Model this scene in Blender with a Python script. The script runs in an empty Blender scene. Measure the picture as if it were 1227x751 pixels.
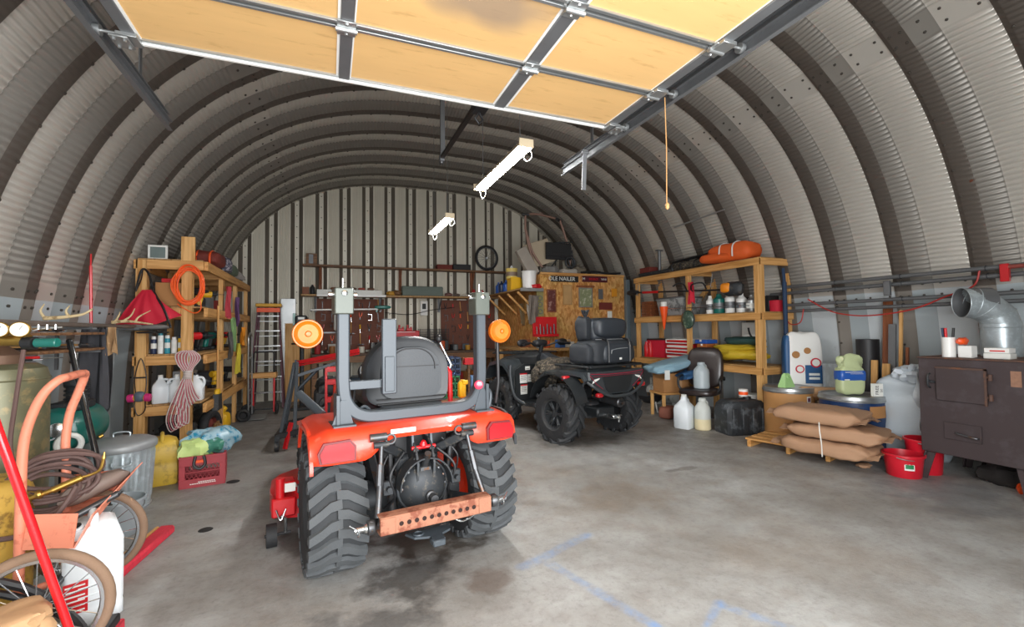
import bpy, bmesh, math, random
from mathutils import Vector, Matrix, Euler
PI = math.pi
random.seed(7)
scn = bpy.context.scene
COL = scn.collection

def R(d): return math.radians(d)

# ---------------------------------------------------------------- camera
camd = bpy.data.cameras.new('camera')
camd.sensor_fit = 'HORIZONTAL'
camd.sensor_width = 36.0
camd.lens = 36.0 * 545.4 / 1227
camd.clip_start = 0.02
cam = bpy.data.objects.new('camera', camd)
COL.objects.link(cam)
yaw, pit, rol = .3827, .0333, -.0116
fw = Vector((math.sin(yaw)*math.cos(pit), math.cos(yaw)*math.cos(pit), math.sin(pit)))
r0 = Vector((math.cos(yaw), -math.sin(yaw), 0))
u0 = r0.cross(fw)
rr = r0*math.cos(rol) + u0*math.sin(rol)
uu = -r0*math.sin(rol) + u0*math.cos(rol)
cam.matrix_world = Matrix(((rr.x, uu.x, -fw.x, 0), (rr.y, uu.y, -fw.y, 0), (rr.z, uu.z, -fw.z, 1.35), (0, 0, 0, 1)))
scn.camera = cam

# ---------------------------------------------------------------- world, lights, exposure
world = bpy.data.worlds.new('sky')
scn.world = world
world.use_nodes = True
wn = world.node_tree.nodes
wn['Background'].inputs[0].default_value = (.93, .96, 1.0, 1)
wn['Background'].inputs[1].default_value = 3.2
# daylight that comes in through the open overhead door
ld = bpy.data.lights.new('doorway_daylight', 'AREA')
ld.shape = 'RECTANGLE'; ld.size = 3.4; ld.size_y = 2.3
ld.energy = 330
ld.color = (.97, .985, 1.0)
lo = bpy.data.objects.new('doorway_daylight', ld); COL.objects.link(lo)
lo.location = (.8, -.42, 1.35); lo.rotation_euler = (R(90+6), 0, 0)
SHOP_LIGHT = 170.0      # emission strength of the two hanging shop lights
vs = scn.view_settings
vs.view_transform = 'Standard'; vs.look = 'None'; vs.gamma = 1.0; vs.use_curve_mapping = False
vs.exposure = -0.2
scn.cycles.max_bounces = 8
scn.cycles.diffuse_bounces = 5

# ---------------------------------------------------------------- materials
def lin(c):
    return tuple((x/12.92 if x <= .04045 else ((x+.055)/1.055)**2.4) for x in c)
def hexc(h):
    return lin(tuple(int(h[i:i+2], 16)/255 for i in (0, 2, 4)))
MATS = {}
def nd(t, kind, **kw):
    n = t.nodes.new(kind)
    for k, v in kw.items(): setattr(n, k, v)
    return n
def mat(name, col='888888', rough=.55, metal=0, var=.12, scale=6, col2=None, amt=.5, bump=0, bscale=80, emit=0, alpha=1, trans=0, stretch=None, coat=0, sheen=0):
    """procedural material: base colour with noise variation, optional second colour in worn patches, fine bump"""
    if name in MATS: return MATS[name]
    m = bpy.data.materials.new(name); m.use_nodes = True
    t = m.node_tree; b = t.nodes['Principled BSDF']; L = t.links.new
    c = hexc(col) if isinstance(col, str) else col
    tc = nd(t, 'ShaderNodeTexCoord')
    src = tc.outputs['Object']
    if stretch:
        mp = nd(t, 'ShaderNodeMapping'); mp.inputs['Scale'].default_value = stretch
        L(src, mp.inputs[0]); src = mp.outputs[0]
    n = nd(t, 'ShaderNodeTexNoise'); n.inputs['Scale'].default_value = scale; n.inputs['Detail'].default_value = 5
    L(src, n.inputs['Vector'])
    mx = nd(t, 'ShaderNodeMix', data_type='RGBA')
    mx.inputs[6].default_value = tuple(min(1, x*(1-var)) for x in c)+(1,)
    mx.inputs[7].default_value = tuple(min(1, x*(1+var)) for x in c)+(1,)
    L(n.outputs['Fac'], mx.inputs[0])
    out = mx.outputs[2]
    if col2:
        n2 = nd(t, 'ShaderNodeTexNoise'); n2.inputs['Scale'].default_value = scale*1.7; n2.inputs['Detail'].default_value = 8
        n2.inputs['Roughness'].default_value = .65
        L(src, n2.inputs['Vector'])
        mr = nd(t, 'ShaderNodeMapRange'); mr.inputs[1].default_value = .62-amt*.3; mr.inputs[2].default_value = .72-amt*.3
        L(n2.outputs['Fac'], mr.inputs[0])
        m2 = nd(t, 'ShaderNodeMix', data_type='RGBA')
        c2 = hexc(col2) if isinstance(col2, str) else col2
        m2.inputs[7].default_value = tuple(c2)+(1,)
        L(out, m2.inputs[6]); L(mr.outputs[0], m2.inputs[0]); out = m2.outputs[2]
    L(out, b.inputs['Base Color'])
    b.inputs['Roughness'].default_value = rough; b.inputs['Metallic'].default_value = metal
    if bump:
        n3 = nd(t, 'ShaderNodeTexNoise'); n3.inputs['Scale'].default_value = bscale; n3.inputs['Detail'].default_value = 3
        L(src, n3.inputs['Vector'])
        bp = nd(t, 'ShaderNodeBump'); bp.inputs['Strength'].default_value = bump; bp.inputs['Distance'].default_value = .01
        L(n3.outputs['Fac'], bp.inputs['Height']); L(bp.outputs[0], b.inputs['Normal'])
    if emit:
        L(out, b.inputs['Emission Color']); b.inputs['Emission Strength'].default_value = emit
    if trans: b.inputs['Transmission Weight'].default_value = trans
    if alpha < 1: b.inputs['Alpha'].default_value = alpha
    if coat: b.inputs['Coat Weight'].default_value = coat
    if sheen: b.inputs['Sheen Weight'].default_value = sheen
    MATS[name] = m
    return m
def wood(name, col, dark, scale=3.0, axis='Z', rough=.6):
    """sawn timber: grain stretched along one axis"""
    if name in MATS: return MATS[name]
    m = bpy.data.materials.new(name); m.use_nodes = True
    t = m.node_tree; b = t.nodes['Principled BSDF']; L = t.links.new
    tc = nd(t, 'ShaderNodeTexCoord'); mp = nd(t, 'ShaderNodeMapping')
    s = {'X': (1.2, 22, 22), 'Y': (22, 1.2, 22), 'Z': (22, 22, 1.2)}[axis]
    mp.inputs['Scale'].default_value = s
    oi = nd(t, 'ShaderNodeObjectInfo'); va = nd(t, 'ShaderNodeVectorMath', operation='ADD')
    L(tc.outputs['Object'], mp.inputs[0]); L(mp.outputs[0], va.inputs[0]); L(oi.outputs['Random'], va.inputs[1])
    n = nd(t, 'ShaderNodeTexNoise'); n.inputs['Scale'].default_value = scale*.5; n.inputs['Detail'].default_value = 6; n.inputs['Distortion'].default_value = .6
    L(va.outputs[0], n.inputs['Vector'])
    cr = nd(t, 'ShaderNodeValToRGB')
    cr.color_ramp.elements[0].position = .34; cr.color_ramp.elements[0].color = hexc(dark)+(1,)
    cr.color_ramp.elements[1].position = .58; cr.color_ramp.elements[1].color = hexc(col)+(1,)
    L(n.outputs['Fac'], cr.inputs[0]); L(cr.outputs[0], b.inputs['Base Color'])
    bp = nd(t, 'ShaderNodeBump'); bp.inputs['Strength'].default_value = .15; L(n.outputs['Fac'], bp.inputs['Height']); L(bp.outputs[0], b.inputs['Normal'])
    b.inputs['Roughness'].default_value = rough
    MATS[name] = m
    return m

# ---------------------------------------------------------------- mesh builder
def frame_of(d, up=None):
    d = Vector(d).normalized()
    up = Vector(up) if up else (Vector((0, 0, 1)) if abs(d.z) < .95 else Vector((0, 1, 0)))
    x = up.cross(d)
    if x.length < 1e-6: x = Vector((1, 0, 0)).cross(d)
    x.normalize(); y = d.cross(x).normalized()
    return x, y, d
def smooth_path(pts, n=6, closed=False):
    P = [Vector(p) for p in pts]; out = []; N = len(P)
    rng = range(N if closed else N-1)
    for i in rng:
        if closed: a, b, c, d = P[i-1], P[i], P[(i+1) % N], P[(i+2) % N]
        else: a, b, c, d = P[max(i-1, 0)], P[i], P[i+1], P[min(i+2, N-1)]
        for k in range(n):
            t = k/n
            out.append(.5*((2*b)+(c-a)*t+(2*a-5*b+4*c-d)*t*t+(3*b-a-3*c+d)*t**3))
    if not closed: out.append(P[-1])
    return out
class MB:
    def __init__(s): s.v = []; s.f = []; s.m = []; s.slot = 0; s.T = Matrix.Identity(4)
    def add(s, vs, fs):
        o = len(s.v); T = s.T
        s.v += [T @ Vector(v) for v in vs]
        s.f += [tuple(i+o for i in f) for f in fs]; s.m += [s.slot]*len(fs)
        return s
    def box(s, x0, x1, y0, y1, z0, z1, b=0, M=None):
        cx, cy, cz = (x0+x1)/2, (y0+y1)/2, (z0+z1)/2
        h = (abs(x1-x0)/2, abs(y1-y0)/2, abs(z1-z0)/2)
        M = M or Matrix.Identity(4); C = Vector((cx, cy, cz))
        b = min(b, min(h)*.9)
        if b <= 0:
            vs = [M @ (C+Vector((sx*h[0], sy*h[1], sz*h[2]))) for sx in (-1, 1) for sy in (-1, 1) for sz in (-1, 1)]
            return s.add(vs, [(0, 1, 3, 2), (4, 6, 7, 5), (0, 4, 5, 1), (2, 3, 7, 6), (0, 2, 6, 4), (1, 5, 7, 3)])
        vs = []; idx = {}
        for sg in [(a, c, d) for a in (-1, 1) for c in (-1, 1) for d in (-1, 1)]:
            for ax in range(3):
                p = [sg[k]*(h[k]-(0 if k == ax else b)) for k in range(3)]
                idx[sg, ax] = len(vs); vs.append(M @ (C+Vector(p)))
        fs = []
        for ax in range(3):
            o1, o2 = (ax+1) % 3, (ax+2) % 3
            for q in (-1, 1):
                def sg(a, c):
                    t = [0, 0, 0]; t[ax] = q; t[o1] = a; t[o2] = c; return tuple(t)
                fs.append(tuple(idx[sg(a, c), ax] for a, c in ((-1, -1), (1, -1), (1, 1), (-1, 1))))
            for a in (-1, 1):
                for c in (-1, 1):
                    def e(q):
                        t = [0, 0, 0]; t[ax] = q; t[o1] = a; t[o2] = c; return tuple(t)
                    fs.append((idx[e(-1), o1], idx[e(1), o1], idx[e(1), o2], idx[e(-1), o2]))
        for sg_ in [(a, c, d) for a in (-1, 1) for c in (-1, 1) for d in (-1, 1)]:
            fs.append(tuple(idx[sg_, k] for k in range(3)))
        return s.add(vs, fs)
    def bar(s, p0, p1, w, h=None, b=0, up=None):
        h = h or w; p0 = Vector(p0); p1 = Vector(p1); x, y, d = frame_of(p1-p0, up)
        M = Matrix(((x.x, y.x, d.x, p0.x), (x.y, y.y, d.y, p0.y), (x.z, y.z, d.z, p0.z), (0, 0, 0, 1)))
        return s.box(-w/2, w/2, -h/2, h/2, 0, (p1-p0).length, b, M)
    def lathe(s, prof, p=(0, 0, 0), axis=(0, 0, 1), n=20, cap=True):
        x, y, d = frame_of(axis); p = Vector(p); vs = []; fs = []
        for r, z in prof:
            for k in range(n):
                a = 2*PI*k/n; vs.append(p+x*(r*math.cos(a))+y*(r*math.sin(a))+d*z)
        for i in range(len(prof)-1):
            for k in range(n):
                k2 = (k+1) % n; fs.append((i*n+k, i*n+k2, (i+1)*n+k2, (i+1)*n+k))
        if cap:
            if prof[0][0] > 1e-5: fs.append(tuple(range(n))[::-1])
            if prof[-1][0] > 1e-5: fs.append(tuple((len(prof)-1)*n+k for k in range(n)))
        return s.add(vs, fs)
    def cyl(s, p0, p1, r, r1=None, n=14, b=0):
        r1 = r if r1 is None else r1; p0 = Vector(p0); p1 = Vector(p1); L = (p1-p0).length
        pr = [(r, 0), (r1, L)] if not b else [(r-b, 0), (r, b), (r1, L-b), (r1-b, L)]
        return s.lathe(pr, p0, p1-p0, n)
    def tube(s, pts, r, n=8, closed=False, sm=0, r2=None, prof=None):
        P = smooth_path(pts, sm, closed) if sm else [Vector(p) for p in pts]
        N = len(P); vs = []; fs = []; px = None
        for i, p in enumerate(P):
            d = (P[(i+1) % N]-P[i-1]) if closed else (P[min(i+1, N-1)]-P[max(i-1, 0)])
            if d.length < 1e-9: d = Vector((0, 0, 1))
            d.normalize()
            if px is None: x, y, _ = frame_of(d)
            else:
                x = px-d*px.dot(d)
                if x.length < 1e-6: x, y, _ = frame_of(d)
                x.normalize(); y = d.cross(x)
            px = x
            rad = r if r2 is None else r+(r2-r)*i/(N-1)
            if prof:
                for (a, c) in prof: vs.append(p+x*a+y*c)
            else:
                for k in range(n):
                    a = 2*PI*k/n; vs.append(p+x*rad*math.cos(a)+y*rad*math.sin(a))
        if prof: n = len(prof)
        for i in range(N if closed else N-1):
            j = (i+1) % N
            for k in range(n):
                k2 = (k+1) % n; fs.append((i*n+k, i*n+k2, j*n+k2, j*n+k))
        if not closed: fs.append(tuple(range(n))[::-1]); fs.append(tuple((N-1)*n+k for k in range(n)))
        return s.add(vs, fs)
    def torus(s, c, axis, Rm, r, n=28, m=8, flat=1.0):
        x, y, d = frame_of(axis); c = Vector(c); vs = []; fs = []
        for i in range(n):
            a = 2*PI*i/n; o = x*math.cos(a)+y*math.sin(a)
            for k in range(m):
                b = 2*PI*k/m; vs.append(c+o*(Rm+r*math.cos(b))+d*(r*flat*math.sin(b)))
        for i in range(n):
            for k in range(m):
                fs.append((i*m+k, ((i+1) % n)*m+k, ((i+1) % n)*m+(k+1) % m, i*m+(k+1) % m))
        return s.add(vs, fs)
    def prism(s, poly, z0, z1, M=None):
        M = M or Matrix.Identity(4); n = len(poly)
        vs = [M @ Vector((a, b, z0)) for a, b in poly]+[M @ Vector((a, b, z1)) for a, b in poly]
        fs = [tuple(range(n))[::-1], tuple(range(n, 2*n))]+[(k, (k+1) % n, n+(k+1) % n, n+k) for k in range(n)]
        return s.add(vs, fs)
    def loft(s, rings, cap=True, closed=True):
        n = len(rings[0]); vs = [Vector(p) for r in rings for p in r]; fs = []
        for i in range(len(rings)-1):
            for k in range(n if closed else n-1):
                k2 = (k+1) % n; fs.append((i*n+k, i*n+k2, (i+1)*n+k2, (i+1)*n+k))
        if cap and closed: fs.append(tuple(range(n))[::-1]); fs.append(tuple((len(rings)-1)*n+k for k in range(n)))
        return s.add(vs, fs)
    def blob(s, c, rad, e=1.0, nu=20, nv=12, noise=0, seed=0, M=None, zf=None):
        """super-ellipsoid with lumps: sacks, bags, cushions; e<1 squarer"""
        rn = random.Random(seed); c = Vector(c); M = M or Matrix.Identity(4)
        ph = [(rn.uniform(1, 4), rn.uniform(1, 4), rn.uniform(0, 6), rn.uniform(0, 6)) for _ in range(5)]
        def pw(v, q): return math.copysign(abs(v)**q, v)
        vs = []; fs = []
        for j in range(nv+1):
            t = -PI/2+PI*j/nv
            for i in range(nu):
                a = 2*PI*i/nu
                x = pw(math.cos(t), e)*pw(math.cos(a), e); y = pw(math.cos(t), e)*pw(math.sin(a), e); z = pw(math.sin(t), e)
                k = 1
                if noise:
                    for (f1, f2, p1, p2) in ph: k += noise*.3*math.sin(f1*x*2+p1+z*2)*math.sin(f2*y*2+p2+z*1.7)
                p = Vector((x*rad[0]*k, y*rad[1]*k, z*rad[2]*k))
                if zf: p = zf(p)
                vs.append(M @ p+c)
        for j in range(nv):
            for i in range(nu):
                fs.append((j*nu+i, j*nu+(i+1) % nu, (j+1)*nu+(i+1) % nu, (j+1)*nu+i))
        return s.add(vs, fs)
    def sheet(s, fn, nu, nv, th=0):
        """surface fn(u,v); with thickness"""
        vs = [Vector(fn(i/nu, j/nv)) for j in range(nv+1) for i in range(nu+1)]
        W = nu+1; fs = [(j*W+i, j*W+i+1, (j+1)*W+i+1, (j+1)*W+i) for j in range(nv) for i in range(nu)]
        if th:
            N = len(vs); nrm = []
            for j in range(nv+1):
                for i in range(nu+1):
                    a = vs[j*W+min(i+1, nu)]-vs[j*W+max(i-1, 0)]; b = vs[min(j+1, nv)*W+i]-vs[max(j-1, 0)*W+i]
                    c = a.cross(b); c = c.normalized() if c.length > 1e-9 else Vector((0, 0, 1)); nrm.append(c)
            vs += [v-nn*th for v, nn in zip(vs, nrm)]
            fs += [tuple(N+k for k in f[::-1]) for f in list(fs)]
            for i in range(nu): fs += [(i, i+1, N+i+1, N+i), (nv*W+i+1, nv*W+i, N+nv*W+i, N+nv*W+i+1)]
            for j in range(nv): fs += [(j*W, (j+1)*W, N+(j+1)*W, N+j*W), ((j+1)*W+nu, j*W+nu, N+j*W+nu, N+(j+1)*W+nu)]
        return s.add(vs, fs)
    def mesh(s, name, mats, ang=38):
        me = bpy.data.meshes.new(name)
        me.from_pydata([tuple(v) for v in s.v], [], s.f)
        if not isinstance(mats, (list, tuple)): mats = [mats]
        for m in mats: me.materials.append(m)
        if len(mats) > 1: me.polygons.foreach_set('material_index', s.m)
        bm = bmesh.new(); bm.from_mesh(me); bmesh.ops.recalc_face_normals(bm, faces=bm.faces[:])
        bm.to_mesh(me); bm.free()
        me.polygons.foreach_set('use_smooth', [True]*len(me.polygons))
        me.set_sharp_from_angle(angle=R(ang))
        me.update()
        return me
    def build(s, name, mats, parent=None, loc=None, rot=None, ang=38, label=None):
        o = bpy.data.objects.new(name, s.mesh(name, mats, ang)); COL.objects.link(o)
        if parent: o.parent = parent
        if loc is not None: o.location = loc
        if rot is not None: o.rotation_euler = rot
        if label: o['label'] = label
        return o
def tag(o, label=None, cat=None, group=None, kind=None):
    if label: o['label'] = label
    if cat: o['category'] = cat
    if group: o['group'] = group
    if kind: o['kind'] = kind
    return o
def thing(name, label, cat, loc=(0, 0, 0), rz=0, group=None, rot=None):
    o = bpy.data.objects.new(name, None); COL.objects.link(o)
    o.empty_display_size = .1
    o.location = loc; o.rotation_euler = rot if rot else (0, 0, rz)
    return tag(o, label, cat, group)
def one(mb, name, mats, label, cat, loc=(0, 0, 0), rz=0, group=None, rot=None, ang=38):
    o = mb.build(name, mats, None, loc, rot if rot else (0, 0, rz), ang)
    return tag(o, label, cat, group)
def struct(mb, name, mats, parent=None, label=None, **k):
    o = mb.build(name, mats, parent, **k)
    if not parent: o['kind'] = 'structure'
    if label: o['label'] = label
    return o
def group_struct(name, label=None):
    o = bpy.data.objects.new(name, None); COL.objects.link(o); o['kind'] = 'structure'
    if label: o['label'] = label
    return o
def inst(name, me, parent, loc=(0, 0, 0), rot=(0, 0, 0), sc=None):
    o = bpy.data.objects.new(name, me); COL.objects.link(o); o.parent = parent; o.location = loc; o.rotation_euler = rot
    if sc: o.scale = sc
    return o
def dup(root, loc, rz=None, label=None, group=None, rot=None, sc=None):
    kids = {}
    for o in bpy.data.objects:
        if o.parent: kids.setdefault(o.parent.name, []).append(o)
    def cp(o, par):
        c = o.copy(); COL.objects.link(c)
        if par: c.parent = par
        for ch in kids.get(o.name, []): cp(ch, c)
        return c
    r = cp(root, None); r.location = loc
    if rz is not None: r.rotation_euler = (0, 0, rz)
    if rot: r.rotation_euler = rot
    if sc: r.scale = (sc, sc, sc) if not isinstance(sc, tuple) else sc
    if label: r['label'] = label
    if group: r['group'] = group
    return r
def text(txt, size, m, parent, loc, rot=(0, 0, 0), name='lettering', depth=.0006, align='CENTER', sx=1.0):
    cu = bpy.data.curves.new(name, 'FONT'); cu.body = txt; cu.size = size; cu.align_x = align; cu.align_y = 'CENTER'
    cu.extrude = depth; cu.resolution_u = 2
    t = bpy.data.objects.new('tmp_text', cu); COL.objects.link(t)
    dg = bpy.context.evaluated_depsgraph_get(); me = bpy.data.meshes.new_from_object(t.evaluated_get(dg))
    bpy.data.objects.remove(t); me.materials.clear(); me.materials.append(m)
    o = bpy.data.objects.new(name, me); COL.objects.link(o)
    if parent: o.parent = parent
    o.location = loc; o.rotation_euler = rot; o.scale = (sx, 1, 1)
    return o
# ================================================================ SETTING
VA, VH, VN, VC = 4.02, 4.4, 2.74, 1.92      # half width, apex height, superellipse power, centre X
PITCH = .67
def wallX(h, side):
    t = min(1, max(0, h/VH)); return VC+side*VA*(1-t**VN)**(1/VN)
def vaultZ(X):
    t = min(1, abs(X-VC)/VA); return VH*(1-t**VN)**(1/VN)

m_steel = mat('crimped_steel', 'cdc9c0', rough=.38, metal=.35, var=.08, scale=2.5)
m_flange = mat('brown_grey_flange', '68615a', rough=.5, metal=.5, var=.14, scale=3)  # inner flats, browner and darker than the outer flats
m_paint = mat('white_painted_steel', 'c3cacd', rough=.5, metal=.05, var=.05, scale=2.2, col2='a9aeb0', amt=.05, bump=.1, bscale=30)
m_bolt = mat('bolt_head', '57524c', rough=.5, metal=.6, var=.1)
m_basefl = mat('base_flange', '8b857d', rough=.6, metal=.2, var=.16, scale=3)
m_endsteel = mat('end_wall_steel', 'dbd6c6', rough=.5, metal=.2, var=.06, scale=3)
m_endweb = mat('shaded_end_web', '6f685d', rough=.55, metal=.25, var=.1, scale=3)  # shading of the end wall webs painted in as a darker colour

# floor: concrete with oil stains, tyre dirt and worn blue paint strokes
def floor_mat():
    m = bpy.data.materials.new('concrete_floor'); m.use_nodes = True
    t = m.node_tree; b = t.nodes['Principled BSDF']; L = t.links.new
    tc = nd(t, 'ShaderNodeTexCoord'); P = tc.outputs['Object']
    def noise(s, d=6, ro=.6, vec=None):
        n = nd(t, 'ShaderNodeTexNoise'); n.inputs['Scale'].default_value = s; n.inputs['Detail'].default_value = d; n.inputs['Roughness'].default_value = ro
        L(vec or P, n.inputs['Vector']); return n.outputs['Fac']
    def mr(v, a, c, lo=0, hi=1):
        n = nd(t, 'ShaderNodeMapRange'); n.inputs[1].default_value = a; n.inputs[2].default_value = c; n.inputs[3].default_value = lo; n.inputs[4].default_value = hi
        L(v, n.inputs[0]); return n.outputs[0]
    def mix(f, a, c, ty='MIX'):
        n = nd(t, 'ShaderNodeMix', data_type='RGBA', blend_type=ty)
        if isinstance(f, (int, float)): n.inputs[0].default_value = f
        else: L(f, n.inputs[0])
        for i, x in ((6, a), (7, c)):
            if isinstance(x, tuple): n.inputs[i].default_value = x+(1,)
            else: L(x, n.inputs[i])
        return n.outputs[2]
    def mth(op, a, c=None):
        n = nd(t, 'ShaderNodeMath', operation=op); n.use_clamp = False
        for i, x in ((0, a), (1, c)):
            if x is None: continue
            if isinstance(x, (int, float)): n.inputs[i].default_value = x
            else: L(x, n.inputs[i])
        return n.outputs[0]
    base = mix(mr(noise(1.1), .35, .68), hexc('86837e'), hexc('aaaba9'))
    base = mix(mr(noise(5, 8), .42, .7, 0, .55), base, hexc('777069'))
    base = mix(mr(noise(24, 6, .75), .5, .78, 0, .5), base, hexc('5f5953'))
    base = mix(mr(noise(.8, 4), .5, .62, 0, .25), base, hexc('8a7a69'))
    base = mix(mr(noise(60, 3, .8), .6, .78, 0, .35), base, hexc('c2c0bb'))
    sx = nd(t, 'ShaderNodeSeparateXYZ'); L(P, sx.inputs[0]); X, Y = sx.outputs[0], sx.outputs[1]
    wob = noise(3.5, 5)
    def spot(cx, cy, rx, ry, soft=.5):
        dx = mth('DIVIDE', mth('SUBTRACT', X, cx), rx); dy = mth('DIVIDE', mth('SUBTRACT', Y, cy), ry)
        d = mth('SQRT', mth('ADD', mth('MULTIPLY', dx, dx), mth('MULTIPLY', dy, dy)))
        d = mth('ADD', d, mth('MULTIPLY', mth('SUBTRACT', wob, .5), 2.6))
        return mr(d, 1, 1-soft, 0, 1)
    # floor gets darker deeper inside; then stains
    deep = mr(mth('ADD', Y, mth('MULTIPLY', mth('SUBTRACT', wob, .5), 2.5)), 3.6, 7.0, 0, .55)
    base = mix(deep, base, hexc('5c5956'))
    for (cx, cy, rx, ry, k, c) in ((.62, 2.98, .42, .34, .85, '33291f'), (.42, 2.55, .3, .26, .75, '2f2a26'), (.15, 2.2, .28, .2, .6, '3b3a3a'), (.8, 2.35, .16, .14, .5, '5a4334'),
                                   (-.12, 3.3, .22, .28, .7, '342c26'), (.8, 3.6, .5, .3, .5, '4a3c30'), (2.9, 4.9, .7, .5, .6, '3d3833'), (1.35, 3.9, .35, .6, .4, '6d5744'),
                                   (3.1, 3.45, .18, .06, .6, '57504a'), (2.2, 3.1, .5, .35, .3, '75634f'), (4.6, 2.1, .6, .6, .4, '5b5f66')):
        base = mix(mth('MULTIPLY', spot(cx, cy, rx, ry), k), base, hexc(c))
    # blue marking paint, worn
    def stroke(ax, ay, bx, by, w):
        vx, vy = bx-ax, by-ay; L2 = vx*vx+vy*vy
        px = mth('SUBTRACT', X, ax); py = mth('SUBTRACT', Y, ay)
        tt = mth('DIVIDE', mth('ADD', mth('MULTIPLY', px, vx), mth('MULTIPLY', py, vy)), L2)
        n = nd(t, 'ShaderNodeClamp'); L(tt, n.inputs[0]); tt = n.outputs[0]
        ex = mth('SUBTRACT', px, mth('MULTIPLY', tt, vx)); ey = mth('SUBTRACT', py, mth('MULTIPLY', tt, vy))
        d = mth('SQRT', mth('ADD', mth('MULTIPLY', ex, ex), mth('MULTIPLY', ey, ey)))
        return mr(mth('ADD', d, mth('MULTIPLY', mth('SUBTRACT', wob, .5), .05)), w, w*.35, 0, 1)
    wear = mr(noise(14, 8, .7), .38, .62, .05, .5)
    for s in ((1.02, 2.42, 1.57, 2.62, .05), (1.18, 2.39, 1.37, 1.72, .04), (1.37, 1.72, 1.55, 1.25, .04), (1.57, 1.62, 1.78, 1.74, .03), (1.77, 1.71, 1.92, 1.46, .035)):
        base = mix(mth('MULTIPLY', stroke(*s), wear), base, hexc('6a8fbf'))
    L(base, b.inputs['Base Color'])
    rg = mr(noise(6), .3, .7, .35, .75); L(rg, b.inputs['Roughness'])
    bp = nd(t, 'ShaderNodeBump'); bp.inputs['Strength'].default_value = .25; bp.inputs['Distance'].default_value = .01
    L(noise(40, 6, .7), bp.inputs['Height']); L(bp.outputs[0], b.inputs['Normal'])
    return m
mb = MB(); mb.box(-2.6, 6.4, -.65, 10.4, -.15, 0)
struct(mb, 'floor', floor_mat())
mb = MB(); mb.box(-14, 18, -16, -.652, -.2, -.03)  # unseen ground outside, added pale to bounce daylight indoors
struct(mb, 'ground', mat('bounce_ground', 'a8a49b', rough=.9, var=.2, scale=12, bump=.5, bscale=40), label='unseen pale ground outside the door, added to bounce light')

# vault: shared arch panel meshes; inner flange, web, outer flat, web; crimps run across
def arc_points(step):
    P = []; N = 4000
    for i in range(N+1):
        a = PI*i/N; ca, sa = math.cos(a), math.sin(a)
        P.append((VC-VA*math.copysign(abs(ca)**(2/VN), ca), VH*abs(sa)**(2/VN)))
    out = [P[0]]; acc = 0; nxt = step
    for i in range(1, len(P)):
        dl = math.dist(P[i], P[i-1])
        while acc+dl >= nxt:
            k = (nxt-acc)/dl; out.append((P[i-1][0]+(P[i][0]-P[i-1][0])*k, P[i-1][1]+(P[i][1]-P[i-1][1])*k)); nxt += step
        acc += dl
    out.append(P[-1]); return out
STEP = .0118
ARC = arc_points(STEP); NA = len(ARC)
def nrm_out(i):
    a = ARC[max(i-3, 0)]; b = ARC[min(i+3, NA-1)]; dx, dz = b[0]-a[0], b[1]-a[1]; l = math.hypot(dx, dz) or 1
    return (-dz/l, dx/l)
# (y, depth outwards, crimp amount, slot)
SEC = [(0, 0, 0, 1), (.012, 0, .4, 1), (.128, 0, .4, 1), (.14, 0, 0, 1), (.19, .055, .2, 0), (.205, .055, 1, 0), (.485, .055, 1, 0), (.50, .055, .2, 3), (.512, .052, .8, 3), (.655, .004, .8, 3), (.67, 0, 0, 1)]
iL1 = next(i for i in range(NA) if ARC[i][1] > 1.6)
iL2 = next(i for i in range(NA) if ARC[i][0] > VC-2.66)
iR2 = next(i for i in range(NA) if ARC[i][0] > VC+2.66)
iR1 = next(i for i in range(NA-1, 0, -1) if ARC[i][1] > 1.7)
def arch_mesh(i0, i1, crimped, name, mats, bolts=True):
    b = MB(); n = len(SEC)
    idxs = list(range(i0, i1+1)) if crimped else list(range(i0, i1, 20))+[i1]
    vs = []
    for i in idxs:
        ox, oz = nrm_out(i); ph = i % 4
        edge = min(i-i0, i1-i)
        am = .015*(1 if ph in (1, 2) else 0)*(0 if edge < 11 else 1)*(1 if crimped else 0)
        lip = .003 if edge < 11 else 0
        for (y, d, c, s_) in SEC:
            dd = d-am*c-lip; vs.append((ARC[i][0]+ox*dd, y, ARC[i][1]+oz*dd))
    o = 0
    for sl in (0, 1, 3):
        b.slot = sl; fs = []
        for r in range(len(idxs)-1):
            for k in range(n-1):
                if SEC[k][3] == sl: fs.append((r*n+k, r*n+k+1, (r+1)*n+k+1, (r+1)*n+k))
        if sl == 0: b.add(vs, fs)
        else: b.f += fs; b.m += [sl]*len(fs)
    if bolts:
        b.slot = 2
        def bolt(i, y, d=0):
            ox, oz = nrm_out(i); x = ARC[i][0]+ox*(d-.004); z = ARC[i][1]+oz*(d-.004)
            b.lathe([(.012, -.006), (.012, .006), (.006, .009)], (x, y, z), (-ox, 0, -oz), n=6)
        st = 22
        for i in range(i0+6, i1-4, st): bolt(i, .125)
        for i in (i0+5, i1-5):
            for y, d in ((.03, 0), (.11, 0), (.24, .055), (.44, .055), (.58, .028)): bolt(i, y, d)
    return b.mesh(name, mats, 50)
m_web = mat('shaded_web_steel', '8c8881', rough=.42, metal=.4, var=.08, scale=2.5); m_basew = mat('shaded_base_web', '9aa3a6', rough=.5, metal=.1, var=.08, scale=2.5)  # webs darker than the outer flats: facet shading put into the colour
MS = [m_steel, m_flange, m_bolt, m_web]; MBs = [m_paint, m_basefl, m_bolt, m_basew]
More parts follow.
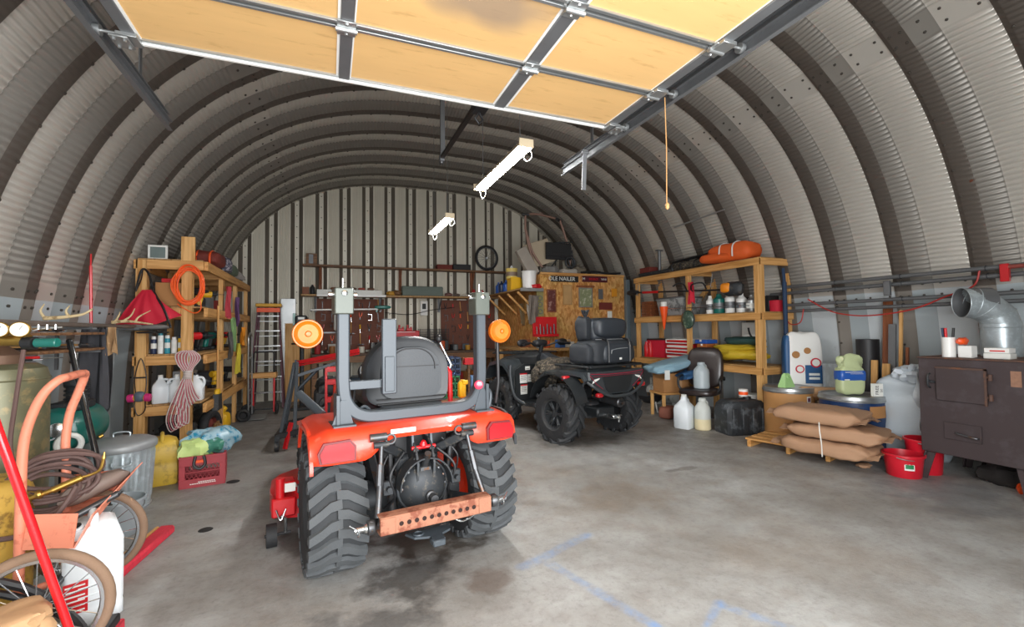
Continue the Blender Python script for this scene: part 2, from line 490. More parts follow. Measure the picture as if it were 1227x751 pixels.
segs = [('wall_left', arch_mesh(0, iL1, False, 'base_panel_left', MBs)), ('ceiling', arch_mesh(iL1, iL2, True, 'side_arch_left', MS)),
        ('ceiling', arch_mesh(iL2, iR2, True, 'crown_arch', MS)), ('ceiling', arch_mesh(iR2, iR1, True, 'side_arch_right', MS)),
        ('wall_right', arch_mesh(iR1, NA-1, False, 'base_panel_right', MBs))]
SH = {'ceiling': group_struct('ceiling', 'arched vault of crimped galvanised steel ribs'), 'wall_left': group_struct('wall_left', 'white painted ribbed steel below the vault'), 'wall_right': group_struct('wall_right', 'white painted ribbed steel below the vault')}
Y0 = 2.93
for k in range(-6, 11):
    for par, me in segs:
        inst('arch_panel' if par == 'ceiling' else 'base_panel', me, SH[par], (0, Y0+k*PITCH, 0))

# back wall: upright ribbed panels
YB = 10.0
BW = group_struct('wall_back', 'upright ribbed steel end wall')
def back_panel(x0, w=.453):
    b = MB(); zt = max(vaultZ(min(max(x0, VC-VA), VC+VA)), vaultZ(min(max(x0+w, VC-VA), VC+VA)), .2)+.1
    pr = []  # (x, y, slot)
    n = 8
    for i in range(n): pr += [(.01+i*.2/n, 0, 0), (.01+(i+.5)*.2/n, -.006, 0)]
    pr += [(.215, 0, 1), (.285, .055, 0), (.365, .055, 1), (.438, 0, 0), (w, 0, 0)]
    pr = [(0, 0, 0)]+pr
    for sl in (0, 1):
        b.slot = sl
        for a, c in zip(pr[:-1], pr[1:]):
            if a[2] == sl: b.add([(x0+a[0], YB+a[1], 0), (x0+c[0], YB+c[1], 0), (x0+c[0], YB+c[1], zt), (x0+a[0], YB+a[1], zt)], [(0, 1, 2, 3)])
    b.slot = 2; z = .15
    while z < zt-.15:
        b.lathe([(.011, 0), (.011, .007), (.006, .011)], (x0+.325, YB+.055, z), (0, -1, 0), n=6); z += .22
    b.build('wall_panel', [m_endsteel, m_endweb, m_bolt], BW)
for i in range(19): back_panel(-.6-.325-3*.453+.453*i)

# front end wall with the door opening (behind the camera)
fwm = mat('front_wall_steel', '8f8d88', rough=.6, metal=.3)
mb = MB(); mb.box(-2.5, -1.02, -.64, -.59, 0, 4.6); mb.box(1.92, 6.4, -.64, -.59, 0, 4.6); mb.box(-1.02, 1.92, -.64, -.59, 2.62, 4.6)
struct(mb, 'wall_front', fwm)

# ---------------------------------------------------------------- overhead door, tracks, opener
m_board = mat('door_board', 'e3b46c', rough=.6, var=.07, scale=3, col2='c99a58', amt=.12, stretch=(1, 6, 1))
m_galv = mat('galvanised', 'a9acac', rough=.35, metal=.8, var=.12, scale=14)
m_galvd = mat('galvanised_dull', '76787a', rough=.5, metal=.6, var=.15, scale=10)
m_white = mat('white_enamel', 'e6e6e2', rough=.4, var=.03)
m_black = mat('black_plastic', '1c1c1e', rough=.5, var=.2)
m_dullboard = mat('dull_tan_board', 'a88b66', rough=.6, var=.15, scale=2)  # duller, browner tone than the plain door boards
ZD = 2.7
door = group_struct('door_1', 'overhead sectional door, open under the vault')
rows = [2.55, 2.09, 1.625, 1.16, .695, .23]
def board_mat():
    m = mat('door_board_marked', 'd6ad72', rough=.6, var=.07, scale=3, col2='c49b62', amt=.12, stretch=(1, 6, 1))
    t = m.node_tree; L = t.links.new; b = t.nodes['Principled BSDF']
    src = b.inputs['Base Color'].links[0].from_socket
    tc = nd(t, 'ShaderNodeTexCoord'); mp = nd(t, 'ShaderNodeMapping'); mp.inputs['Location'].default_value = (-.62*2.6, -1.72*4.5, 0); mp.inputs['Scale'].default_value = (2.6, 4.5, 0)
    L(tc.outputs['Object'], mp.inputs[0])
    ns = nd(t, 'ShaderNodeTexNoise'); ns.inputs['Scale'].default_value = 3; L(tc.outputs['Object'], ns.inputs['Vector'])
    ln = nd(t, 'ShaderNodeVectorMath', operation='LENGTH'); L(mp.outputs[0], ln.inputs[0])
    ad = nd(t, 'ShaderNodeMath', operation='ADD'); L(ln.outputs['Value'], ad.inputs[0]); L(ns.outputs['Fac'], ad.inputs[1])
    mr = nd(t, 'ShaderNodeMapRange'); mr.inputs[1].default_value = 1.35; mr.inputs[2].default_value = .85; mr.inputs[4].default_value = .75; L(ad.outputs[0], mr.inputs[0])
    mx = nd(t, 'ShaderNodeMix', data_type='RGBA'); mx.inputs[7].default_value = hexc('86776a')+(1,)
    L(src, mx.inputs[6]); L(mr.outputs[0], mx.inputs[0]); L(mx.outputs[2], b.inputs['Base Color'])
    return m
m_boardm = board_mat()
for i in range(5):
    ya, yb = rows[i+1], rows[i]
    for (xa, xb) in ((-.8, .035), (.105, .91), (1.0, 1.7)):
        b = MB(); b.box(xa, xb, ya+.012, yb-.012, ZD, ZD+.035, .002)
        b.build('door_board', m_boardm, door)
        b = MB()
        for xs in (xa-.004, xb+.004): b.box(xs-.006, xs+.006, ya+.006, yb-.006, ZD-.006, ZD+.03)
        b.build('edge_strip', m_white, door)
    b = MB()
    for (xa, xb) in ((.045, .1), (.92, .985), (1.7, 1.76), (-.86, -.81)):
        b.box(xa, xb, ya+.004, yb-.004, ZD-.014, ZD+.04, .003)
    b.build('door_stile', m_galvd, door)
b = MB()
for y in rows[:-1]:
    b.box(-.86, 1.76, y-.028, y-.01, ZD-.012, ZD+.03, .002)
    if y != rows[0]: b.box(-.86, 1.76, y+.006, y+.024, ZD-.012, ZD+.03, .002)
b.build('section_rail', m_galv, door)
for y in rows[1:-1]:
    for x in (.07, .955, 1.73):
        b = MB(); b.box(x-.04, x+.04, y-.05, y+.05, ZD-.022, ZD-.014, .002); b.cyl((x-.045, y, ZD-.026), (x+.045, y, ZD-.026), .012)
        for dy in (-.035, .035): b.lathe([(.01, 0), (.006, .006)], (x, y+dy, ZD-.022), (0, 0, -1), 8)
        b.build('hinge', m_galv, door)
b = MB(); b.box(-.86, 1.76, rows[0]-.012, rows[0]+.006, ZD-.02, ZD+.05, .002); b.build('bottom_edge', m_white, door)
for y in rows[:-1]:
    for x, sx in ((1.76, 1), (-.86, -1)):
        b = MB(); b.cyl((x, y-.03, ZD+.0), (x+sx*.11, y-.03, ZD+.0), .007); b.cyl((x+sx*.085, y-.03, ZD), (x+sx*.11, y-.03, ZD), .024, n=16)
        b.box(min(x-sx*.06, x+sx*.02), max(x-sx*.06, x+sx*.02), y-.08, y+.01, ZD-.03, ZD-.012, .002)
        b.build('roller', m_galv, door)
def track(x, sx, y1, lab):
    t = thing('door_track', lab, 'track', (x, 0, ZD), 0, None)
    prof = [(-.032, -.012), (-.032, .014), (-.026, .014), (-.026, -.006), (.026, -.006), (.026, .014), (.032, .014), (.032, -.012)]
    def chan(a, c, nm, m):
        b = MB(); M = Matrix(((0, -sx, 0, 0), (0, 0, 1, 0), (1, 0, 0, 0), (0, 0, 0, 1)))
        b.prism([(p[0], p[1]) for p in prof], a, c, M); b.build(nm, m, t)
    chan(-.55, y1, 'channel', m_galvd)
    b = MB(); b.box(-.004+sx*.02, .004+sx*.02, .2, y1, .03, .075); b.box(sx*.02-.02, sx*.02+.02, .2, y1, .07, .076); b.build('stiffener_angle', m_galvd, t)
    for y in (y1-.45, 1.2):
        b = MB(); z = vaultZ(x)-ZD-.14
        b.box(sx*.02-.003, sx*.02+.003, y-.018, y+.018, -.02, z+.06, 0); b.build('hanger', m_galvd, t)
    # bracket at the end of the door
    b = MB(); b.box(-sx*.1-.035, -sx*.1+.035, 2.46, 2.56, -.045, -.036, .002)
    for dx in (-.02, .02):
        for yy in (2.48, 2.54): b.cyl((-sx*.1+dx, yy, -.045), (-sx*.1+dx, yy, -.055), .007, n=6)
    b.build('bracket_plate', m_galv, t)
    return t
track(-.965, -1, 3.55, 'grey steel door track running up left of the open overhead door')
track(1.875, 1, 3.45, 'grey steel door track along the right side of the open overhead door')
# opener rail
t = thing('opener_rail', 'long black opener rail hanging under the crown of the vault', 'opener rail', (.96, 0, 2.94))
b = MB(); b.box(-.018, .018, .2, 4.1, -.03, .0, .003); b.build('rail', mat('dark_rail', '2e2926', rough=.5, metal=.4), t)
b = MB(); b.lathe([(.03, -.012), (.012, -.006), (.012, .006), (.03, .012)], (.0, 4.08, -.05), (1, 0, 0), 16); b.box(-.02, .02, 4.04, 4.1, -.05, .01); b.build('pulley', m_galvd, t)
b = MB(); b.box(-.05, .05, 2.84, 2.99, -.1, -.03, .01); b.tube([(0, 2.95, -.1), (.03, 2.96, -.14), (0, 2.96, -.17), (-.03, 2.95, -.14), (0, 2.94, -.1)], .008, 6); b.build('trolley', m_black, t)
for y in (2.0, 4.02): b = MB(); b.box(-.02, .02, y, y+.03, 0, vaultZ(.96)-2.94); b.build('hanger', m_galvd, t)
# release cord with handle by right track
b = MB(); b.tube([(0, 0, 0), (.004, 0, -.3), (0, .004, -.62)], .003, 5); b.lathe([(.004, 0), (.012, .01), (.012, .03), (.004, .04)], (0, 0, -.66), (0, 0, 1), 8)
one(b, 'pull_cord', mat('cord_tan', 'b98d5a'), 'thin tan pull cord hanging from the roller near the right door track', 'cord', (1.82, 2.09, 2.69))
# lost strut on vault, right of track
b = MB(); b.bar((0, 0, 0), (.0, .03, -.3), .035, .006); b.cyl((-.03, 0, -.02), (.03, 0, -.02), .01)
one(b, 'hanging_strap', m_galvd, 'short flat steel strap dangling just beyond the end of the open door', 'strap', (1.80, 2.95, 2.70))

# ---------------------------------------------------------------- shop lights
m_tube = mat('led_tube', 'ffffff', emit=SHOP_LIGHT, var=0)
def shop_light(y0, y1, lab):
    L_ = y1-y0; t = thing('shop_light', lab, 'shop light', (1.445, (y0+y1)/2, 2.8), R(0), 'hanging shop lights')
    b = MB()
    pr = [(-.065, -.01), (-.03, .045), (.03, .045), (.065, -.01), (.06, -.012), (.028, .038), (-.028, .038), (-.06, -.012)]
    M = Matrix(((1, 0, 0, 0), (0, 0, 1, 0), (0, 1, 0, 0), (0, 0, 0, 1)))
    b.prism(pr, -L_/2, L_/2, M); b.box(-.062, .062, -L_/2-.012, -L_/2, -.02, .05, .004); b.box(-.062, .062, L_/2, L_/2+.012, -.02, .05, .004)
    b.build('housing', mat('lamp_housing', 'd8c6a6', rough=.5), t)
    for x in (-.028, .028):
        b = MB(); b.cyl((x, -L_/2+.02, .004), (x, L_/2-.02, .004), .019, n=12); b.build('light_tube', m_tube, t)
    for y in (-L_/2+.12, L_/2-.12): b = MB(); b.tube([(0, y, .045), (0.0, y, vaultZ(1.44)-2.8)], .003, 5); b.build('hanging_chain', m_galvd, t)
    b = MB(); b.tube([(.03, L_/2-.05, .03), (.06, L_/2-.02, -.05), (.03, L_/2+.0, -.1), (.0, L_/2-.02, -.05), (-.02, L_/2-.04, -.01)], .0035, 5, sm=5); b.build('cord', m_white, t); b = MB()
    b.tube([(.05, -L_/2+.05, .02), (.08, -L_/2+.07, -.06), (.04, -L_/2+.1, -.09), (.01, -L_/2+.1, -.03)], .0035, 5, sm=5)
    b.build('cord', m_white, t)
    return t
shop_light(3.25, 4.45, 'nearer white hanging shop light, glowing, below the crown of the vault')
shop_light(5.7, 6.75, 'farther white hanging shop light, glowing, in front of the end wall')
# ================================================================ COMPACT TRACTOR
m_rubber = mat('tyre_rubber', '424648', rough=.75, var=.2, scale=9, col2='5a5955', amt=.25, bump=.2, bscale=60)
m_rubberd = mat('tyre_rubber_black', '232426', rough=.7, var=.15, scale=9, col2='35332f', amt=.25, bump=.15)
m_red = mat('tractor_red', 'd93b1e', rough=.35, var=.06, scale=3, coat=.3, col2='e0654e', amt=.05)
m_redd = mat('red_paint', 'c3141c', rough=.4, var=.08, coat=.2)
m_lens = mat('red_lens', 'b01c24', rough=.2, var=.05, coat=.8)
m_grey = mat('grey_frame_paint', '454c52', rough=.42, metal=.15, var=.06, scale=5)
m_greyl = mat('pale_grey_paint', '545a53', rough=.4, metal=.15, var=.05)
m_cast = mat('dark_cast', '34373a', rough=.55, metal=.4, var=.25, scale=12, col2='5a554e', amt=.25)
m_iron = mat('greasy_iron', '57585a', rough=.4, metal=.75, var=.3, scale=14, col2='6b4a33', amt=.2)
m_chrome = mat('bright_steel', 'c9cccd', rough=.22, metal=.95, var=.08)
m_vinyl = mat('charcoal_vinyl', '3c4044', rough=.5, var=.05, bump=.08, bscale=90)
m_vinyl2 = mat('dark_vinyl', '282b2e', rough=.45, var=.05)
m_rust = mat('rusty_salmon_paint', '9c6a52', rough=.7, metal=.1, var=.15, scale=9, col2='7c4430', amt=.45, bump=.2)
m_hole = mat('dark_hole', '2a1712', rough=.9)
m_amber = mat('amber_lens', 'e06c05', rough=.55, var=.35, scale=16, coat=.15)
m_label = mat('paper_label', 'dfe0da', rough=.5, var=.04)
m_ink = mat('printed_ink', '3c3a3a', rough=.6)
m_orange = mat('orange_plastic', 'f0561c', rough=.4, var=.05)
m_yellow = mat('yellow_plastic', 'e6b21e', rough=.45, var=.06)

def tyre_mesh(Rr, w, rim, lugs, kind, name, mats):
    """tyre about the local X axis; rings across the width, raised lugs moulded on the tread"""
    b = MB(); hw = w/2
    pr = [(rim, -hw*.72), (rim+.02, -hw*.88), (Rr*.80, -hw*.99), (Rr*.91, -hw*.93), (Rr*.955, -hw*.7), (Rr*.96, -hw*.3), (Rr*.96, hw*.3), (Rr*.955, hw*.7), (Rr*.91, hw*.93), (Rr*.80, hw*.99), (rim+.02, hw*.88), (rim, hw*.72)]
    b.lathe(pr, (0, 0, 0), (1, 0, 0), 40, cap=False)
    def P(a, x, r): return Vector((x, r*math.cos(a), r*math.sin(a)))
    def rt(x):
        q = abs(x)/hw; return Rr*(.97 if q < .4 else .97-.06*((q-.4)/.6)**2)
    b.slot = 1
    for sd in (-1, 1):
        for k in range(lugs):
            a0 = 2*PI*(k+(.5 if sd > 0 else 0))/lugs
            if kind == 'block':     # wide stepped bars that meet near the centre line
                path = [(hw*1.0, .0), (hw*.62, .16), (hw*.3, .3), (-hw*.08, .34)]; th = 2*PI/lugs*.31; hgt = Rr*.075
            else:                   # open chevron bars
                path = [(hw*1.0, 0), (hw*.66, .12), (hw*.3, .34), (-hw*.02, .52)]; th = 2*PI/lugs*.21; hgt = Rr*.13
            ring = []
            for (x, da) in path:
                xx = sd*x; a = a0+da*(14/lugs); r_ = rt(xx)-.004; top = min(rt(xx)+hgt, Rr*1.0+.006)
                if kind != 'block': top = rt(xx)+hgt*.6
                e = .78
                ring.append([P(a-th, xx, r_), P(a-th*e, xx, top), P(a+th*e, xx, top), P(a+th, xx, r_)])
            # shoulder: run lug down the sidewall
            xx = sd*hw*1.03; a = a0-.02; r_ = Rr*.86
            ring.insert(0, [P(a-th*.9, sd*hw*.9, r_), P(a-th*.7, xx, r_), P(a+th*.7, xx, r_), P(a+th*.9, sd*hw*.9, r_)])
            b.loft(ring)
    return b.mesh(name, mats, 30)

m_lug = mat('worn_tyre_lug', '494c4e', rough=.8, var=.2, scale=9, bump=.2, bscale=60); m_lugd = mat('black_tyre_lug', '303234', rough=.65, var=.2, scale=9)
m_rubber = mat('tyre_groove_rubber', '2c2e30', rough=.8, var=.15)
TR = thing('tractor', 'red and grey compact tractor seen from behind, roll bar and amber lamps, knobbly tyres', 'tractor', (.462, 2.93, 0), R(8))
rt_mesh = tyre_mesh(.335, .295, .17, 22, 'block', 'rear_tyre', [m_rubber, m_lug])
ft_mesh = tyre_mesh(.23, .2, .12, 18, 'block', 'front_tyre', [m_rubber, m_lug])
def rim_mesh(r, w, m, name, spokes=5):
    b = MB(); h = w/2
    b.lathe([(r+.012, -h), (r, -h*.92), (r*.93, -h*.6), (r*.9, .0), (r*.93, h*.6), (r, h*.92), (r+.012, h)], (0, 0, 0), (1, 0, 0), 28, cap=False)
    b.lathe([(r*.9, .0), (r*.55, h*.28), (r*.3, h*.2), (.0, h*.2)], (0, 0, 0), (1, 0, 0), 28, cap=False)
    b.lathe([(r*.9, -.012), (r*.55, h*.28-.012), (r*.3, h*.2-.012), (.0, h*.2-.012)], (0, 0, 0), (1, 0, 0), 28, cap=False)
    b.cyl((0, 0, 0), (h*.5, 0, 0), r*.22)
    for k in range(spokes):
        a = 2*PI*k/spokes; b.cyl((h*.2, r*.42*math.cos(a), r*.42*math.sin(a)), (h*.4, r*.42*math.cos(a), r*.42*math.sin(a)), .012, n=6)
    return b.mesh(name, m, 40)
rr_rim = rim_mesh(.165, .2, m_red, 'rear_rim'); fr_rim = rim_mesh(.118, .15, m_red, 'front_rim')
for sx in (-1, 1):
    t = inst('rear_tyre', rt_mesh, TR, (sx*.455, 0, .332), (0, 0, 0 if sx > 0 else PI)); inst('rim', rr_rim, t)
    t = inst('front_tyre', ft_mesh, TR, (sx*.40, 1.42, .23), (0, 0, 0 if sx > 0 else PI)); inst('rim', fr_rim, t)
# red fender body: cross-sections along X, each a closed ring (y,z)
b = MB(); rings = []
def fsec(x):
    ax = abs(x)
    k = max(0, min(1, (ax-.17)/.17)); k = k*k*(3-2*k)         # 0 at centre band, 1 over the tyre
    e = max(0, min(1, (ax-.52)/.06))
    top = .835-.035*e; yb = -.33+.03*e; low = .80-.045+(-.085)*k
    low = .76-.10*k
    front = .42
    pts = [(yb+.0, low), (yb-.015, low+.03), (yb+.005, top-.035), (yb+.04, top-.008), (yb+.09, top), (-.02, top+.005), (.18, top), (front, top-.03)]
    inner = [(front, top-.05), (.18, top-.02), (-.02, top-.015), (yb+.09, top-.02), (yb+.05, top-.03), (yb+.03, top-.05), (yb+.02, low+.02), (yb+.02, low)]
    if ax < .2: pts[-2:] = [(-.01, top), (0.0, top-.004)]; inner[0:2] = [(0.0, top-.018), (-.01, top-.02)]
    return [(x, y, z) for y, z in pts+inner]
for i in range(41):
    x = -.60+1.2*i/40; rings.append(fsec(x))
b.loft(rings); b.build('fender_body', m_red, TR, ang=50)
# outer fender skirts
for sx in (-1, 1):
    b = MB(); ring = []
    for k in range(14):
        a = R(150)-R(120)*k/13; y = .40*math.cos(a)*.95; z = .42+.40*math.sin(a)
        ring.append([(sx*.585, y, z), (sx*.602, y, z), (sx*.602, y*1.0, min(z+.05, .82)), (sx*.585, y, min(z+.05, .82))])
    b.loft(ring); b.build('fender_skirt', m_vinyl2 if sx > 0 else m_red, TR)
# tail lights
for sx in (-1, 1):
    b = MB(); M = Matrix(((1, 0, 0, sx*.475), (0, 0, -1, -.338), (0, 1, 0, .728), (0, 0, 0, 1)))
    s = sx
    poly = [(-.085, -.045), (.075, -.045), (.085, .0), (.06, .045), (-.06, .05), (-.085, .02)]
    poly = [(a*s, c) for a, c in poly]
    poly = [(a*1.1, c*1.15) for a, c in poly]; b.prism([(a*.88, c*.84) for a, c in poly], .016, .028, M); tl_ = b.build('tail_light', m_lens, TR)
    b = MB(); b.prism(poly, 0, .016, M); b.build('lens_border', mat('dark_lens_rim', '6d1a1d', rough=.4), tl_)
b = MB(); M = Matrix(((1, 0, 0, -.17), (0, 0, -1, -.346), (0, 1, 0, .81), (0, 0, 0, 1))); b.box(-.2, -.06, -.349, -.343, .785, .81, .001)
b.build('warning_decal', m_label, TR)
# roll bar: one bent square tube
rp = []
for (x, z) in [(-.42, 1.52), (-.42, 1.3), (-.42, 1.08), (-.41, .98), (-.37, .91), (-.31, .875), (-.22, .865), (0, .865), (.22, .865), (.31, .875), (.37, .91), (.41, .98), (.42, 1.08), (.42, 1.3), (.42, 1.52)]: rp.append((x, -.18, z))
P = [Vector(p) for p in rp]; S = [P[0], P[1]]+smooth_path(rp[2:-2], 5)+[P[-2], P[-1]]
b = MB(); rings = []
for i, p in enumerate(S):
    d = (S[min(i+1, len(S)-1)]-S[max(i-1, 0)]).normalized(); nx = Vector((d.z, 0, -d.x)); h, w, c = .032, .035, .008
    rings.append([p+nx*a+Vector((0, q, 0)) for a, q in ((-h+c, -w), (h-c, -w), (h, -w+c), (h, w-c), (h-c, w), (-h+c, w), (-h, w-c), (-h, -w+c))])
b.loft(rings); b.build('roll_bar', m_grey, TR, ang=25)
for sx in (-1, 1):
    b = MB(); b.box(sx*.42-.05, sx*.42+.05, -.235, -.12, 1.44, 1.585, .006); o = b.build('hinge_block', m_greyl, TR)
    b = MB(); b.cyl((sx*.42-.075, -.18, 1.55), (sx*.42+.075, -.18, 1.55), .014, n=10); b.lathe([(.016, 0), (.016, .012), (.008, .016)], (sx*.42, -.235, 1.555), (0, -1, 0), 10)
    b.cyl((sx*.42, -.18, 1.585), (sx*.42, -.18, 1.64), .005); b.build('pin', m_chrome, o)
    # foot brackets of the roll bar
    b = MB(); b.box(sx*.42-.06, sx*.42+.06, -.26, -.08, .83, .842, .002); b.bar((sx*.45, -.18, .84), (sx*.45, -.18, 1.0), .02, .1, .002)
    b.prism([(-.06, 0), (.05, 0), (.015, .13), (-.015, .13)], -.004, .004, Matrix(((1, 0, 0, sx*.42), (0, 0, 1, -.215), (0, 1, 0, .84), (0, 0, 0, 1))))
    b.build('foot_bracket', m_grey, TR)
    # amber lamp
    xc = -.60 if sx < 0 else .56
    b = MB(); b.lathe([(.0, -.03), (.05, -.028), (.068, -.012), (.072, 0), (.072, .03), (.05, .045), (0, .05)], (xc, -.2, 1.335), (0, 1, 0), 28); o = b.build('amber_lamp', m_amber, TR)
    b = MB(); b.torus((xc, -.205, 1.335), (0, 1, 0), .071, .006, 28, 6); b.lathe([(.018, 0), (.012, .012), (0, .014)], (xc, -.228, 1.335), (0, -1, 0), 10); b.build('lens_ring', mat('amber_dark', 'c9630c', rough=.3), o)
    b = MB(); b.cyl((xc, -.17, 1.335), (xc, -.13, 1.335), .045, n=16); b.bar((xc, -.14, 1.34), (sx*.44, -.14, 1.34), .02, .008); b.build('lamp_bracket', m_black, TR)
b = MB(); b.tube([(.56, -.16, 1.27), (.565, -.16, 1.0), (.56, -.13, .86)], .012, 8); b.build('lamp_stalk', m_black, TR)
# side arm with upright plate
b = MB(); b.box(-.40, -.15, -.2, -.165, 1.02, 1.07, .004); b.build('side_arm', m_grey, TR)
b = MB(); b.box(-.215, -.13, -.225, -.205, .985, 1.415, .006); b.box(-.2, -.145, -.232, -.225, 1.0, 1.2, .003)
b.build('upright_plate', m_grey, TR)
# seat
b = MB(); rings = []
def seat_ring(s, y, k):
    # outline of the backrest in XZ scaled about its centre
    out = []
    for i in range(32):
        a = 2*PI*i/32; ca, sa = math.cos(a), math.sin(a)
        x = math.copysign(abs(ca)**.62, ca)*.275*s; z = math.copysign(abs(sa)**(.75 if sa > 0 else .35), sa)*(.25 if sa > 0 else .19)*s
        x *= 1-.22*max(0, sa)**2
        out.append((x, y, 1.06+z))
    return out
b.loft([seat_ring(.86, -.02, 0), seat_ring(.95, -.03, 0), seat_ring(1, 0, 0), seat_ring(1, .05, 0), seat_ring(.93, .09, 0), seat_ring(.8, .105, 0)])
seat = b.build('seat', m_vinyl2, TR, ang=50)
b = MB(); b.loft([[(x*.8+.02, y-.042+(.0 if q else .012), 1.06+(z-1.06)*.84) for x, y, z in seat_ring(.86, 0, 0)] for q in (0, 1)]); b.build('back_shell', m_vinyl, seat)
b = MB(); b.tube([(x*.62+.02, -.044, 1.10+(z-1.06)*.62) for x, y, z in seat_ring(.86, 0, 0)[0:17]], .004, 6); b.box(-.15, .19, -.046, -.04, 1.12, 1.125); b.box(-.2, .24, -.05, -.035, .895, .905, .002); b.box(-.2, .24, -.05, -.035, .925, .931, .002); b.build('seam', m_black, seat)
b = MB(); b.box(-.25, .25, .0, .45, .86, .96, .03); b.build('cushion', m_vinyl2, seat)
b = MB(); b.box(-.18, .2, -.1, .1, .80, .895, .012); b.box(-.17, .19, -.104, -.1, .815, .88, .004); b.build('seat_mount', m_vinyl, TR)
# hood, dash, steering
b = MB(); b.loft([[(x*w, y, .5+z*h) for x, z in ((-1, 0), (-1, .7), (-.8, .95), (-.4, 1.02), (.4, 1.02), (.8, .95), (1, .7), (1, 0))] for y, w, h in ((.85, .25, .42), (1.1, .25, .42), (1.5, .23, .38), (1.75, .2, .3), (1.82, .16, .2))])
b.build('hood', m_red, TR)
b = MB(); b.box(-.2, .2, .68, .88, .5, .95, .03); b.cyl((0, .7, .93), (0, .62, 1.02), .025); b.build('dashboard', m_black, TR)
b = MB(); b.torus((0, .60, 1.03), (0, -.5, .85), .17, .014, 28, 8)
for k in range(3):
    a = 2*PI*k/3; b.bar((0, .60, 1.02), (.16*math.cos(a), .60+.16*math.sin(a)*.85, 1.03+.16*math.sin(a)*.5), .02, .012)
b.build('steering_wheel', m_black, TR)
b = MB(); b.box(-.2, .2, .3, 1.75, .28, .5, .02); b.box(-.42, .42, .35, .75, .34, .37, .005); b.bar((-.38, 1.42, .23), (.38, 1.42, .23), .06); b.build('chassis', m_cast, TR)
# gearbox and rear housing, visible under the band
b = MB(); b.lathe([(.0, -.09), (.05, -.088), (.1, -.07), (.135, -.03), (.145, .0), (.145, .3)], (0, -.27, .46), (0, 1, 0), 24)
b.torus((0, -.275, .46), (0, 1, 0), .143, .012, 28, 6)
b.cyl((-.28, .0, .332), (.28, .0, .332), .085, n=18); b.cyl((-.3, 0, .332), (-.22, 0, .332), .115, n=18); b.cyl((.22, 0, .332), (.3, 0, .332), .115, n=18)
b.box(-.13, .13, -.2, .3, .24, .62, .02); b.build('gearbox', m_cast, TR)
b = MB()
for k in range(9):
    a = PI*k/8; b.lathe([(.011, 0), (.011, .01), (.005, .014)], (.125*math.cos(a), -.30, .46+.125*math.sin(a)), (0, -1, 0), 6)
b.lathe([(.03, 0), (.03, .05), (.022, .055), (.022, .1)], (.02, -.33, .42), (0, -1, 0), 16); ob = b.build('gearbox_bolts', m_iron, TR); ob['kind'] = 'stuff'
# skid / tow plate below
b = MB(); b.box(-.12, .12, -.36, -.2, .24, .34, .02); b.build('sump', m_cast, TR)
b = MB(); b.prism([(-.13, 0), (.13, 0), (.11, -.06), (.05, -.09), (.045, -.15), (-.015, -.16), (-.02, -.1), (-.1, -.07)], 0, .012, Matrix(((1, 0, 0, .01), (0, 1, 0, -.34), (0, .0, 1, .22), (0, 0, 0, 1))))
b.torus((-.06, -.385, .236), (0, 0, 1), .026, .006, 16, 6); b.box(-.02, .05, -.515, -.45, .2, .235, .006); b.build('tow_plate', m_grey, TR)
# top-link bracket: two plates
for x in (-.05, .045):
    b = MB(); b.prism([(-.09, .50), (-.10, .60), (-.06, .68), (.0, .72), (.1, .72), (.1, .5)], x-.006, x+.006, Matrix(((0, 0, 1, 0), (1, 0, 0, -.26), (0, 1, 0, 0), (0, 0, 0, 1))))
    for z in (.56, .62, .67): b.cyl((x-.014, -.31, z), (x+.014, -.31, z), .012, n=10)
    b.build('link_plate', m_cast, TR)
b = MB(); b.cyl((-.07, -.30, .68), (.07, -.30, .68), .011); b.lathe([(.018, 0), (.022, .01), (.012, .03)], (-.005, -.31, .69), (0, -.3, 1), 10); b.build('top_pin', m_redd, TR)
for x in (-.055, .055):
    b = MB(); b.bar((x, -.27, .68), (x*1.0, -.25, .79), .012, .03); b.build('support_strip', m_grey, TR)
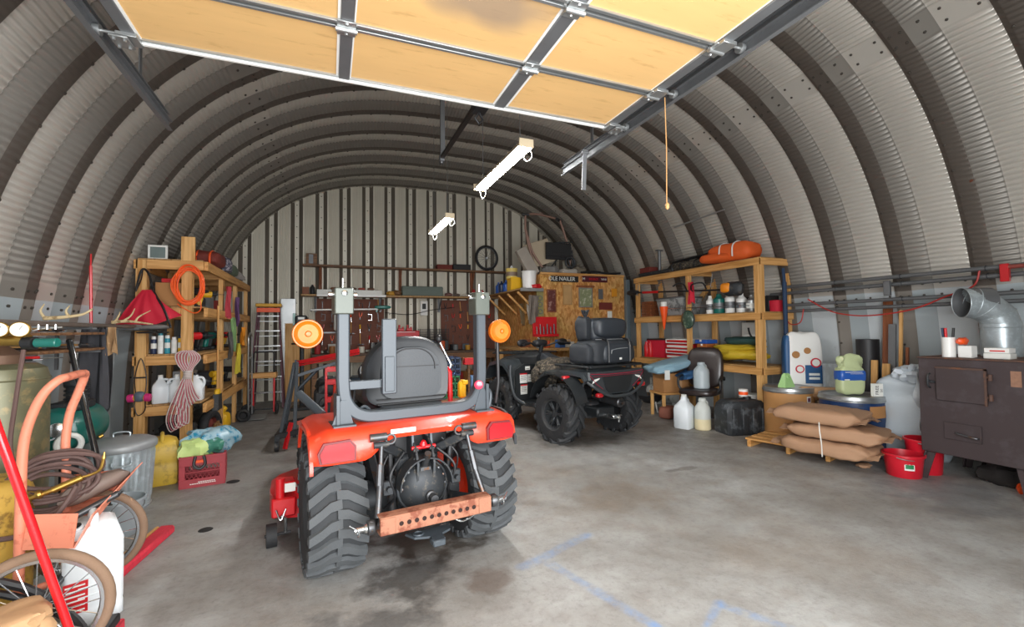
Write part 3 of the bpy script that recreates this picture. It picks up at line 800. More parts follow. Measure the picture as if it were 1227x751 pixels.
# lift arms, links
for sx in (-1, 1):
    b = MB(); b.bar((sx*.09, -.18, .62), (sx*.25, -.34, .735), .03, .05, .006, up=(0, 0, 1)); b.cyl((sx*.25-.04, -.345, .735), (sx*.25+.04, -.345, .735), .018, n=12); b.build('lift_arm', m_cast, TR)
    b = MB(); b.cyl((sx*.25, -.35, .73), (sx*.27, -.40, .56), .012); b.cyl((sx*.27, -.40, .56), (sx*.30, -.47, .40), .016); b.cyl((sx*.262, -.38, .64), (sx*.275, -.41, .54), .019, n=8); b.build('lift_rod', m_iron, TR)
    b = MB(); b.bar((sx*.16, .02, .30), (sx*.33, -.5, .37), .014, .055, .003, up=(0, 0, 1)); b.build('lower_link', m_cast, TR)
    b = MB(); b.cyl((sx*.335-.03, -.5, .375), (sx*.42, -.5, .375), .014, n=12); b.lathe([(.0, -.03), (.02, -.022), (.028, 0), (.02, .022), (0, .03)], (sx*.35, -.5, .375), (1, 0, 0), 14)
    b.torus((sx*.40, -.5, .36), (1, 0, 0), .022, .003, 14, 5); b.cyl((sx*.40, -.52, .375), (sx*.44, -.49, .40), .004, n=6); b.build('ball_pin', m_chrome, TR)
    b = MB(); b.lathe([(.032, 0), (.036, .008), (.036, .03), (.028, .036)], (sx*.325, -.5, .375), (sx, 0, 0), 18); b.build('link_collar', m_iron, TR)
    b = MB(); b.tube([(sx*.12, -.1, .28), (sx*.2, -.2, .26), (sx*.27, -.38, .33)], .009, 6, sm=5); b.tube([(sx*.1, -.25, .65), (sx*.19, -.3, .55), (sx*.16, -.28, .42), (sx*.2, -.2, .34)], .008, 6, sm=6); b.tube([(sx*.14, -.22, .7), (sx*.22, -.27, .6), (sx*.21, -.25, .48)], .006, 6, sm=6)
    ob = b.build('hose', m_black, TR); ob['kind'] = 'stuff'
    # bent brackets beside wheels
    b = MB(); b.bar((sx*.2, -.1, .42), (sx*.29, -.18, .76), .05, .012, .002); b.cyl((sx*.22, -.34, .775), (sx*.31, -.34, .775), .022, n=12); b.torus((sx*.2, -.345, .76), (0, 1, 0), .025, .007, 14, 6); b.build('side_bracket', m_iron, TR)
b = MB(); b.box(.19, .24, .0, .1, .35, .75, .005); b.build('red_brace', m_red, TR)
b = MB(); b.sheet(lambda u, v: (.155*math.cos(PI*u), -.27-.10*v, .47+.165*math.sin(PI*u)), 14, 1, .008); b.build('shaft_guard', m_cast, TR)
for sx in (-1, 1):
    b = MB(); b.cyl((sx*.15, -.2, .30), (sx*.17, -.24, .52), .026, n=12); b.cyl((sx*.17, -.24, .52), (sx*.18, -.26, .66), .012, n=8); b.build('hydraulic_ram', m_iron, TR)
    b = MB(); b.box(sx*.2-.03, sx*.2+.03, -.3, -.27, .44, .52, .006); b.cyl((sx*.2, -.30, .48), (sx*.2, -.33, .48), .014, n=8); b.build('bracket', m_cast, TR)
b = MB(); b.cyl((.0, -.38, .66), (.0, -.30, .56), .02, n=10); b.box(-.035, .035, -.34, -.28, .53, .58, .006); b.build('top_link', m_iron, TR)
# drawbar with holes
b = MB(); b.box(-.305, .305, -.545, -.525, .335, .425, .004); b.box(-.305, .305, -.525, -.47, .335, .345, .002); b.box(-.305, .305, -.525, -.47, .415, .425, .002)
b.box(-.305, -.23, -.55, -.545, .34, .42, .002); b.box(.23, .305, -.55, -.545, .34, .42, .002)
db = b.build('drawbar', m_rust, TR)
for k in range(11):
    b = MB(); b.lathe([(.0115, 0), (.0115, .0022), (.006, .0022), (.0055, .0006), (0, .0006)], (-.2+.04*k, -.5455, .38), (0, -1, 0), 12); b.build('hole', m_hole, db)
b = MB()
for k in range(7):
    x = -.24+.03*k+(.24 if k > 3 else 0); b.lathe([(.008, 0), (.008, .012), (.004, .016)], (x, -.50, .335), (0, 0, -1), 6)
b.tube([(.1, -.5, .33), (.14, -.51, .305), (.2, -.5, .31), (.25, -.49, .33)], .005, 5, sm=5); ob = b.build('drawbar_hardware', m_chrome, TR); ob['kind'] = 'stuff'
# under-seat plate behind the band, panels with decal
b = MB(); b.box(-.2, .2, -.16, -.12, .6, .84, .01); b.build('rear_panel', m_black, TR)
# levers
b = MB(); b.tube([(.30, .2, .86), (.33, .2, 1.0), (.37, .18, 1.1), (.31, .2, 1.23), (.29, .2, 1.27)], .008, 8); b.build('lever_rod', m_chrome, TR)
b = MB(); b.blob((.285, .2, 1.285), (.025, .025, .03), nu=12, nv=8); b.build('lever_knob', m_black, TR)
b = MB(); b.tube([(.26, .1, 1.08), (.31, .1, 1.08), (.325, .1, 1.06), (.33, .1, .86)], .018, 8); b.build('grab_handle', m_redd, TR)
b = MB(); b.box(.38, .43, .05, .1, .88, .99, .01); b.box(.40, .44, .04, .11, .97, 1.0, .006); b.build('yellow_grip', m_yellow, TR)
b = MB(); b.lathe([(.028, 0), (.028, .006), (.02, .01)], (.385, -.235, 1.0), (-.4, -1, 0), 14); b.build('reflector', mat('pink_reflector', 'e0304e', rough=.2, coat=.6), TR)
# pedal, controls left side of seat
b = MB(); b.box(-.34, -.2, .05, .5, .78, .86, .02); b.cyl((-.3, .2, .86), (-.33, .18, 1.0), .012); b.blob((-.33, .18, 1.02), (.03, .03, .025), nu=10, nv=6); b.tube([(-.25, .1, .86), (-.22, .08, .98), (-.3, .05, 1.03), (-.33, .0, .9)], .006, 6, sm=5); b.build('control_console', m_vinyl2, TR)
b = MB(); b.tube([(-.36, -.15, .86), (-.30, -.16, .92), (-.24, -.15, .86)], .008, 6, sm=6); b.tube([(.5, -.15, .84), (.51, -.15, .93), (.46, -.15, .98)], .012, 8, sm=5); b.build('grab_rail', m_grey, TR)
# mower deck
b = MB(); M = Matrix.Identity(4)
out = [(-.72, .62), (-.74, .75), (-.72, 1.0), (-.55, 1.15), (.5, 1.15), (.62, 1.0), (.62, .7), (.5, .55), (-.3, .5), (-.55, .52), (-.66, .55)]
b.loft([[(x, y, .12) for x, y in out], [(x, y, .25) for x, y in out], [(x*.93, .83+(y-.83)*.9, .29) for x, y in out]]); dk = b.build('mower_deck', m_redd, TR)
b = MB(); b.box(-.70, -.60, .5, .62, .30, .37, .008); b.cyl((-.69, .5, .20), (-.69, .5, .40), .028, n=12); b.box(-.74, -.60, .46, .56, .16, .28, .01); b.build('roller_bracket', m_redd, TR)
b = MB(); b.cyl((-.77, .44, .07), (-.71, .44, .07), .07, n=20); b.cyl((-.78, .44, .07), (-.63, .44, .07), .01, n=8); b.build('gauge_wheel', m_rubberd, TR)
b = MB(); b.tube([(-.66, .44, .07), (-.66, .44, .16), (-.69, .44, .18)], .01, 8); b.tube([(-.715, .44, .22), (-.69, .42, .16), (-.66, .44, .22)], .005, 6, sm=5); b.build('wheel_fork', m_chrome, TR)
b = MB(); b.box(-.70, -.60, .497, .499, .305, .36, 0); b.box(-.70, -.58, .62, .70, .292, .294); b.build('deck_label', m_label, dk)
b = MB(); b.cyl((-.56, .42, .28), (-.56, .62, .60), .018, n=10); b.cyl((-.52, .3, .66), (-.52, .34, .4), .02); b.build('black_tube', m_black, TR)
b = MB(); b.cyl((-.45, .38, .8), (-.57, .62, .92), .028, n=12); b.build('grey_tube', m_grey, TR)
# ================================================================ QUAD BIKE
m_atv = mat('charcoal_bodywork', '33383b', rough=.38, var=.08, coat=.15)
m_atvd = mat('black_bodywork', '1f2224', rough=.5, var=.12)
m_camo = mat('camo_cloth', '6a5f50', rough=.85, var=.3, scale=22, col2='2c2923', amt=.7)
m_nylon = mat('black_nylon', '24282d', rough=.7, var=.12, scale=5, bump=.15, bscale=150)
m_nylon2 = mat('black_nylon_sheen', '2b3036', rough=.45, var=.1, bump=.1, bscale=40)
m_zip = mat('zip_silver', 'b9bcbe', rough=.3, metal=.6)
m_stripe = mat('dark_red_stripe', '8d1f35', rough=.4)
AT = thing('quad_bike', 'charcoal quad bike with chevron tyres and a big black cargo bag behind the seat', 'quad bike', (3.03, 4.98, 0), R(13))
am = tyre_mesh(.335, .27, .17, 14, 'chevron', 'quad_tyre', [m_rubberd, m_lugd]); af = tyre_mesh(.325, .22, .16, 14, 'chevron', 'quad_tyre_front', [m_rubberd, m_lugd])
def mag_rim(r, w):
    b = MB(); h = w/2
    b.lathe([(r+.01, -h), (r*.95, -h*.9), (r*.9, 0), (r*.95, h*.9), (r+.01, h)], (0, 0, 0), (1, 0, 0), 28, cap=False)
    b.lathe([(r*.9, h*.1), (r*.3, h*.2), (0, h*.2)], (0, 0, 0), (1, 0, 0), 28, cap=False)
    for k in range(6):
        a = 2*PI*k/6
        for da in (-.13, .13):
            b.bar((h*.55, r*.2*math.cos(a), r*.2*math.sin(a)), (h*.75, r*.92*math.cos(a+da), r*.92*math.sin(a+da)), .02, .02, .004, up=(1, 0, 0))
    b.cyl((h*.2, 0, 0), (h*.75, 0, 0), r*.25, n=14)
    return b.mesh('quad_rim', mat('dark_alloy', '45484b', rough=.35, metal=.6), 40)
arm = mag_rim(.165, .2)
for sx in (-1, 1):
    t = inst('rear_tyre', am, AT, (sx*.49, 0, .335), (0, 0, 0 if sx > 0 else PI)); inst('rim', arm, t)
    t = inst('front_tyre', af, AT, (sx*.46, 1.27, .325), (0, 0, (0 if sx > 0 else PI)+R(6))); inst('rim', arm, t)
# rear bodywork shell over the wheels
b = MB(); rings = []
for i in range(25):
    x = -.50+1.0*i/24; ax = abs(x)/.5; dr = .05*ax**3
    rings.append([(x, y, z-dr) for y, z in ((-.42, .70+.06*ax), (-.46, .80), (-.40, .865), (-.1, .885), (.25, .87), (.36, .80), (.42, .66), (.40, .66), (.34, .78), (.24, .845), (-.1, .86), (-.39, .84), (-.44, .79), (-.40, .70+.06*ax))])
b.loft(rings); b.build('rear_bodywork', m_atv, AT, ang=45)
for sx in (-1, 1):
    b = MB(); ring = []
    for k in range(14):
        a = R(165)-R(150)*k/13; y = .43*math.cos(a); z = .40+.43*math.sin(a)
        ring.append([(sx*.42, y, z), (sx*.60, y*1.04, z-.03), (sx*.60, y*1.04, z-.015), (sx*.42, y, z+.02)])
    b.loft(ring); b.build('rear_mudguard', m_atvd, AT)
# rear fascia: tapered panel with recessed centre and lower bumper bow
b = MB()
def fas(y, k): return [(-.47*k, y, .85), (.47*k, y, .85), (.46*k, y, .76), (.30*k, y, .64), (.2*k, y, .585), (-.2*k, y, .585), (-.30*k, y, .64), (-.46*k, y, .76)]
b.loft([fas(-.40, 1), fas(-.47, 1), fas(-.485, .96)]); fa = b.build('rear_fascia', m_atv, AT)
b = MB(); b.loft([[(-.26*k, y, .79), (.26*k, y, .79), (.2*k, y, .64), (.15*k, y, .60), (-.15*k, y, .60), (-.2*k, y, .64)] for y, k in ((-.485, 1), (-.50, .96))]); b.build('centre_panel', m_atvd, fa)
b = MB()
b.tube([(-.44, -.49, .83), (-.2, -.497, .815), (.2, -.497, .815), (.44, -.49, .83)], .006, 5); b.tube([(-.45, -.49, .815), (-.36, -.492, .72), (-.25, -.492, .65)], .004, 5); b.tube([(.45, -.49, .815), (.36, -.492, .72), (.25, -.492, .65)], .004, 5)
b.tube([(-.4, -.492, .80), (-.3, -.492, .795), (.3, -.492, .795), (.4, -.492, .80)], .003, 5); o = b.build('stripe', m_stripe, fa); o['kind'] = 'stuff'
for sx in (-1, 1):
    b = MB(); b.prism([(0, 0), (.11, .045), (.12, .06), (.03, .045)], 0, .006, Matrix(((-sx if sx > 0 else 1, 0, 0, sx*.42), (0, 0, -1, -.486), (0, 1, 0, .72), (0, 0, 0, 1)))); b.build('white_flash', m_label, fa)
b = MB(); b.tube([(-.46, -.45, .74), (-.40, -.51, .68), (-.25, -.53, .60), (-.12, -.535, .565), (.12, -.535, .565), (.25, -.53, .60), (.40, -.51, .68), (.46, -.45, .74)], .018, 8, sm=4); b.build('bumper_bow', m_atv, AT)
for (x, y, z, s) in ((-.54, -.18, .77, 1), (-.28, -.46, .58, .9), (.43, -.47, .66, 1)):
    b = MB(); b.blob((x, y, z), (.055*s, .035*s, .03*s), e=.6, nu=16, nv=8); b.build('tail_light', m_lens, AT)
# rear rack
b = MB()
for y in (-.47, -.3, -.1, .1): b.cyl((-.44, y, .905), (.44, y, .905), .012, n=8)
for x in (-.44, -.2, .2, .44): b.cyl((x, -.47, .905), (x, .12, .905), .014, n=8)
b.box(-.44, .44, -.49, -.46, .89, .915, .006)
for x in (-.4, .4):
    for y in (-.4, .05): b.cyl((x, y, .86), (x, y, .90), .012, n=6)
b.build('rear_rack', m_atvd, AT)
# rear suspension, axle, shocks, muffler
b = MB(); b.blob((0, 0, .34), (.12, .14, .12), e=.7, nu=16, nv=10); b.cyl((-.36, 0, .335), (.36, 0, .335), .022); b.cyl((-.2, 0, .335), (-.12, 0, .335), .045, .03); b.cyl((.12, 0, .335), (.2, 0, .335), .03, .045); b.lathe([(.03, 0), (.05, .03), (.05, .06), (.02, .08)], (0, -.12, .33), (0, -1, 0), 14); b.build('rear_axle', m_iron, AT)
for sx in (-1, 1):
    b = MB(); b.tube([(sx*.08, -.12, .26), (sx*.36, -.05, .28)], .014, 8); b.tube([(sx*.08, .12, .26), (sx*.36, .05, .28)], .014, 8); b.tube([(sx*.1, -.1, .45), (sx*.36, 0, .42)], .012, 8); b.build('wishbone', m_cast, AT)
    b = MB(); b.cyl((sx*.28, -.1, .30), (sx*.20, -.12, .68), .016)
    pts = [(sx*(.28-.08*k/60)+.035*math.cos(k*.7), -.1-.02*k/60+.035*math.sin(k*.7), .36+.28*k/60) for k in range(61)]
    b.tube(pts, .006, 5); b.build('shock_absorber', m_iron, AT)
b = MB(); b.cyl((.17, -.38, .44), (.17, .05, .47), .06, n=20, b=.01); b.cyl((.17, -.42, .44), (.17, -.38, .44), .025, n=12); b.build('muffler', m_iron, AT)
b = MB(); b.box(-.05, .05, -.46, -.2, .28, .33, .008); b.lathe([(.0, -.025), (.018, -.018), (.025, 0), (.018, .018), (.012, .025), (.012, .05)], (0, -.49, .30), (0, 0, -1), 14); b.cyl((0, -.49, .27), (0, -.49, .33), .01); b.box(-.025, .025, -.52, -.45, .325, .335, .003); b.build('tow_hitch', m_chrome, AT)
b = MB(); b.box(-.15, .15, -.3, 1.3, .28, .40, .02); b.box(-.2, .2, .1, .9, .38, .62, .04); b.cyl((-.24, .5, .5), (.24, .5, .5), .14, n=20); b.build('engine_frame', m_atvd, AT)
# seat + camo cover
b = MB(); b.loft([[(x*w, y, z0+q) for x, q in ((-1, -.1), (-.95, -.02), (-.6, .03), (.6, .03), (.95, -.02), (1, -.1))] for y, w, z0 in ((-.05, .17, .92), (.15, .2, .93), (.4, .17, .90), (.65, .13, .92), (.85, .1, .98))]); b.build('seat', m_nylon, AT)
b = MB(); b.blob((-.22, .32, .84), (.27, .2, .13), e=.8, nu=22, nv=12, noise=.35, seed=3); b.blob((-.33, .45, .74), (.16, .13, .16), e=.8, nu=18, nv=10, noise=.4, seed=5); b.build('camo_cover', m_camo, AT)
# side panels and footwell
for sx in (-1, 1):
    b = MB(); b.loft([[(sx*x, y, z) for x, z in ((.2, .36), (.5, .34), (.54, .36), (.54, .39), (.5, .38), (.2, .40))] for y in (.38, .9)]); b.build('footboard', m_atvd, AT)
    b = MB()
    prof = [(.80, .36, .50), (.86, .50, .54), (.92, .68, .56), (.98, .80, .56), (1.1, .88, .55), (1.3, .90, .54), (1.5, .86, .52), (1.62, .76, .5), (1.66, .66, .48)]
    rings = [[(sx*.12, y, z+.06 if y > 1.0 else z), (sx*xo, y, z), (sx*(xo+.01), y-.0, z-.05), (sx*(xo-.03), y+.02, z-.05), (sx*.14, y+.02, z-.03)] for y, z, xo in prof]
    b.loft(rings); b.build('front_mudguard', m_atv, AT)
    b = MB(); b.box(sx*.47-.08, sx*.47+.08, .84, .856, .37, .70, .01); b.build('splash_panel', m_atvd, AT)
# footwell rear face with decals on the left
b = MB(); b.prism([(-.56, .36), (-.22, .36), (-.22, .86), (-.42, .88), (-.56, .80)], 0, .02, Matrix(((1, 0, 0, 0), (0, 0, -1, .80), (0, 1, 0, 0), (0, 0, 0, 1)))); sp = b.build('leg_shield', m_atvd, AT)
for (x0, x1, z0, z1, red) in ((-.50, -.38, .62, .75, 1), (-.37, -.29, .63, .73, 0), (-.49, -.38, .47, .60, 1), (-.41, -.33, .79, .84, 0)):
    b = MB(); b.box(x0, x1, .777, .779, z0, z1); o = b.build('decal', m_label, sp)
    if red:
        b = MB(); b.box(x0, x1, .775, .7768, z1-.018, z1); b.build('decal_heading', m_redd, sp)
    b = MB()
    for k in range(4): b.box(x0+.012, x1-.012-.01*(k % 2), .7755, .7765, z1-.035-.018*k, z1-.030-.018*k)
    o = b.build('decal_print', m_ink, sp); o['kind'] = 'stuff'
b = MB(); b.tube([(-.57, .9, .86), (-.585, .88, .7), (-.57, .80, .45), (-.52, .6, .36)], .022, 8, sm=5); b.build('fender_edge', m_atv, AT)
# front rack, handlebars, dash
b = MB()
for y in (1.1, 1.25, 1.4, 1.55): b.cyl((-.40, y, 1.0), (.40, y, 1.0), .012, n=8)
for x in (-.40, -.15, .15, .4): b.cyl((x, 1.08, 1.0), (x, 1.6, .99), .013, n=8)
b.build('front_rack', m_atvd, AT)
b = MB(); b.loft([[(x*w, y, z0+q) for x, q in ((-1, -.25), (-1, -.03), (-.6, .03), (.6, .03), (1, -.03), (1, -.25))] for y, w, z0 in ((.85, .16, .98), (1.05, .28, .98), (1.6, .3, .9), (1.75, .2, .75))]); b.build('front_cowl', m_atvd, AT)
b = MB(); b.tube([(-.40, .80, 1.13), (-.25, .86, 1.15), (-.1, .95, 1.10), (.1, .95, 1.10), (.25, .86, 1.15), (.40, .80, 1.13)], .012, 8, sm=5)
b.cyl((0, .98, .95), (0, .93, 1.12), .03); hb = b.build('handlebar', m_atvd, AT)
for sx in (-1, 1):
    b = MB(); b.cyl((sx*.30, .84, 1.145), (sx*.42, .79, 1.13), .02, n=12); b.build('grip', m_black, hb)
    b = MB(); b.blob((sx*.36, .90, 1.15), (.09, .03, .05), e=.8, nu=14, nv=8); b.tube([(sx*.28, .9, 1.14), (sx*.42, .86, 1.13)], .006, 6); b.build('hand_guard', m_black, hb)
b = MB(); b.blob((0, .97, 1.14), (.12, .07, .05), e=.7, nu=16, nv=8); b.build('dash_pod', m_black, AT)
# cargo bag (rests on the rack: a thing of its own)
BG = thing('cargo_bag', 'big black nylon cargo bag strapped behind the seat of the quad bike', 'bag', (3.03+.27*math.sin(R(13)), 4.98-.27*math.cos(R(13)), .918), R(13))
b = MB(); b.blob((0, 0, .145), (.34, .2, .145), e=.35, nu=32, nv=16, noise=.05, seed=2); b.build('main_box', m_nylon, BG)
b = MB(); b.blob((.04, -.14, .13), (.25, .09, .115), e=.45, nu=26, nv=12, noise=.05, seed=4); fp = b.build('front_pocket', m_nylon2, BG)
b = MB(); b.tube([(-.1, -.226, .17), (.0, -.23, .185), (.15, -.23, .19), (.25, -.2, .185)], .0045, 5, sm=4); b.cyl((.245, -.205, .185), (.25, -.21, .16), .005, n=6); b.cyl((-.1, -.226, .17), (-.11, -.228, .13), .005, n=6); b.build('zip', m_zip, fp)
b = MB(); b.box(.02, .06, -.234, -.23, .055, .08, .001); b.build('cloth_label', m_label, fp)
for sx in (-1, 1):
    b = MB(); b.blob((sx*.33, .02, .13), (.09, .17, .12), e=.5, nu=20, nv=10, noise=.08, seed=6+sx); b.build('side_pocket', m_nylon, BG)
b = MB(); b.blob((.03, .03, .40), (.27, .13, .15), e=.5, nu=26, nv=14, noise=.08, seed=9); b.blob((.03, -.02, .43), (.26, .14, .12), e=.5, nu=26, nv=14, noise=.05, seed=11); b.build('backrest_roll', m_nylon2, BG)
b = MB(); b.box(-.26, .3, -.13, -.12, .29, .298, .002); b.build('reflective_piping', m_zip, BG)
b = MB(); b.blob((-.27, .06, .42), (.08, .1, .14), e=.6, nu=16, nv=10, noise=.15, seed=12); b.build('side_pouch', m_nylon, BG)
b = MB()
for k in range(8):
    a = k*.8; b.tube([(-.25, .05, .55), (-.25+.03*math.cos(a), .05+.03*math.sin(a), .60), (-.25+.045*math.cos(a+.5), .05+.045*math.sin(a+.5), .64), (-.25+.02*math.cos(a+1), .05+.02*math.sin(a+1), .60)], .008, 6, sm=3)
b.build('strap_bundle', m_nylon, BG)
for x in (-.16, .2):
    b = MB(); b.tube([(x, -.235, .03), (x, -.235, .2), (x, -.2, .29), (x, .0, .3)], .01, 4, sm=4); b.build('strap', m_black, BG)
# ================================================================ TIMBER RACKS
m_pineX = wood('pine_along_x', 'd3a163', 'b37d3f', axis='X'); m_pineY = wood('pine_along_y', 'cf9c5c', 'ad7638', axis='Y'); m_pineZ = wood('pine_upright', 'd9aa6c', 'b98546', axis='Z')
m_ply = wood('shelf_plywood', 'b08a58', '8f6a3c', axis='Y')
m_old = wood('old_plank', '86603f', '5c3d26', axis='X')
m_brownw = wood('brown_board', '8a4f2c', '6b3a1e', axis='Z')
def timber(p0, p1, w, h, axis, parent, name='beam', up=None):
    b = MB(); b.bar(p0, p1, w, h, .003, up=up)
    return b.build(name, {'X': m_pineX, 'Y': m_pineY, 'Z': m_pineZ}[axis], parent)
# right rack: front face X=5.08, runs from Y 4.15 to 6.75
RR = thing('timber_rack', 'open timber shelf rack loaded with gear along the right wall', 'rack', (5.23, 4.28, 0))
DX, LY = .56, 2.62
for y in (.045, LY/2, LY-.045):
    for x in (.02, DX-.02):
        if y == .045 and x < .1:
            timber((x, y, 0), (x, y, 2.25), .09, .09, 'Z', RR, 'post')
        else: timber((x, y, 0), (x, y, 2.23), .04, .09, 'Z', RR, 'post')
for z in (.80, 1.52, 2.24):
    for x in (-.02, DX+.02): timber((x, 0.0, z-.045), (x, LY, z-.045), .038, .09, 'Y', RR)
    for y in (.0, LY/2, LY): timber((0, y, z-.045), (DX, y, z-.045), .038, .09, 'X', RR, 'cross_member')
    n = 4
    for k in range(n):
        b = MB(); w = (DX-.02)/n; b.box(.01+k*w, .01+(k+1)*w-.006, .02, LY-.02, z, z+.018, .002); b.build('shelf_board', m_ply, RR)
timber((DX-.02, LY/2, 2.1), (DX-.02, LY/2+.35, 1.75), .035, .08, 'Z', RR, 'brace')
# left rack: end face toward camera at Y=6.0, from X -1.95 to -1.33, runs to Y 8.9
LR = thing('timber_rack', 'open timber shelf rack on the left, orange cord and rope hung from its end', 'rack', (-1.92, 6.0, 0))
DX2, LY2 = .62, 2.95
for y, xs in ((.045, (.05, .46)), (1.0, (.05, .60)), (1.95, (.05, .60)), (LY2-.045, (.05, .60))):
    for x in xs:
        if y < .1: timber((x, y, 0), (x, y, 2.14 if x < .2 else 2.10), .10, .09, 'Z', LR, 'post')
        else: timber((x, y, 0), (x, y, 2.1), .05, .09, 'Z', LR, 'post')
for z in (.56, 1.10, 1.62, 2.14):
    for x in (.0, DX2+.02): timber((x, 0.0, z-.05), (x, LY2, z-.05), .038, .1, 'Y', LR)
    for y in (.0, 1.0, 1.95, LY2): timber((.1 if y == 0 else 0, y, z-.05), (.41 if (y == 0 and z < 2) else DX2, y, z-.05), .038, .1, 'X', LR, 'cross_member')
    for k in range(4):
        b = MB(); w = (DX2-.02)/4; b.box(.01+k*w, .01+(k+1)*w-.006, .02, LY2-.02, z, z+.018, .002); b.build('shelf_board', m_ply, LR)
b = MB(); b.box(0, .13, 0, .035, 0, .30, .004)
one(b, 'timber_offcut', m_pineZ, 'upright timber offcut standing on top of the left rack', 'wood', (-1.52, 6.01, 2.115))
# ================================================================ LEFT SIDE
m_pink = mat('faded_orange_paint', 'd98468', rough=.5, var=.08, scale=8, col2='b9624a', amt=.25)
m_tyreb = mat('tan_cycle_tyre', '7d6450', rough=.85, var=.15, scale=20, bump=.2)
m_olive = mat('olive_tank', '6a6950', rough=.4, metal=.3, var=.2, scale=7, col2='8a7c58', amt=.35)
m_yelltank = mat('chipped_yellow', 'c09a42', rough=.6, var=.12, scale=10, col2='8a6a2e', amt=.35)
m_brass = mat('brass', 'a98743', rough=.35, metal=.9, var=.2, scale=20)
m_hosem = mat('brown_rubber_hose', '5b4540', rough=.7, var=.2, scale=16)
m_teal = mat('teal_paint', '14665c', rough=.35, var=.12, coat=.2)
m_hdpe = mat('white_hdpe', 'dfe5e8', rough=.4, var=.03, scale=3, trans=0)
m_kraft = mat('kraft_paper', 'b58f68', rough=.8, var=.08, scale=5, bump=.3, bscale=12)
m_bristle = mat('red_bristles', 'c3283a', rough=.8, var=.25, scale=60, bump=.4, bscale=200, stretch=(1, 1, .1))
m_bone = mat('bleached_antler', 'c9b48a', rough=.6, var=.15, scale=15, col2='8d7650', amt=.3)
m_wirer = mat('bright_spokes', 'b8bbbd', rough=.25, metal=.9)
m_bark = mat('grey_pole_wood', '6b5f55', rough=.8, var=.2, scale=10)
m_cloth = mat('dark_canvas', '3c3c40', rough=.85, var=.2, scale=8, bump=.2)
m_redcl = mat('red_fabric', 'c01530', rough=.75, var=.1, scale=6, bump=.1)

def wheel(b_t, name, R_, r_t, parent, loc, rot, mt, mrim, spokes=18):
    """spoked wheel about local Y axis"""
    b = MB(); b.torus((0, 0, 0), (0, 1, 0), R_-r_t, r_t, 40, 10); t = b.build(name, mt, parent, loc, rot)
    b = MB(); rr_ = R_-2*r_t
    b.torus((0, 0, 0), (0, 1, 0), rr_, .012, 40, 6, 1.3); b.build('rim', m_wirer if mrim is None else mrim, t)
    b = MB(); b.cyl((0, -.035, 0), (0, .035, 0), .022, n=14); b.cyl((0, -.05, 0), (0, .05, 0), .008, n=8)
    for k in range(spokes):
        a = 2*PI*k/spokes; s = 1 if k % 2 else -1
        b.tube([(.02*math.cos(a+.5*s), s*.025, .02*math.sin(a+.5*s)), ((rr_-.005)*math.cos(a), 0, (rr_-.005)*math.sin(a))], .0022, 4)
    b.build('hub_and_spokes', m_wirer, t)
    return t
# --- gas welding cart
CT = thing('welding_cart', 'faded orange two-wheeled welding cart with spoked wheels and open tray', 'cart', (0, 0, 0))
axd = Vector((-.11, .72, 0)).normalized(); ra = math.atan2(-axd.x, axd.y)
wheel(None, 'cart_wheel', .245, .021, CT, (-1.075, 2.42, .245), (0, 0, ra), m_tyreb, None, 20)
wheel(None, 'cart_wheel', .245, .021, CT, (-1.20, 3.20, .245), (0, 0, ra), m_tyreb, None, 20)
b = MB(); b.cyl((-1.075, 2.42, .245), (-1.20, 3.20, .245), .016); b.build('axle', m_cast, CT)
hp = [(-1.27, 2.72, .16), (-1.27, 2.72, .62), (-1.265, 2.72, .85), (-1.24, 2.72, .98), (-1.20, 2.72, 1.08), (-1.16, 2.74, 1.135), (-1.15, 2.80, 1.145), (-1.165, 2.98, 1.148), (-1.18, 3.04, 1.13), (-1.21, 3.05, 1.04), (-1.24, 3.05, .94), (-1.255, 3.05, .80), (-1.25, 3.05, .62), (-1.25, 3.05, .18)]
b = MB(); b.tube(hp, .019, 10, sm=4); b.build('handle_frame', m_pink, CT)
for z in (.40, .34):
    b = MB(); b.cyl((-1.245, 2.72, z), (-1.235, 2.72, z), .012, n=8); b.build('bolt', m_chrome, CT)
def quad(b, pts, th):
    n = (Vector(pts[1])-Vector(pts[0])).cross(Vector(pts[2])-Vector(pts[0])).normalized()*th
    q = [Vector(p) for p in pts]; b.add(q+[p+n for p in q], [(0, 1, 2, 3), (7, 6, 5, 4), (0, 4, 5, 1), (1, 5, 6, 2), (2, 6, 7, 3), (3, 7, 4, 0)])
b = MB(); quad(b, [(-1.25, 2.70, .40), (-1.06, 2.66, .39), (-1.06, 2.70, .53), (-1.25, 2.74, .54)], .005)
quad(b, [(-1.06, 2.66, .39), (-1.10, 3.24, .50), (-.98, 3.20, .62), (-1.02, 2.72, .51)], .005)
quad(b, [(-1.25, 2.70, .40), (-1.06, 2.66, .39), (-1.10, 3.24, .46), (-1.33, 3.22, .46)], .005)
quad(b, [(-1.33, 3.22, .46), (-1.10, 3.24, .46), (-1.10, 3.25, .58), (-1.33, 3.23, .58)], .005); b.build('tray', m_pink, CT)
b = MB(); b.tube([(-1.45, 2.5, .44), (-1.2, 2.6, .28), (-1.0, 2.55, .12), (-.93, 2.45, .07)], .018, 8, sm=4); b.tube([(-1.5, 2.6, .36), (-1.2, 2.65, .2), (-1.0, 2.6, .06)], .016, 8, sm=4); b.build('frame_tube', m_black, CT)
for p, q in (((-1.27, 2.72, .40), (-1.25, 3.05, .40)), ((-1.25, 3.05, .20), (-1.2, 3.19, .245)), ((-1.27, 2.72, .20), (-1.12, 2.7, .245))): b = MB(); b.cyl(p, q, .015); b.build('cross_tube', m_pink, CT)
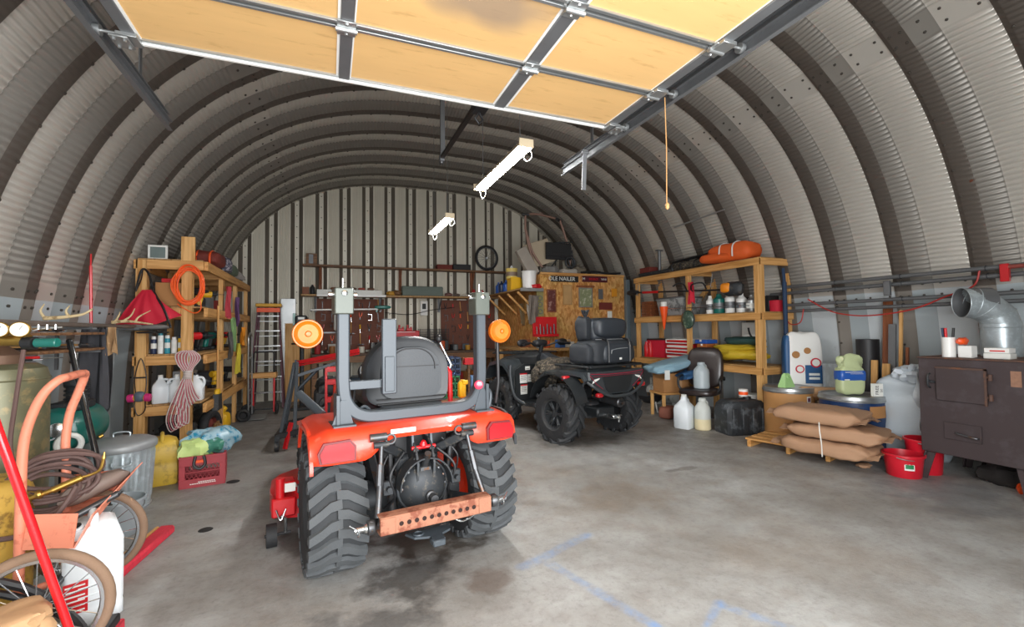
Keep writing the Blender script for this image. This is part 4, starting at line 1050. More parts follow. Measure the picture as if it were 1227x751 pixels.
# yellow tank and olive tank
b = MB(); b.lathe([(.0, 0), (.17, 0), (.18, .02), (.18, .58), (.165, .63), (.13, .655), (0, .66)], n=28); one(b, 'gas_cylinder', m_yelltank, 'stubby chipped yellow cylinder low behind the welding cart', 'gas cylinder', (-1.53, 2.97, 0))
# timber block platform hidden, olive tank stands on it
b = MB(); b.box(-.28, .28, -.24, .24, 0, .04, .004)
pf = thing('olive_gas_tank', 'tall dull olive gas tank with gauges on top behind the welding cart', 'gas tank', (-1.70, 3.42, 0))
b = MB(); b.lathe([(.0, .02), (.19, .02), (.205, .05), (.205, 1.10), (.19, 1.16), (.15, 1.185), (.0, 1.19)], n=32); b.lathe([(.20, 0), (.20, .05)], n=28); tk = b.build('body', m_olive, pf)
b = MB(); b.torus((0, 0, .62), (0, 0, 1), .206, .006, 32, 6); b.torus((0, 0, 1.10), (0, 0, 1), .205, .005, 32, 6); b.build('weld_seam', m_olive, tk)
b = MB(); M = Matrix.Rotation(R(-48), 4, 'Z')
b.sheet(lambda u, v: (.2068*math.cos(R(-118+34*u)), .2068*math.sin(R(-118+34*u)), .985+.055*v), 8, 1, .001); b.build('paper_strip', m_label, tk)
b = MB(); b.lathe([(.10, 0), (.10, .05), (.06, .08), (.035, .10), (.035, .14), (0, .14)], (0, 0, 1.185), n=20); b.build('neck', mat('brown_metal', '6b5140', rough=.6, metal=.4), pf)
RG = thing('gas_regulator', 'brass twin gauge regulator with teal knob on the olive tank', 'regulator', (-1.53, 3.16, 1.325))
b = MB(); b.cyl((-.14, .24, -.0), (-.02, .04, .0), .014); b.cyl((-.05, .02, -.005), (.08, -.02, -.005), .03, n=14); b.build('valve_body', m_brass, RG)
for (x, y) in ((-.03, -.02), (.06, -.04)):
    b = MB(); b.lathe([(.0, 0), (.038, .0), (.04, .006), (.04, .03), (.036, .034)], (x, y, .05), (.25, -1, 0), 20); b.cyl((x, y, .02), (x, y, .05), .008)
    g = b.build('gauge', m_brass, RG)
    b = MB(); b.lathe([(.0, 0), (.034, 0), (.034, .002)], (x+.0082, y-.0335, .05), (.25, -1, 0), 20); b.build('dial', m_label, g)
    b = MB(); b.bar((x+.009, y-.038, .048), (x+.022, y-.038, .068), .003, .001); b.build('needle', m_black, g)
b = MB(); b.cyl((.07, -.03, -.02), (.12, -.045, -.02), .032, n=16); b.build('collar', m_black, RG)
b = MB(); b.cyl((.12, -.045, -.02), (.22, -.07, -.02), .024, n=14, b=.004); b.build('knob', m_teal, RG)
b = MB(); b.tube([(.04, -.0, .02), (.1, .03, .05), (.2, .02, .06)], .006, 6, sm=4)
for k in range(3): b.cyl((.1+.035*k, .02, .05), (.1+.035*k, .02, .075), .006, n=8)
b.build('small_taps', m_chrome, RG)
# hoses and torch
b = MB()
for k in range(7):
    cx, cy, cz = -1.30+.01*k, 2.97+.015*(k % 3), .56+.018*k
    P = [(cx+(.13+.012*(k % 4))*math.cos(a)+.01*math.sin(3*a+k), cy+.05*math.sin(a*1+k*.3), cz+(.085+.012*(k % 3))*math.sin(a)) for a in [2*PI*i/10 for i in range(10)]]
    b.tube(P, .011, 7, closed=True, sm=4)
b.tube([(-1.5, 2.85, .44), (-1.38, 2.82, .42), (-1.25, 2.83, .44), (-1.18, 2.85, .52), (-1.15, 2.9, .60)], .012, 7, sm=5)
b.tube([(-1.45, 3.1, 1.27), (-1.44, 3.02, 1.0), (-1.42, 2.95, .8), (-1.38, 2.95, .66)], .010, 7, sm=5)
one(b, 'gas_hose', m_hosem, 'tangled coil of brown twin gas hose heaped on the welding cart', 'hose')
TC = thing('cutting_torch', 'brass cutting torch lying across the coiled brown hose', 'torch', (-1.28, 2.86, .60))
b = MB(); b.cyl((-.05, 0, -.03), (.05, .02, 0), .012, n=10); b.cyl((.05, .02, 0), (.15, .05, .04), .016, n=10); b.lathe([(.018, 0), (.022, .01), (.018, .02)], (.0, .0, -.01), (1, .2, .3), 10); b.build('handle', m_brass, TC)
b = MB(); b.tube([(.15, .05, .04), (.19, .06, .05), (.215, .065, .07), (.225, .07, .12)], .007, 8, sm=4); b.lathe([(.01, 0), (.003, .03)], (.225, .07, .12), (.1, 0, 1), 8); b.build('tip', m_brass, TC)
b = MB(); b.cyl((-.03, .01, -.01), (-.04, .03, -.05), .01, n=8); b.lathe([(.016, 0), (.016, .015)], (-.04, .03, -.055), (0, 0, -1), 8); b.build('valve', m_brass, TC)
b = MB(); b.blob((0, 0, 0), (.15, .055, .05), e=.9, nu=20, nv=10, noise=.15, seed=4, M=Matrix.Rotation(R(40), 4, 'Z') @ Matrix.Rotation(R(-14), 4, 'Y'))
one(b, 'leather_case', mat('grey_brown_leather', '75655c', rough=.6, var=.25, scale=10), 'grey brown rounded leather case lying in the cart tray', 'case', (-1.14, 3.06, .55))
b = MB(); b.cyl((0, 0, 0), (.16, .12, .07), .016, n=10); b.lathe([(.018, 0), (.0, .03)], (.16, .12, .07), (.16, .12, .07), 10)
one(b, 'striker_rod', m_iron, 'short steel rod lying in the tray beside the leather case', 'rod', (-1.15, 2.78, .47))
# white square jug
def square_jug(lab, loc, rz, sc=1):
    J = thing('water_jug', lab, 'jug', loc, rz)
    b = MB(); w, d, h = .115*sc, .135*sc, .40*sc
    def ring(k, z, ox=0, c=.2):
        a, e = w*k, d*k; q = c*w
        return [(ox-a+q, -e, z), (ox+a-q, -e, z), (ox+a, -e+q, z), (ox+a, e-q, z), (ox+a-q, e, z), (ox-a+q, e, z), (ox-a, e-q, z), (ox-a, -e+q, z)]
    b.loft([ring(.9, 0), ring(1, .015*sc), ring(1, .08*sc), ring(.985, .09*sc), ring(1, .1*sc), ring(1, .30*sc), ring(.985, .31*sc), ring(1, .32*sc), ring(.99, h), ring(.8, h+.07*sc), ring(.55, h+.09*sc)])
    bd = b.build('body', m_hdpe, J, ang=50)
    b = MB(); b.tube([(0, -.09*sc, h+.07*sc), (0, -.085*sc, h+.11*sc), (0, -.05*sc, h+.125*sc), (0, .03*sc, h+.125*sc), (0, .06*sc, h+.09*sc)], .018*sc, 10, sm=4); b.build('grip', m_hdpe, J)
    b = MB(); b.lathe([(.028, 0), (.028, .035), (.022, .04)], (-.055*sc, -.07*sc, h+.05*sc), (-.3, -.3, 1), 16); b.build('spout', m_hdpe, J)
    b = MB(); b.lathe([(.0, 0), (.02, 0), (.02, .002)], (-.067*sc, -.082*sc, h+.093*sc), (-.3, -.3, 1), 14); b.build('spout_opening', m_black, J)
    b = MB()
    for k in range(3): b.box(-.06*sc, .07*sc, -d-.003, -d+.001, (.15+.045*k)*sc, (.16+.045*k)*sc, .002)
    for k in range(4): b.box(w-.001, w+.003, -.07*sc, .07*sc, (.13+.04*k)*sc, (.137+.04*k)*sc, .002)
    o = b.build('raised_rib', m_hdpe, J); o['kind'] = 'stuff'
    return J
J = square_jug('large white square plastic jug between the two cart wheels', (-1.06, 2.84, 0), R(24), .93)
b = MB(); b.box(-.104, -.02, -.1285, -.1265, .08, .22); lb = b.build('red_label', m_redd, J)
b = MB()
for k in range(6): b.box(-.098+.004*(k % 2), -.03, -.1292, -.1284, .2-.022*k, .207-.022*k)
o = b.build('label_print', m_label, lb); o['kind'] = 'stuff'
# kraft bag, front left corner
KB = thing('paper_sack', 'folded kraft paper bag at the near left corner beside the cart wheel', 'bag', (-1.10, 2.18, 0), R(35))
b = MB(); b.blob((0, 0, .17), (.17, .13, .17), e=.45, nu=26, nv=14, noise=.12, seed=21); b.blob((.0, 0, .335), (.155, .1, .025), e=.4, nu=24, nv=8, noise=.2, seed=5); b.build('bag', m_kraft, KB)
b = MB()
for k in range(3): b.tube([(-.05+.04*k, -.12-.005, .26), (-.02+.04*k, -.130, .24), (.0+.04*k, -.133, .2)], .002, 4, sm=3)
b.build('printed_mark', mat('brown_print', '6d4a30', rough=.8), KB)['kind'] = 'stuff'
# foreground broom with red handle, second broom on the floor
b = MB(); b.cyl((0, 0, 0), (-.245, -.17, 1.20), .0145, n=14); b.lathe([(.0145, 0), (.012, .012), (0, .015)], (-.245, -.17, 1.20), (-.245, -.17, 1.20), 14)
br = thing('push_broom', 'push broom with long glossy red handle leaning at the near left', 'broom', (-.895, 2.33, .055))
b.build('handle', mat('glossy_red_handle', 'cf1b22', rough=.25, coat=.6, var=.05), br)
b = MB(); b.box(-.02, .02, -.05, .3, -.01, .03, .006); b.build('head', m_black, br)
b = MB(); b.box(-.03, .03, -.06, .32, -.054, -.008, .006); b.build('bristles', m_bristle, br)
b2 = thing('floor_brush', 'red bristled floor brush lying on the concrete beside the white jug', 'brush', (-1.05, 3.46, 0), R(-8))
b = MB(); b.box(-.045, .045, -.31, .31, .0, .055, .012); b.build('bristles', m_bristle, b2)
b = MB(); b.box(-.065, -.045, -.30, .30, .012, .055, .004); b.build('block', m_pineY, b2)
# black pole
b = MB(); b.cyl((0, 0, 0), (-.38, .30, 1.30), .019, n=12); b.lathe([(.02, 0), (.014, .012)], (-.38, .30, 1.30), (-.38, .3, 1.3), 12)
bp = thing('black_pole', 'long black pole leaning against the wooden rail above the bin', 'pole', (-1.31, 3.83, .0)); b.build('pole', mat('gloss_black', '17181a', rough=.2, coat=.5), bp)
b = MB(); b.cyl((0, 0, 0), (-.06, .047, .2), .024, n=12); b.build('foot', m_black, bp)
# galvanised trash can
def ribbed(R0, R1, h, ribs, amp, b, z0=.06, z1f=.88):
    rings = []; n = ribs*4
    for (z, k) in ((0, 0), (z0, 0), (z0+.02, 1), (h*z1f-.02, 1), (h*z1f, 0), (h, 0)):
        r = R0+(R1-R0)*z/h; rings.append([((r+amp*k*(1 if i % 4 in (0, 1) else -1))*math.cos(2*PI*i/n), (r+amp*k*(1 if i % 4 in (0, 1) else -1))*math.sin(2*PI*i/n), z) for i in range(n)])
    b.loft(rings)
m_zinc = mat('zinc_can', 'aab4b8', rough=.35, metal=.45, var=.15, scale=14, col2='b9c4c8', amt=.4)
m_zincl = mat('zinc_lid', '96999a', rough=.5, metal=.35, var=.12, scale=8)
TCn = thing('trash_can', 'round galvanised ribbed trash can with lid', 'trash can', (-1.49, 4.42, 0))
b = MB(); ribbed(.185, .215, .50, 26, .005, b); b.torus((0, 0, .02), (0, 0, 1), .188, .008, 32, 6); cb = b.build('can', m_zinc, TCn, ang=25)
b = MB(); b.lathe([(.222, .46), (.228, .47), (.228, .50), (.220, .515), (.19, .53), (.08, .55), (0, .555)], n=40); b.torus((0, 0, .515), (0, 0, 1), .205, .006, 40, 6); ld_ = b.build('lid', m_zincl, TCn)
b = MB(); b.tube([(-.05, .02, .545), (-.045, .02, .58), (.045, .02, .58), (.05, .02, .545)], .006, 8, sm=4); b.build('lid_handle', m_zinc, ld_)
for a in (R(-70), R(110)):
    b = MB(); c, s = math.cos(a), math.sin(a); rr2 = .215
    b.tube([(rr2*math.cos(a-.25), rr2*math.sin(a-.25), .40), ((rr2+.03)*math.cos(a-.2), (rr2+.03)*math.sin(a-.2), .375), ((rr2+.03)*math.cos(a+.2), (rr2+.03)*math.sin(a+.2), .375), (rr2*math.cos(a+.25), rr2*math.sin(a+.25), .40)], .006, 6, sm=3); b.build('side_handle', m_zinc, TCn)
# grey pail
def pail(name, lab, loc, r0, r1, h, m, bail=True, group=None, rz=0, flat=1.0):
    P_ = thing(name, lab, 'bucket', loc, rz, group)
    b = MB(); b.lathe([(r0*.95, 0), (r0, .006), (r1, h), (r1+.008, h), (r1+.008, h-.012), (r1+.002, h-.014)], n=32, cap=False); b.lathe([(r1-.004, h), (r0-.004, .01), (0, .01)], n=32, cap=False); b.lathe([(0, 0), (r0*.95, 0)], n=32, cap=False); b.build('shell', m, P_)
    if bail:
        b = MB(); b.tube([((r1+.008)*math.cos(a), .05*math.sin(a)-.02, h-.02-.10*math.sin(a)) for a in [PI*k/12 for k in range(13)]], .0035, 6); b.build('bail_handle', m_galv, P_)
    return P_
pail('grey_pail', 'pale grey metal pail in front of the trash can', (-1.30, 3.86, 0), .095, .135, .24, mat('pale_grey_pail', 'b5bfc4', rough=.4, metal=.4, var=.06))
# yellow fuel can, milk crate
YJ = thing('fuel_can', 'faded yellow plastic fuel can behind the trash can', 'can', (-1.40, 5.05, 0), R(15))
b = MB(); b.loft([[(x*k, y*k, z) for x, y in ((-.11, -.14), (.11, -.14), (.13, -.1), (.13, .1), (.11, .14), (-.11, .14), (-.13, .1), (-.13, -.1))] for z, k in ((0, .92), (.02, 1), (.17, 1), (.19, .96), (.21, 1), (.32, 1), (.38, .8), (.41, .4))]); b.build('body', mat('faded_yellow', 'c9a63a', rough=.5, var=.1, col2='a88b34', amt=.3), YJ)
b = MB(); b.tube([(0, -.1, .36), (0, -.08, .42), (0, .06, .43), (0, .1, .37)], .016, 8, sm=4); b.build('grip', MATS['faded_yellow'], YJ)
m_crate = mat('crate_maroon', '9c3038', rough=.5, var=.08)
CR = thing('milk_crate', 'maroon red lattice crate stuffed with plastic bags', 'crate', (-1.05, 4.93, 0), R(8))
for s in (-1, 1):
    for axis in (0, 1):
        b = MB()
        def bx(u0, u1, z0, z1, t=.006):
            if axis == 0: b.box(u0, u1, s*.165-t, s*.165+t, z0, z1, .001)
            else: b.box(s*.165-t, s*.165+t, u0, u1, z0, z1, .001)
        bx(-.165, .165, .25, .27, .009); bx(-.165, .165, 0, .075); bx(-.165, .165, .19, .25); bx(-.165, -.125, .075, .19); bx(.125, .165, .075, .19); bx(-.125, .125, .128, .137)
        for k in range(9):
            u = -.125+.25*k/8
            for (za, zb) in ((.075, .128), (.137, .19)):
                for dd in (-.028, .028):
                    if abs(u+dd) <= .126:
                        p0 = (u, s*.165, za) if axis == 0 else (s*.165, u, za); p1 = (u+dd, s*.165, zb) if axis == 0 else (s*.165, u+dd, zb); b.bar(p0, p1, .004, .004)
        b.build('side_panel', m_crate, CR)
b = MB(); b.box(-.16, .16, -.16, .16, .004, .012); b.build('base', m_crate, CR)
b = MB()
for (z, x0, x1) in ((.045, -.03, .09), (.032, -.09, .10)):
    x = x0
    while x < x1: b.box(x, x+.012, -.1725, -.1715, z-.003, z+.004); x += .016
b.build('white_print', m_label, CR)['kind'] = 'stuff'
b = MB(); b.box(-.06, .03, -.18, -.172, .21, .235, .003); b.build('orange_tab', m_orange, CR)
m_bag = mat('lime_plastic', 'c3d88a', rough=.35, var=.1, scale=7); m_bagc = mat('clear_blue_plastic', '9fc0cc', rough=.25, var=.2, scale=9, col2='1f86a8', amt=.4, alpha=.85); m_bagg = mat('green_glass_plastic', '3f7a68', rough=.3, var=.2)
b = MB(); b.blob((-.07, -.09, .29), (.12, .09, .09), e=.8, nu=22, nv=12, noise=.5, seed=3); one(b, 'lime_bag', m_bag, 'lime green plastic bag in the front of the maroon crate', 'bag', (-1.04, 4.95, .02))
b = MB(); b.blob((0.02, .03, .33), (.19, .15, .11), e=.8, nu=26, nv=14, noise=.45, seed=7); one(b, 'clear_bag', m_bagc, 'clear blue crumpled plastic bag on top of the maroon crate', 'bag', (-1.03, 4.96, .02))
b = MB(); b.blob((.06, -.08, .31), (.085, .07, .06), e=.8, nu=18, nv=10, noise=.4, seed=17); one(b, 'green_bag', m_bagg, 'dark green plastic bundle at the right of the crate', 'bag', (-1.03, 4.95, .02))
b = MB(); b.tube([(-.05, -.185, .27), (-.06, -.19, .20), (-.02, -.195, .165), (.02, -.19, .20), (.01, -.185, .27)], .012, 6, sm=4); one(b, 'black_strap', m_black, 'black strap loop hanging over the front of the crate', 'strap', (-1.05, 4.93, 0), R(8))
b = MB(); b.lathe([(0, 0), (.055, 0), (.05, .003), (0, .004)], n=16); one(b, 'oil_spot', mat('rubber_scrap', '1e1c1b', rough=.8), 'small flat black rubber scrap on the floor by the crate', 'scrap', (-.80, 4.80, 0))
b = MB(); b.lathe([(0, 0), (.045, 0), (.04, .003), (0, .004)], n=12); one(b, 'rubber_scrap', MATS['rubber_scrap'], 'small black scrap on the bare floor left of the tractor', 'scrap', (-.78, 3.72, 0))
# rail with antlers
b = MB(); b.bar((0, 0, 0), (-.06, 2.75, -.012), .04, .035, .008); rl = thing('wooden_rail', 'long weathered wooden rail fixed along the left wall', 'rail', (-1.80, 3.25, 1.425)); b.build('rail', m_bark, rl)
for y in (.5, 1.5, 2.5):
    b = MB(); b.box(-.25, .0, y-.01, y+.01, -.04, -.018); b.build('bracket', m_galvd, rl)
def antler(lab, loc, pts, tines, rz=0):
    A_ = thing('antler', lab, 'antler', loc, rz)
    b = MB(); b.tube(pts, .017, 8, sm=5, r2=.006); b.build('beam', m_bone, A_)
    for p in tines:
        b = MB(); b.tube(p, .011, 7, sm=4, r2=.003); b.build('tine', m_bone, A_)
    return A_
antler('pale forked antler resting on the rail above the black pole', (-1.86, 4.2, 1.462), [(0, 0, .0), (.03, .0, .0), (.12, .02, .01), (.2, .04, .03), (.25, .05, .07)], [[(.005, 0, 0), (-.02, 0, .05), (0, 0, .1)], [(.13, .02, .01), (.11, .02, .05), (.13, .02, .09)]])
antler('branching pale antler on the rail beside the red tent', (-1.85, 5.25, 1.45), [(0, 0, .0), (.1, 0, .01), (.2, -.02, .0), (.32, -.04, -.02)], [[(.08, 0, .01), (.14, 0, .06), (.17, 0, .13)], [(.18, -.02, 0), (.2, 0, .05), (.29, 0, .11)], [(.02, 0, 0), (.05, 0, .06), (.06, 0, .1)]])
b = MB(); b.cyl((0, 0, 0), (-.01, 0, .52), .011, n=8); b.cyl((-.01, 0, .52), (-.01, 0, .62), .006, n=6); one(b, 'red_rod', m_redd, 'slim red rod standing upright behind the rail', 'rod', (-1.85, 4.86, 1.40))
b = MB(); b.tube([(.0, 0, .03), (.02, 0, .055), (.045, 0, .04), (.03, 0, .01), (.0, 0, -.01), (.0, 0, -.04), (.03, 0, -.055)], .004, 6, sm=5); one(b, 's_hook', m_iron, 'bent wire hook hanging from the rail above the gauges', 'hook', (-1.72, 3.62, 1.36))
# wall shelf with tools under the rail
SHf = thing('wall_shelf', 'narrow tool shelf fixed to the left wall below the rail', 'shelf', (-1.98, 3.9, 1.22))
b = MB(); b.box(0, .3, -.15, .75, 0, .02, .003); b.build('board', m_old, SHf); b = MB(); b.box(0, .3, -.15, .75, .12, .14, .003); b.build('board', m_old, SHf)
for y in (-.13, .73):
    b = MB(); b.box(0, .02, y-.01, y+.01, -.15, .15); b.box(0.0, .28, y-.01, y+.01, -.02, 0); b.build('bracket', m_galvd, SHf)
random.seed(11)
tc_ = [m_iron, m_chrome, m_black, m_galvd, m_brass, m_cast]
def tool(i, loc, rz, lab, group, sc=1.0):
    """hand tools of several kinds: spanner, pliers, hammer, clamp, file"""
    k = i % 5
    T_ = thing(['spanner', 'pliers', 'hammer', 'clamp', 'screwdriver'][k], lab, 'tool', loc, rz, group)
    mm = tc_[i % len(tc_)]
    if k == 0:
        b = MB(); b.box(-.07*sc, .07*sc, -.008*sc, .008*sc, 0, .006*sc, .001); b.torus((.08*sc, 0, .003*sc), (0, 0, 1), .014*sc, .006*sc, 14, 6, .5); b.torus((-.08*sc, 0, .003*sc), (0, 0, 1), .012*sc, .005*sc, 14, 6, .5); b.build('shaft', m_iron, T_)
    elif k == 1:
        b = MB(); b.tube([(-.1*sc, -.03*sc, .012*sc), (-.04*sc, -.02*sc, .012*sc), (0, 0, .012*sc)], .008*sc, 6, sm=3); b.tube([(-.1*sc, .03*sc, .012*sc), (-.04*sc, .02*sc, .012*sc), (0, 0, .012*sc)], .008*sc, 6, sm=3); b.build('grips', [m_redd, m_black, m_orange][i % 3], T_)
        b = MB(); b.bar((0, 0, .012*sc), (.05*sc, 0, .012*sc), .022*sc, .012*sc, .003*sc); b.build('jaws', m_iron, T_)
    elif k == 2:
        b = MB(); b.cyl((-.14*sc, 0, .02*sc), (.08*sc, 0, .02*sc), .011*sc, .009*sc, n=8); b.build('handle', m_pineX, T_)
        b = MB(); b.cyl((.09*sc, -.045*sc, .02*sc), (.09*sc, .03*sc, .02*sc), .015*sc, n=10); b.bar((.09*sc, .03*sc, .02*sc), (.09*sc, .07*sc, .02*sc), .02*sc, .008*sc); b.build('head', m_iron, T_)
    elif k == 3:
        b = MB(); b.tube([(-.06*sc, -.02*sc, .01*sc), (-.06*sc, .05*sc, .01*sc), (.06*sc, .05*sc, .01*sc), (.06*sc, -.02*sc, .01*sc)], .008*sc, 6); b.build('frame', mm, T_)
        b = MB(); b.cyl((-.09*sc, -.02*sc, .01*sc), (.0, -.02*sc, .01*sc), .005*sc, n=6); b.cyl((-.09*sc, -.04*sc, .01*sc), (-.09*sc, 0, .01*sc), .003*sc, n=6); b.build('screw', m_iron, T_)
    else:
        b = MB(); b.cyl((-.09*sc, 0, .014*sc), (0, 0, .014*sc), .014*sc, n=8, b=.003*sc); b.build('grip', [m_orange, m_redd, m_yellow][i % 3], T_)
        b = MB(); b.cyl((0, 0, .014*sc), (.1*sc, 0, .014*sc), .0035*sc, n=6); b.build('shaft', m_chrome, T_)
    return T_
for i in range(14):
    z = 1.245 if i < 8 else 1.365; tool(i, (-1.84+random.uniform(-.03, .04), 3.80+.1*(i % 8), z), random.uniform(-.3, .3), ['steel spanner', 'pliers', 'small hammer', 'screw clamp', 'bright handled screwdriver'][i % 5]+', '+['first', 'second', 'third', 'fourth', 'fifth', 'sixth', 'seventh', 'eighth'][i % 8]+' from the near end of the '+('lower' if i < 8 else 'upper')+' left wall shelf board', 'tools on the left wall shelf', .9)
tool(4, (-1.60, 3.58, 1.192), R(15), 'orange handled screwdriver on the top of the olive tank', None, 1.0)
t_ = tool(1, (-1.58, 3.46, 1.192), R(25), 'red handled pliers on the top of the olive tank', None, .9)
# compressor, hanging canvas, odds behind the tank
CP = thing('air_compressor', 'teal air compressor with round tank by the left wall', 'compressor', (-1.80, 4.42, .35))
b = MB(); b.lathe([(0, -.30), (.08, -.29), (.15, -.25), (.17, -.2), (.17, .2), (.15, .25), (.08, .29), (0, .30)], (0, 0, .30), (0, 1, 0), 28); b.build('tank', m_teal, CP)
b = MB(); b.torus((.02, -.29, .30), (0, 1, 0), .03, .01, 16, 6); b.lathe([(.045, 0), (.05, .04), (.03, .05)], (.06, -.3, .34), (.3, -1, 0), 14); b.build('fitting', m_chrome, CP)
b = MB(); b.cyl((.06, -.05, .47), (.06, -.05, .62), .06, n=16); b.cyl((.06, -.05, .62), (.06, -.05, .66), .075, n=16); b.box(-.06, .12, -.15, .1, .44, .5, .01)
for k in range(5): b.torus((.06, -.05, .49+.03*k), (0, 0, 1), .068, .006, 18, 5)
b.build('pump_head', m_cast, CP)
b = MB(); b.torus((.14, -.34, .24), (.4, -1, 0), .062, .018, 24, 8); b.build('pulley', m_label, CP)
b = MB(); b.box(-.16, .16, -.25, .25, .10, .14, .005)
for y in (-.22, .22): b.box(-.14, -.10, y-.02, y+.02, -.35, .12); b.box(.10, .14, y-.02, y+.02, -.35, .12)
b.build('stand', m_cast, CP)
for i, (x, y, z, sc, m, lab, nm) in enumerate(((-1.56, 4.02, .0, 1, m_cast, 'dark ribbed canister on the floor under the compressor', 'canister'), (-1.86, 3.98, 0, .7, m_iron, 'steel canister on the floor left of the compressor stand', 'canister'))):
    b = MB(); b.lathe([(.07*sc, 0), (.075*sc, .02), (.075*sc, .30*sc), (.05*sc, .33*sc), (0, .33*sc)], n=20); [b.torus((0, 0, .08+.06*k), (0, 0, 1), .076*sc, .005, 20, 5) for k in range(4)]; one(b, nm, m, lab, 'canister', (x, y, z))
b = MB(); b.blob((0, 0, 0), (.05, .1, .035), e=.7, nu=14, nv=8, noise=.2); one(b, 'green_pouch', mat('green_cloth', '4e9a58', rough=.7, var=.2), 'small green pouch on top of the dark ribbed canister', 'pouch', (-1.56, 4.02, .335))
def hung(name, lab, cat, loc, w, h, m, seed=1, fold=.02, rz=0, taper=.7):
    b = MB(); rn = random.Random(seed); p = [rn.uniform(0, 6) for _ in range(4)]
    b.sheet(lambda u, v: ((u-.5)*w*(taper+(1-taper)*math.sin(v*PI*.6+.4)), fold*math.sin(u*9+p[0]+v*3)+fold*.5*math.sin(u*17+p[1]), -v*h*(1+.06*math.sin(u*6+p[2]))), 16, 12, .006)
    return one(b, name, m, lab, cat, loc, rz)
hung('canvas_cover', 'dark grey canvas hanging under the rail above the compressor', 'canvas', (-1.78, 4.72, 1.385), .20, .62, m_cloth, 3, .025)
hung('rubber_apron', 'black ribbed rubber apron hanging beside the grey canvas', 'apron', (-1.80, 4.98, 1.40), .10, .72, m_black, 5, .02)
hung('feather_bundle', 'tan dried hide strip hanging from the rail', 'hide', (-1.66, 4.72, 1.40), .08, .22, mat('tan_hide', '9c7c58', rough=.9, var=.25, scale=20), 8, .02)
# ---- things on the end of the left rack
m_cordo = mat('orange_cord', 'ef5c1a', rough=.45, var=.08)
b = MB(); random.seed(3)
for k in range(13):
    rx, rz_ = .125+random.uniform(-.03, .025), .205+random.uniform(-.035, .02); ox, oz, oy = random.uniform(-.012, .012), random.uniform(-.015, .01), -.008*k*.5
    P = [(ox+rx*math.cos(a)+.006*math.sin(3*a+k), oy+.006*math.sin(2*a+k*2), oz+rz_*math.sin(a)) for a in [2*PI*i/14 for i in range(14)]]
    b.tube(P, .0065, 6, closed=True, sm=3)
b.tube([(.1, -.03, -.12), (.12, -.04, -.25), (.06, -.03, -.30), (-.04, -.02, -.25), (-.1, -.02, -.2)], .0055, 6, sm=4)
one(b, 'extension_cord', m_cordo, 'coiled bright orange extension cord hung on the left rack end post', 'cord', (-1.42, 5.93, 1.86))
b = MB()
random.seed(5)
m_rope = mat('pink_white_rope', 'd8b3a6', rough=.7, var=.22, scale=45, col2='b2515a', amt=.45)
for k in range(9):
    b.slot = k % 2
    a = (k-4)*.012; P = [(a*.8, 0, .02), (-.05+a, -.012, .12), (-.05+a*1.2, -.02, .22), (.02+a*.6, -.025, .25), (.07+a, -.02, .17), (.02+a*.5, -.01, .05), (-.02+a, -.02, -.10), (-.07+a*1.5, -.02, -.30), (-.11+a*1.6, -.02, -.48), (-.07+a*1.5, -.025, -.61+.01*k), (-.03+a, -.02, -.50), (-.04+a*1.2, -.018, -.3), (.0+a*.6, -.015, -.08)]
    b.tube(P, .0055, 5, sm=4)
    P = [(.0+a*.4, -.02, -.02), (.03+a, -.03, -.2), (.07+a*1.1, -.03, -.36+.012*k)]
    b.tube(P, .0055, 5, sm=4)
b.slot = 0
for k in range(7): b.torus((.0, -.015, -.05+.013*k), (0, .1, 1), .036, .006, 18, 5, 1)
one(b, 'rope_hank', [mat('white_rope', 'cfc3bd', rough=.7, var=.1), mat('pink_rope', 'b5606a', rough=.7, var=.15)], 'hank of pink and white rope hanging from the left rack', 'rope', (-1.42, 5.93, .90))
# respirator
RS = thing('respirator', 'half mask respirator with magenta filters hung on the left rack post', 'respirator', (-1.85, 5.965, .68))
b = MB(); b.blob((0, -.02, 0), (.05, .04, .055), e=.8, nu=16, nv=10); b.build('mask', mat('grey_rubber', '55616c', rough=.5), RS)
for s in (-1, 1):
    b = MB(); b.cyl((s*.045, -.03, -.01), (s*.10, -.03, -.015), .042, n=18, b=.008); b.build('filter', mat('magenta_filter', 'c82a72', rough=.6, var=.1), RS)
    b = MB(); b.cyl((s*.04, -.03, -.01), (s*.055, -.03, -.012), .03, n=14); b.build('filter_ring', m_yellow, RS)
b = MB(); b.tube([(-.04, 0, .03), (-.05, .0, .2), (0, .0, .4), (.05, .0, .2), (.04, 0, .03)], .005, 5, sm=4); b.tube([(-.04, -.0, -.03), (-.05, 0, -.1), (-.02, 0, -.2), (.04, 0, -.15), (.04, 0, -.03)], .005, 5, sm=4); b.box(-.06, .05, -.015, .0, .19, .205, .003); b.build('straps', m_black, RS)
# red folded canopy bag with black straps + dark disc
RD = thing('red_tarp_sling', 'red fabric sling with black straps hung on the left rack', 'sling', (-1.77, 5.86, 1.62))
b = MB(); b.sheet(lambda u, v: ((u-.55)*(.08+.40*v)+.10*v*v*(u-.1), -.05*math.sin(v*PI)-.05*v*math.sin(u*PI)+.012*math.sin(u*22)*v, .18-.38*v+.26*max(0, u-.55)*v), 22, 14, .004); b.build('fabric', m_redcl, RD)
b = MB(); b.tube([(-.10, 0, .17), (-.06, .02, .39), (.0, .02, .36), (.06, -.01, .16), (.17, -.1, -.02), (.23, -.09, -.22)], .011, 4, sm=5); b.tube([(-.1, 0, .16), (-.06, .02, .30), (-.05, .02, .41)], .006, 4, sm=3); b.build('strap', m_black, RD)
b = MB(); b.blob((.0, -.02, -.21), (.2, .08, .035), e=.9, nu=22, nv=8, noise=.35, seed=4); b.build('grey_underside', mat('grey_mesh', '6f6c69', rough=.8, var=.2), RD)
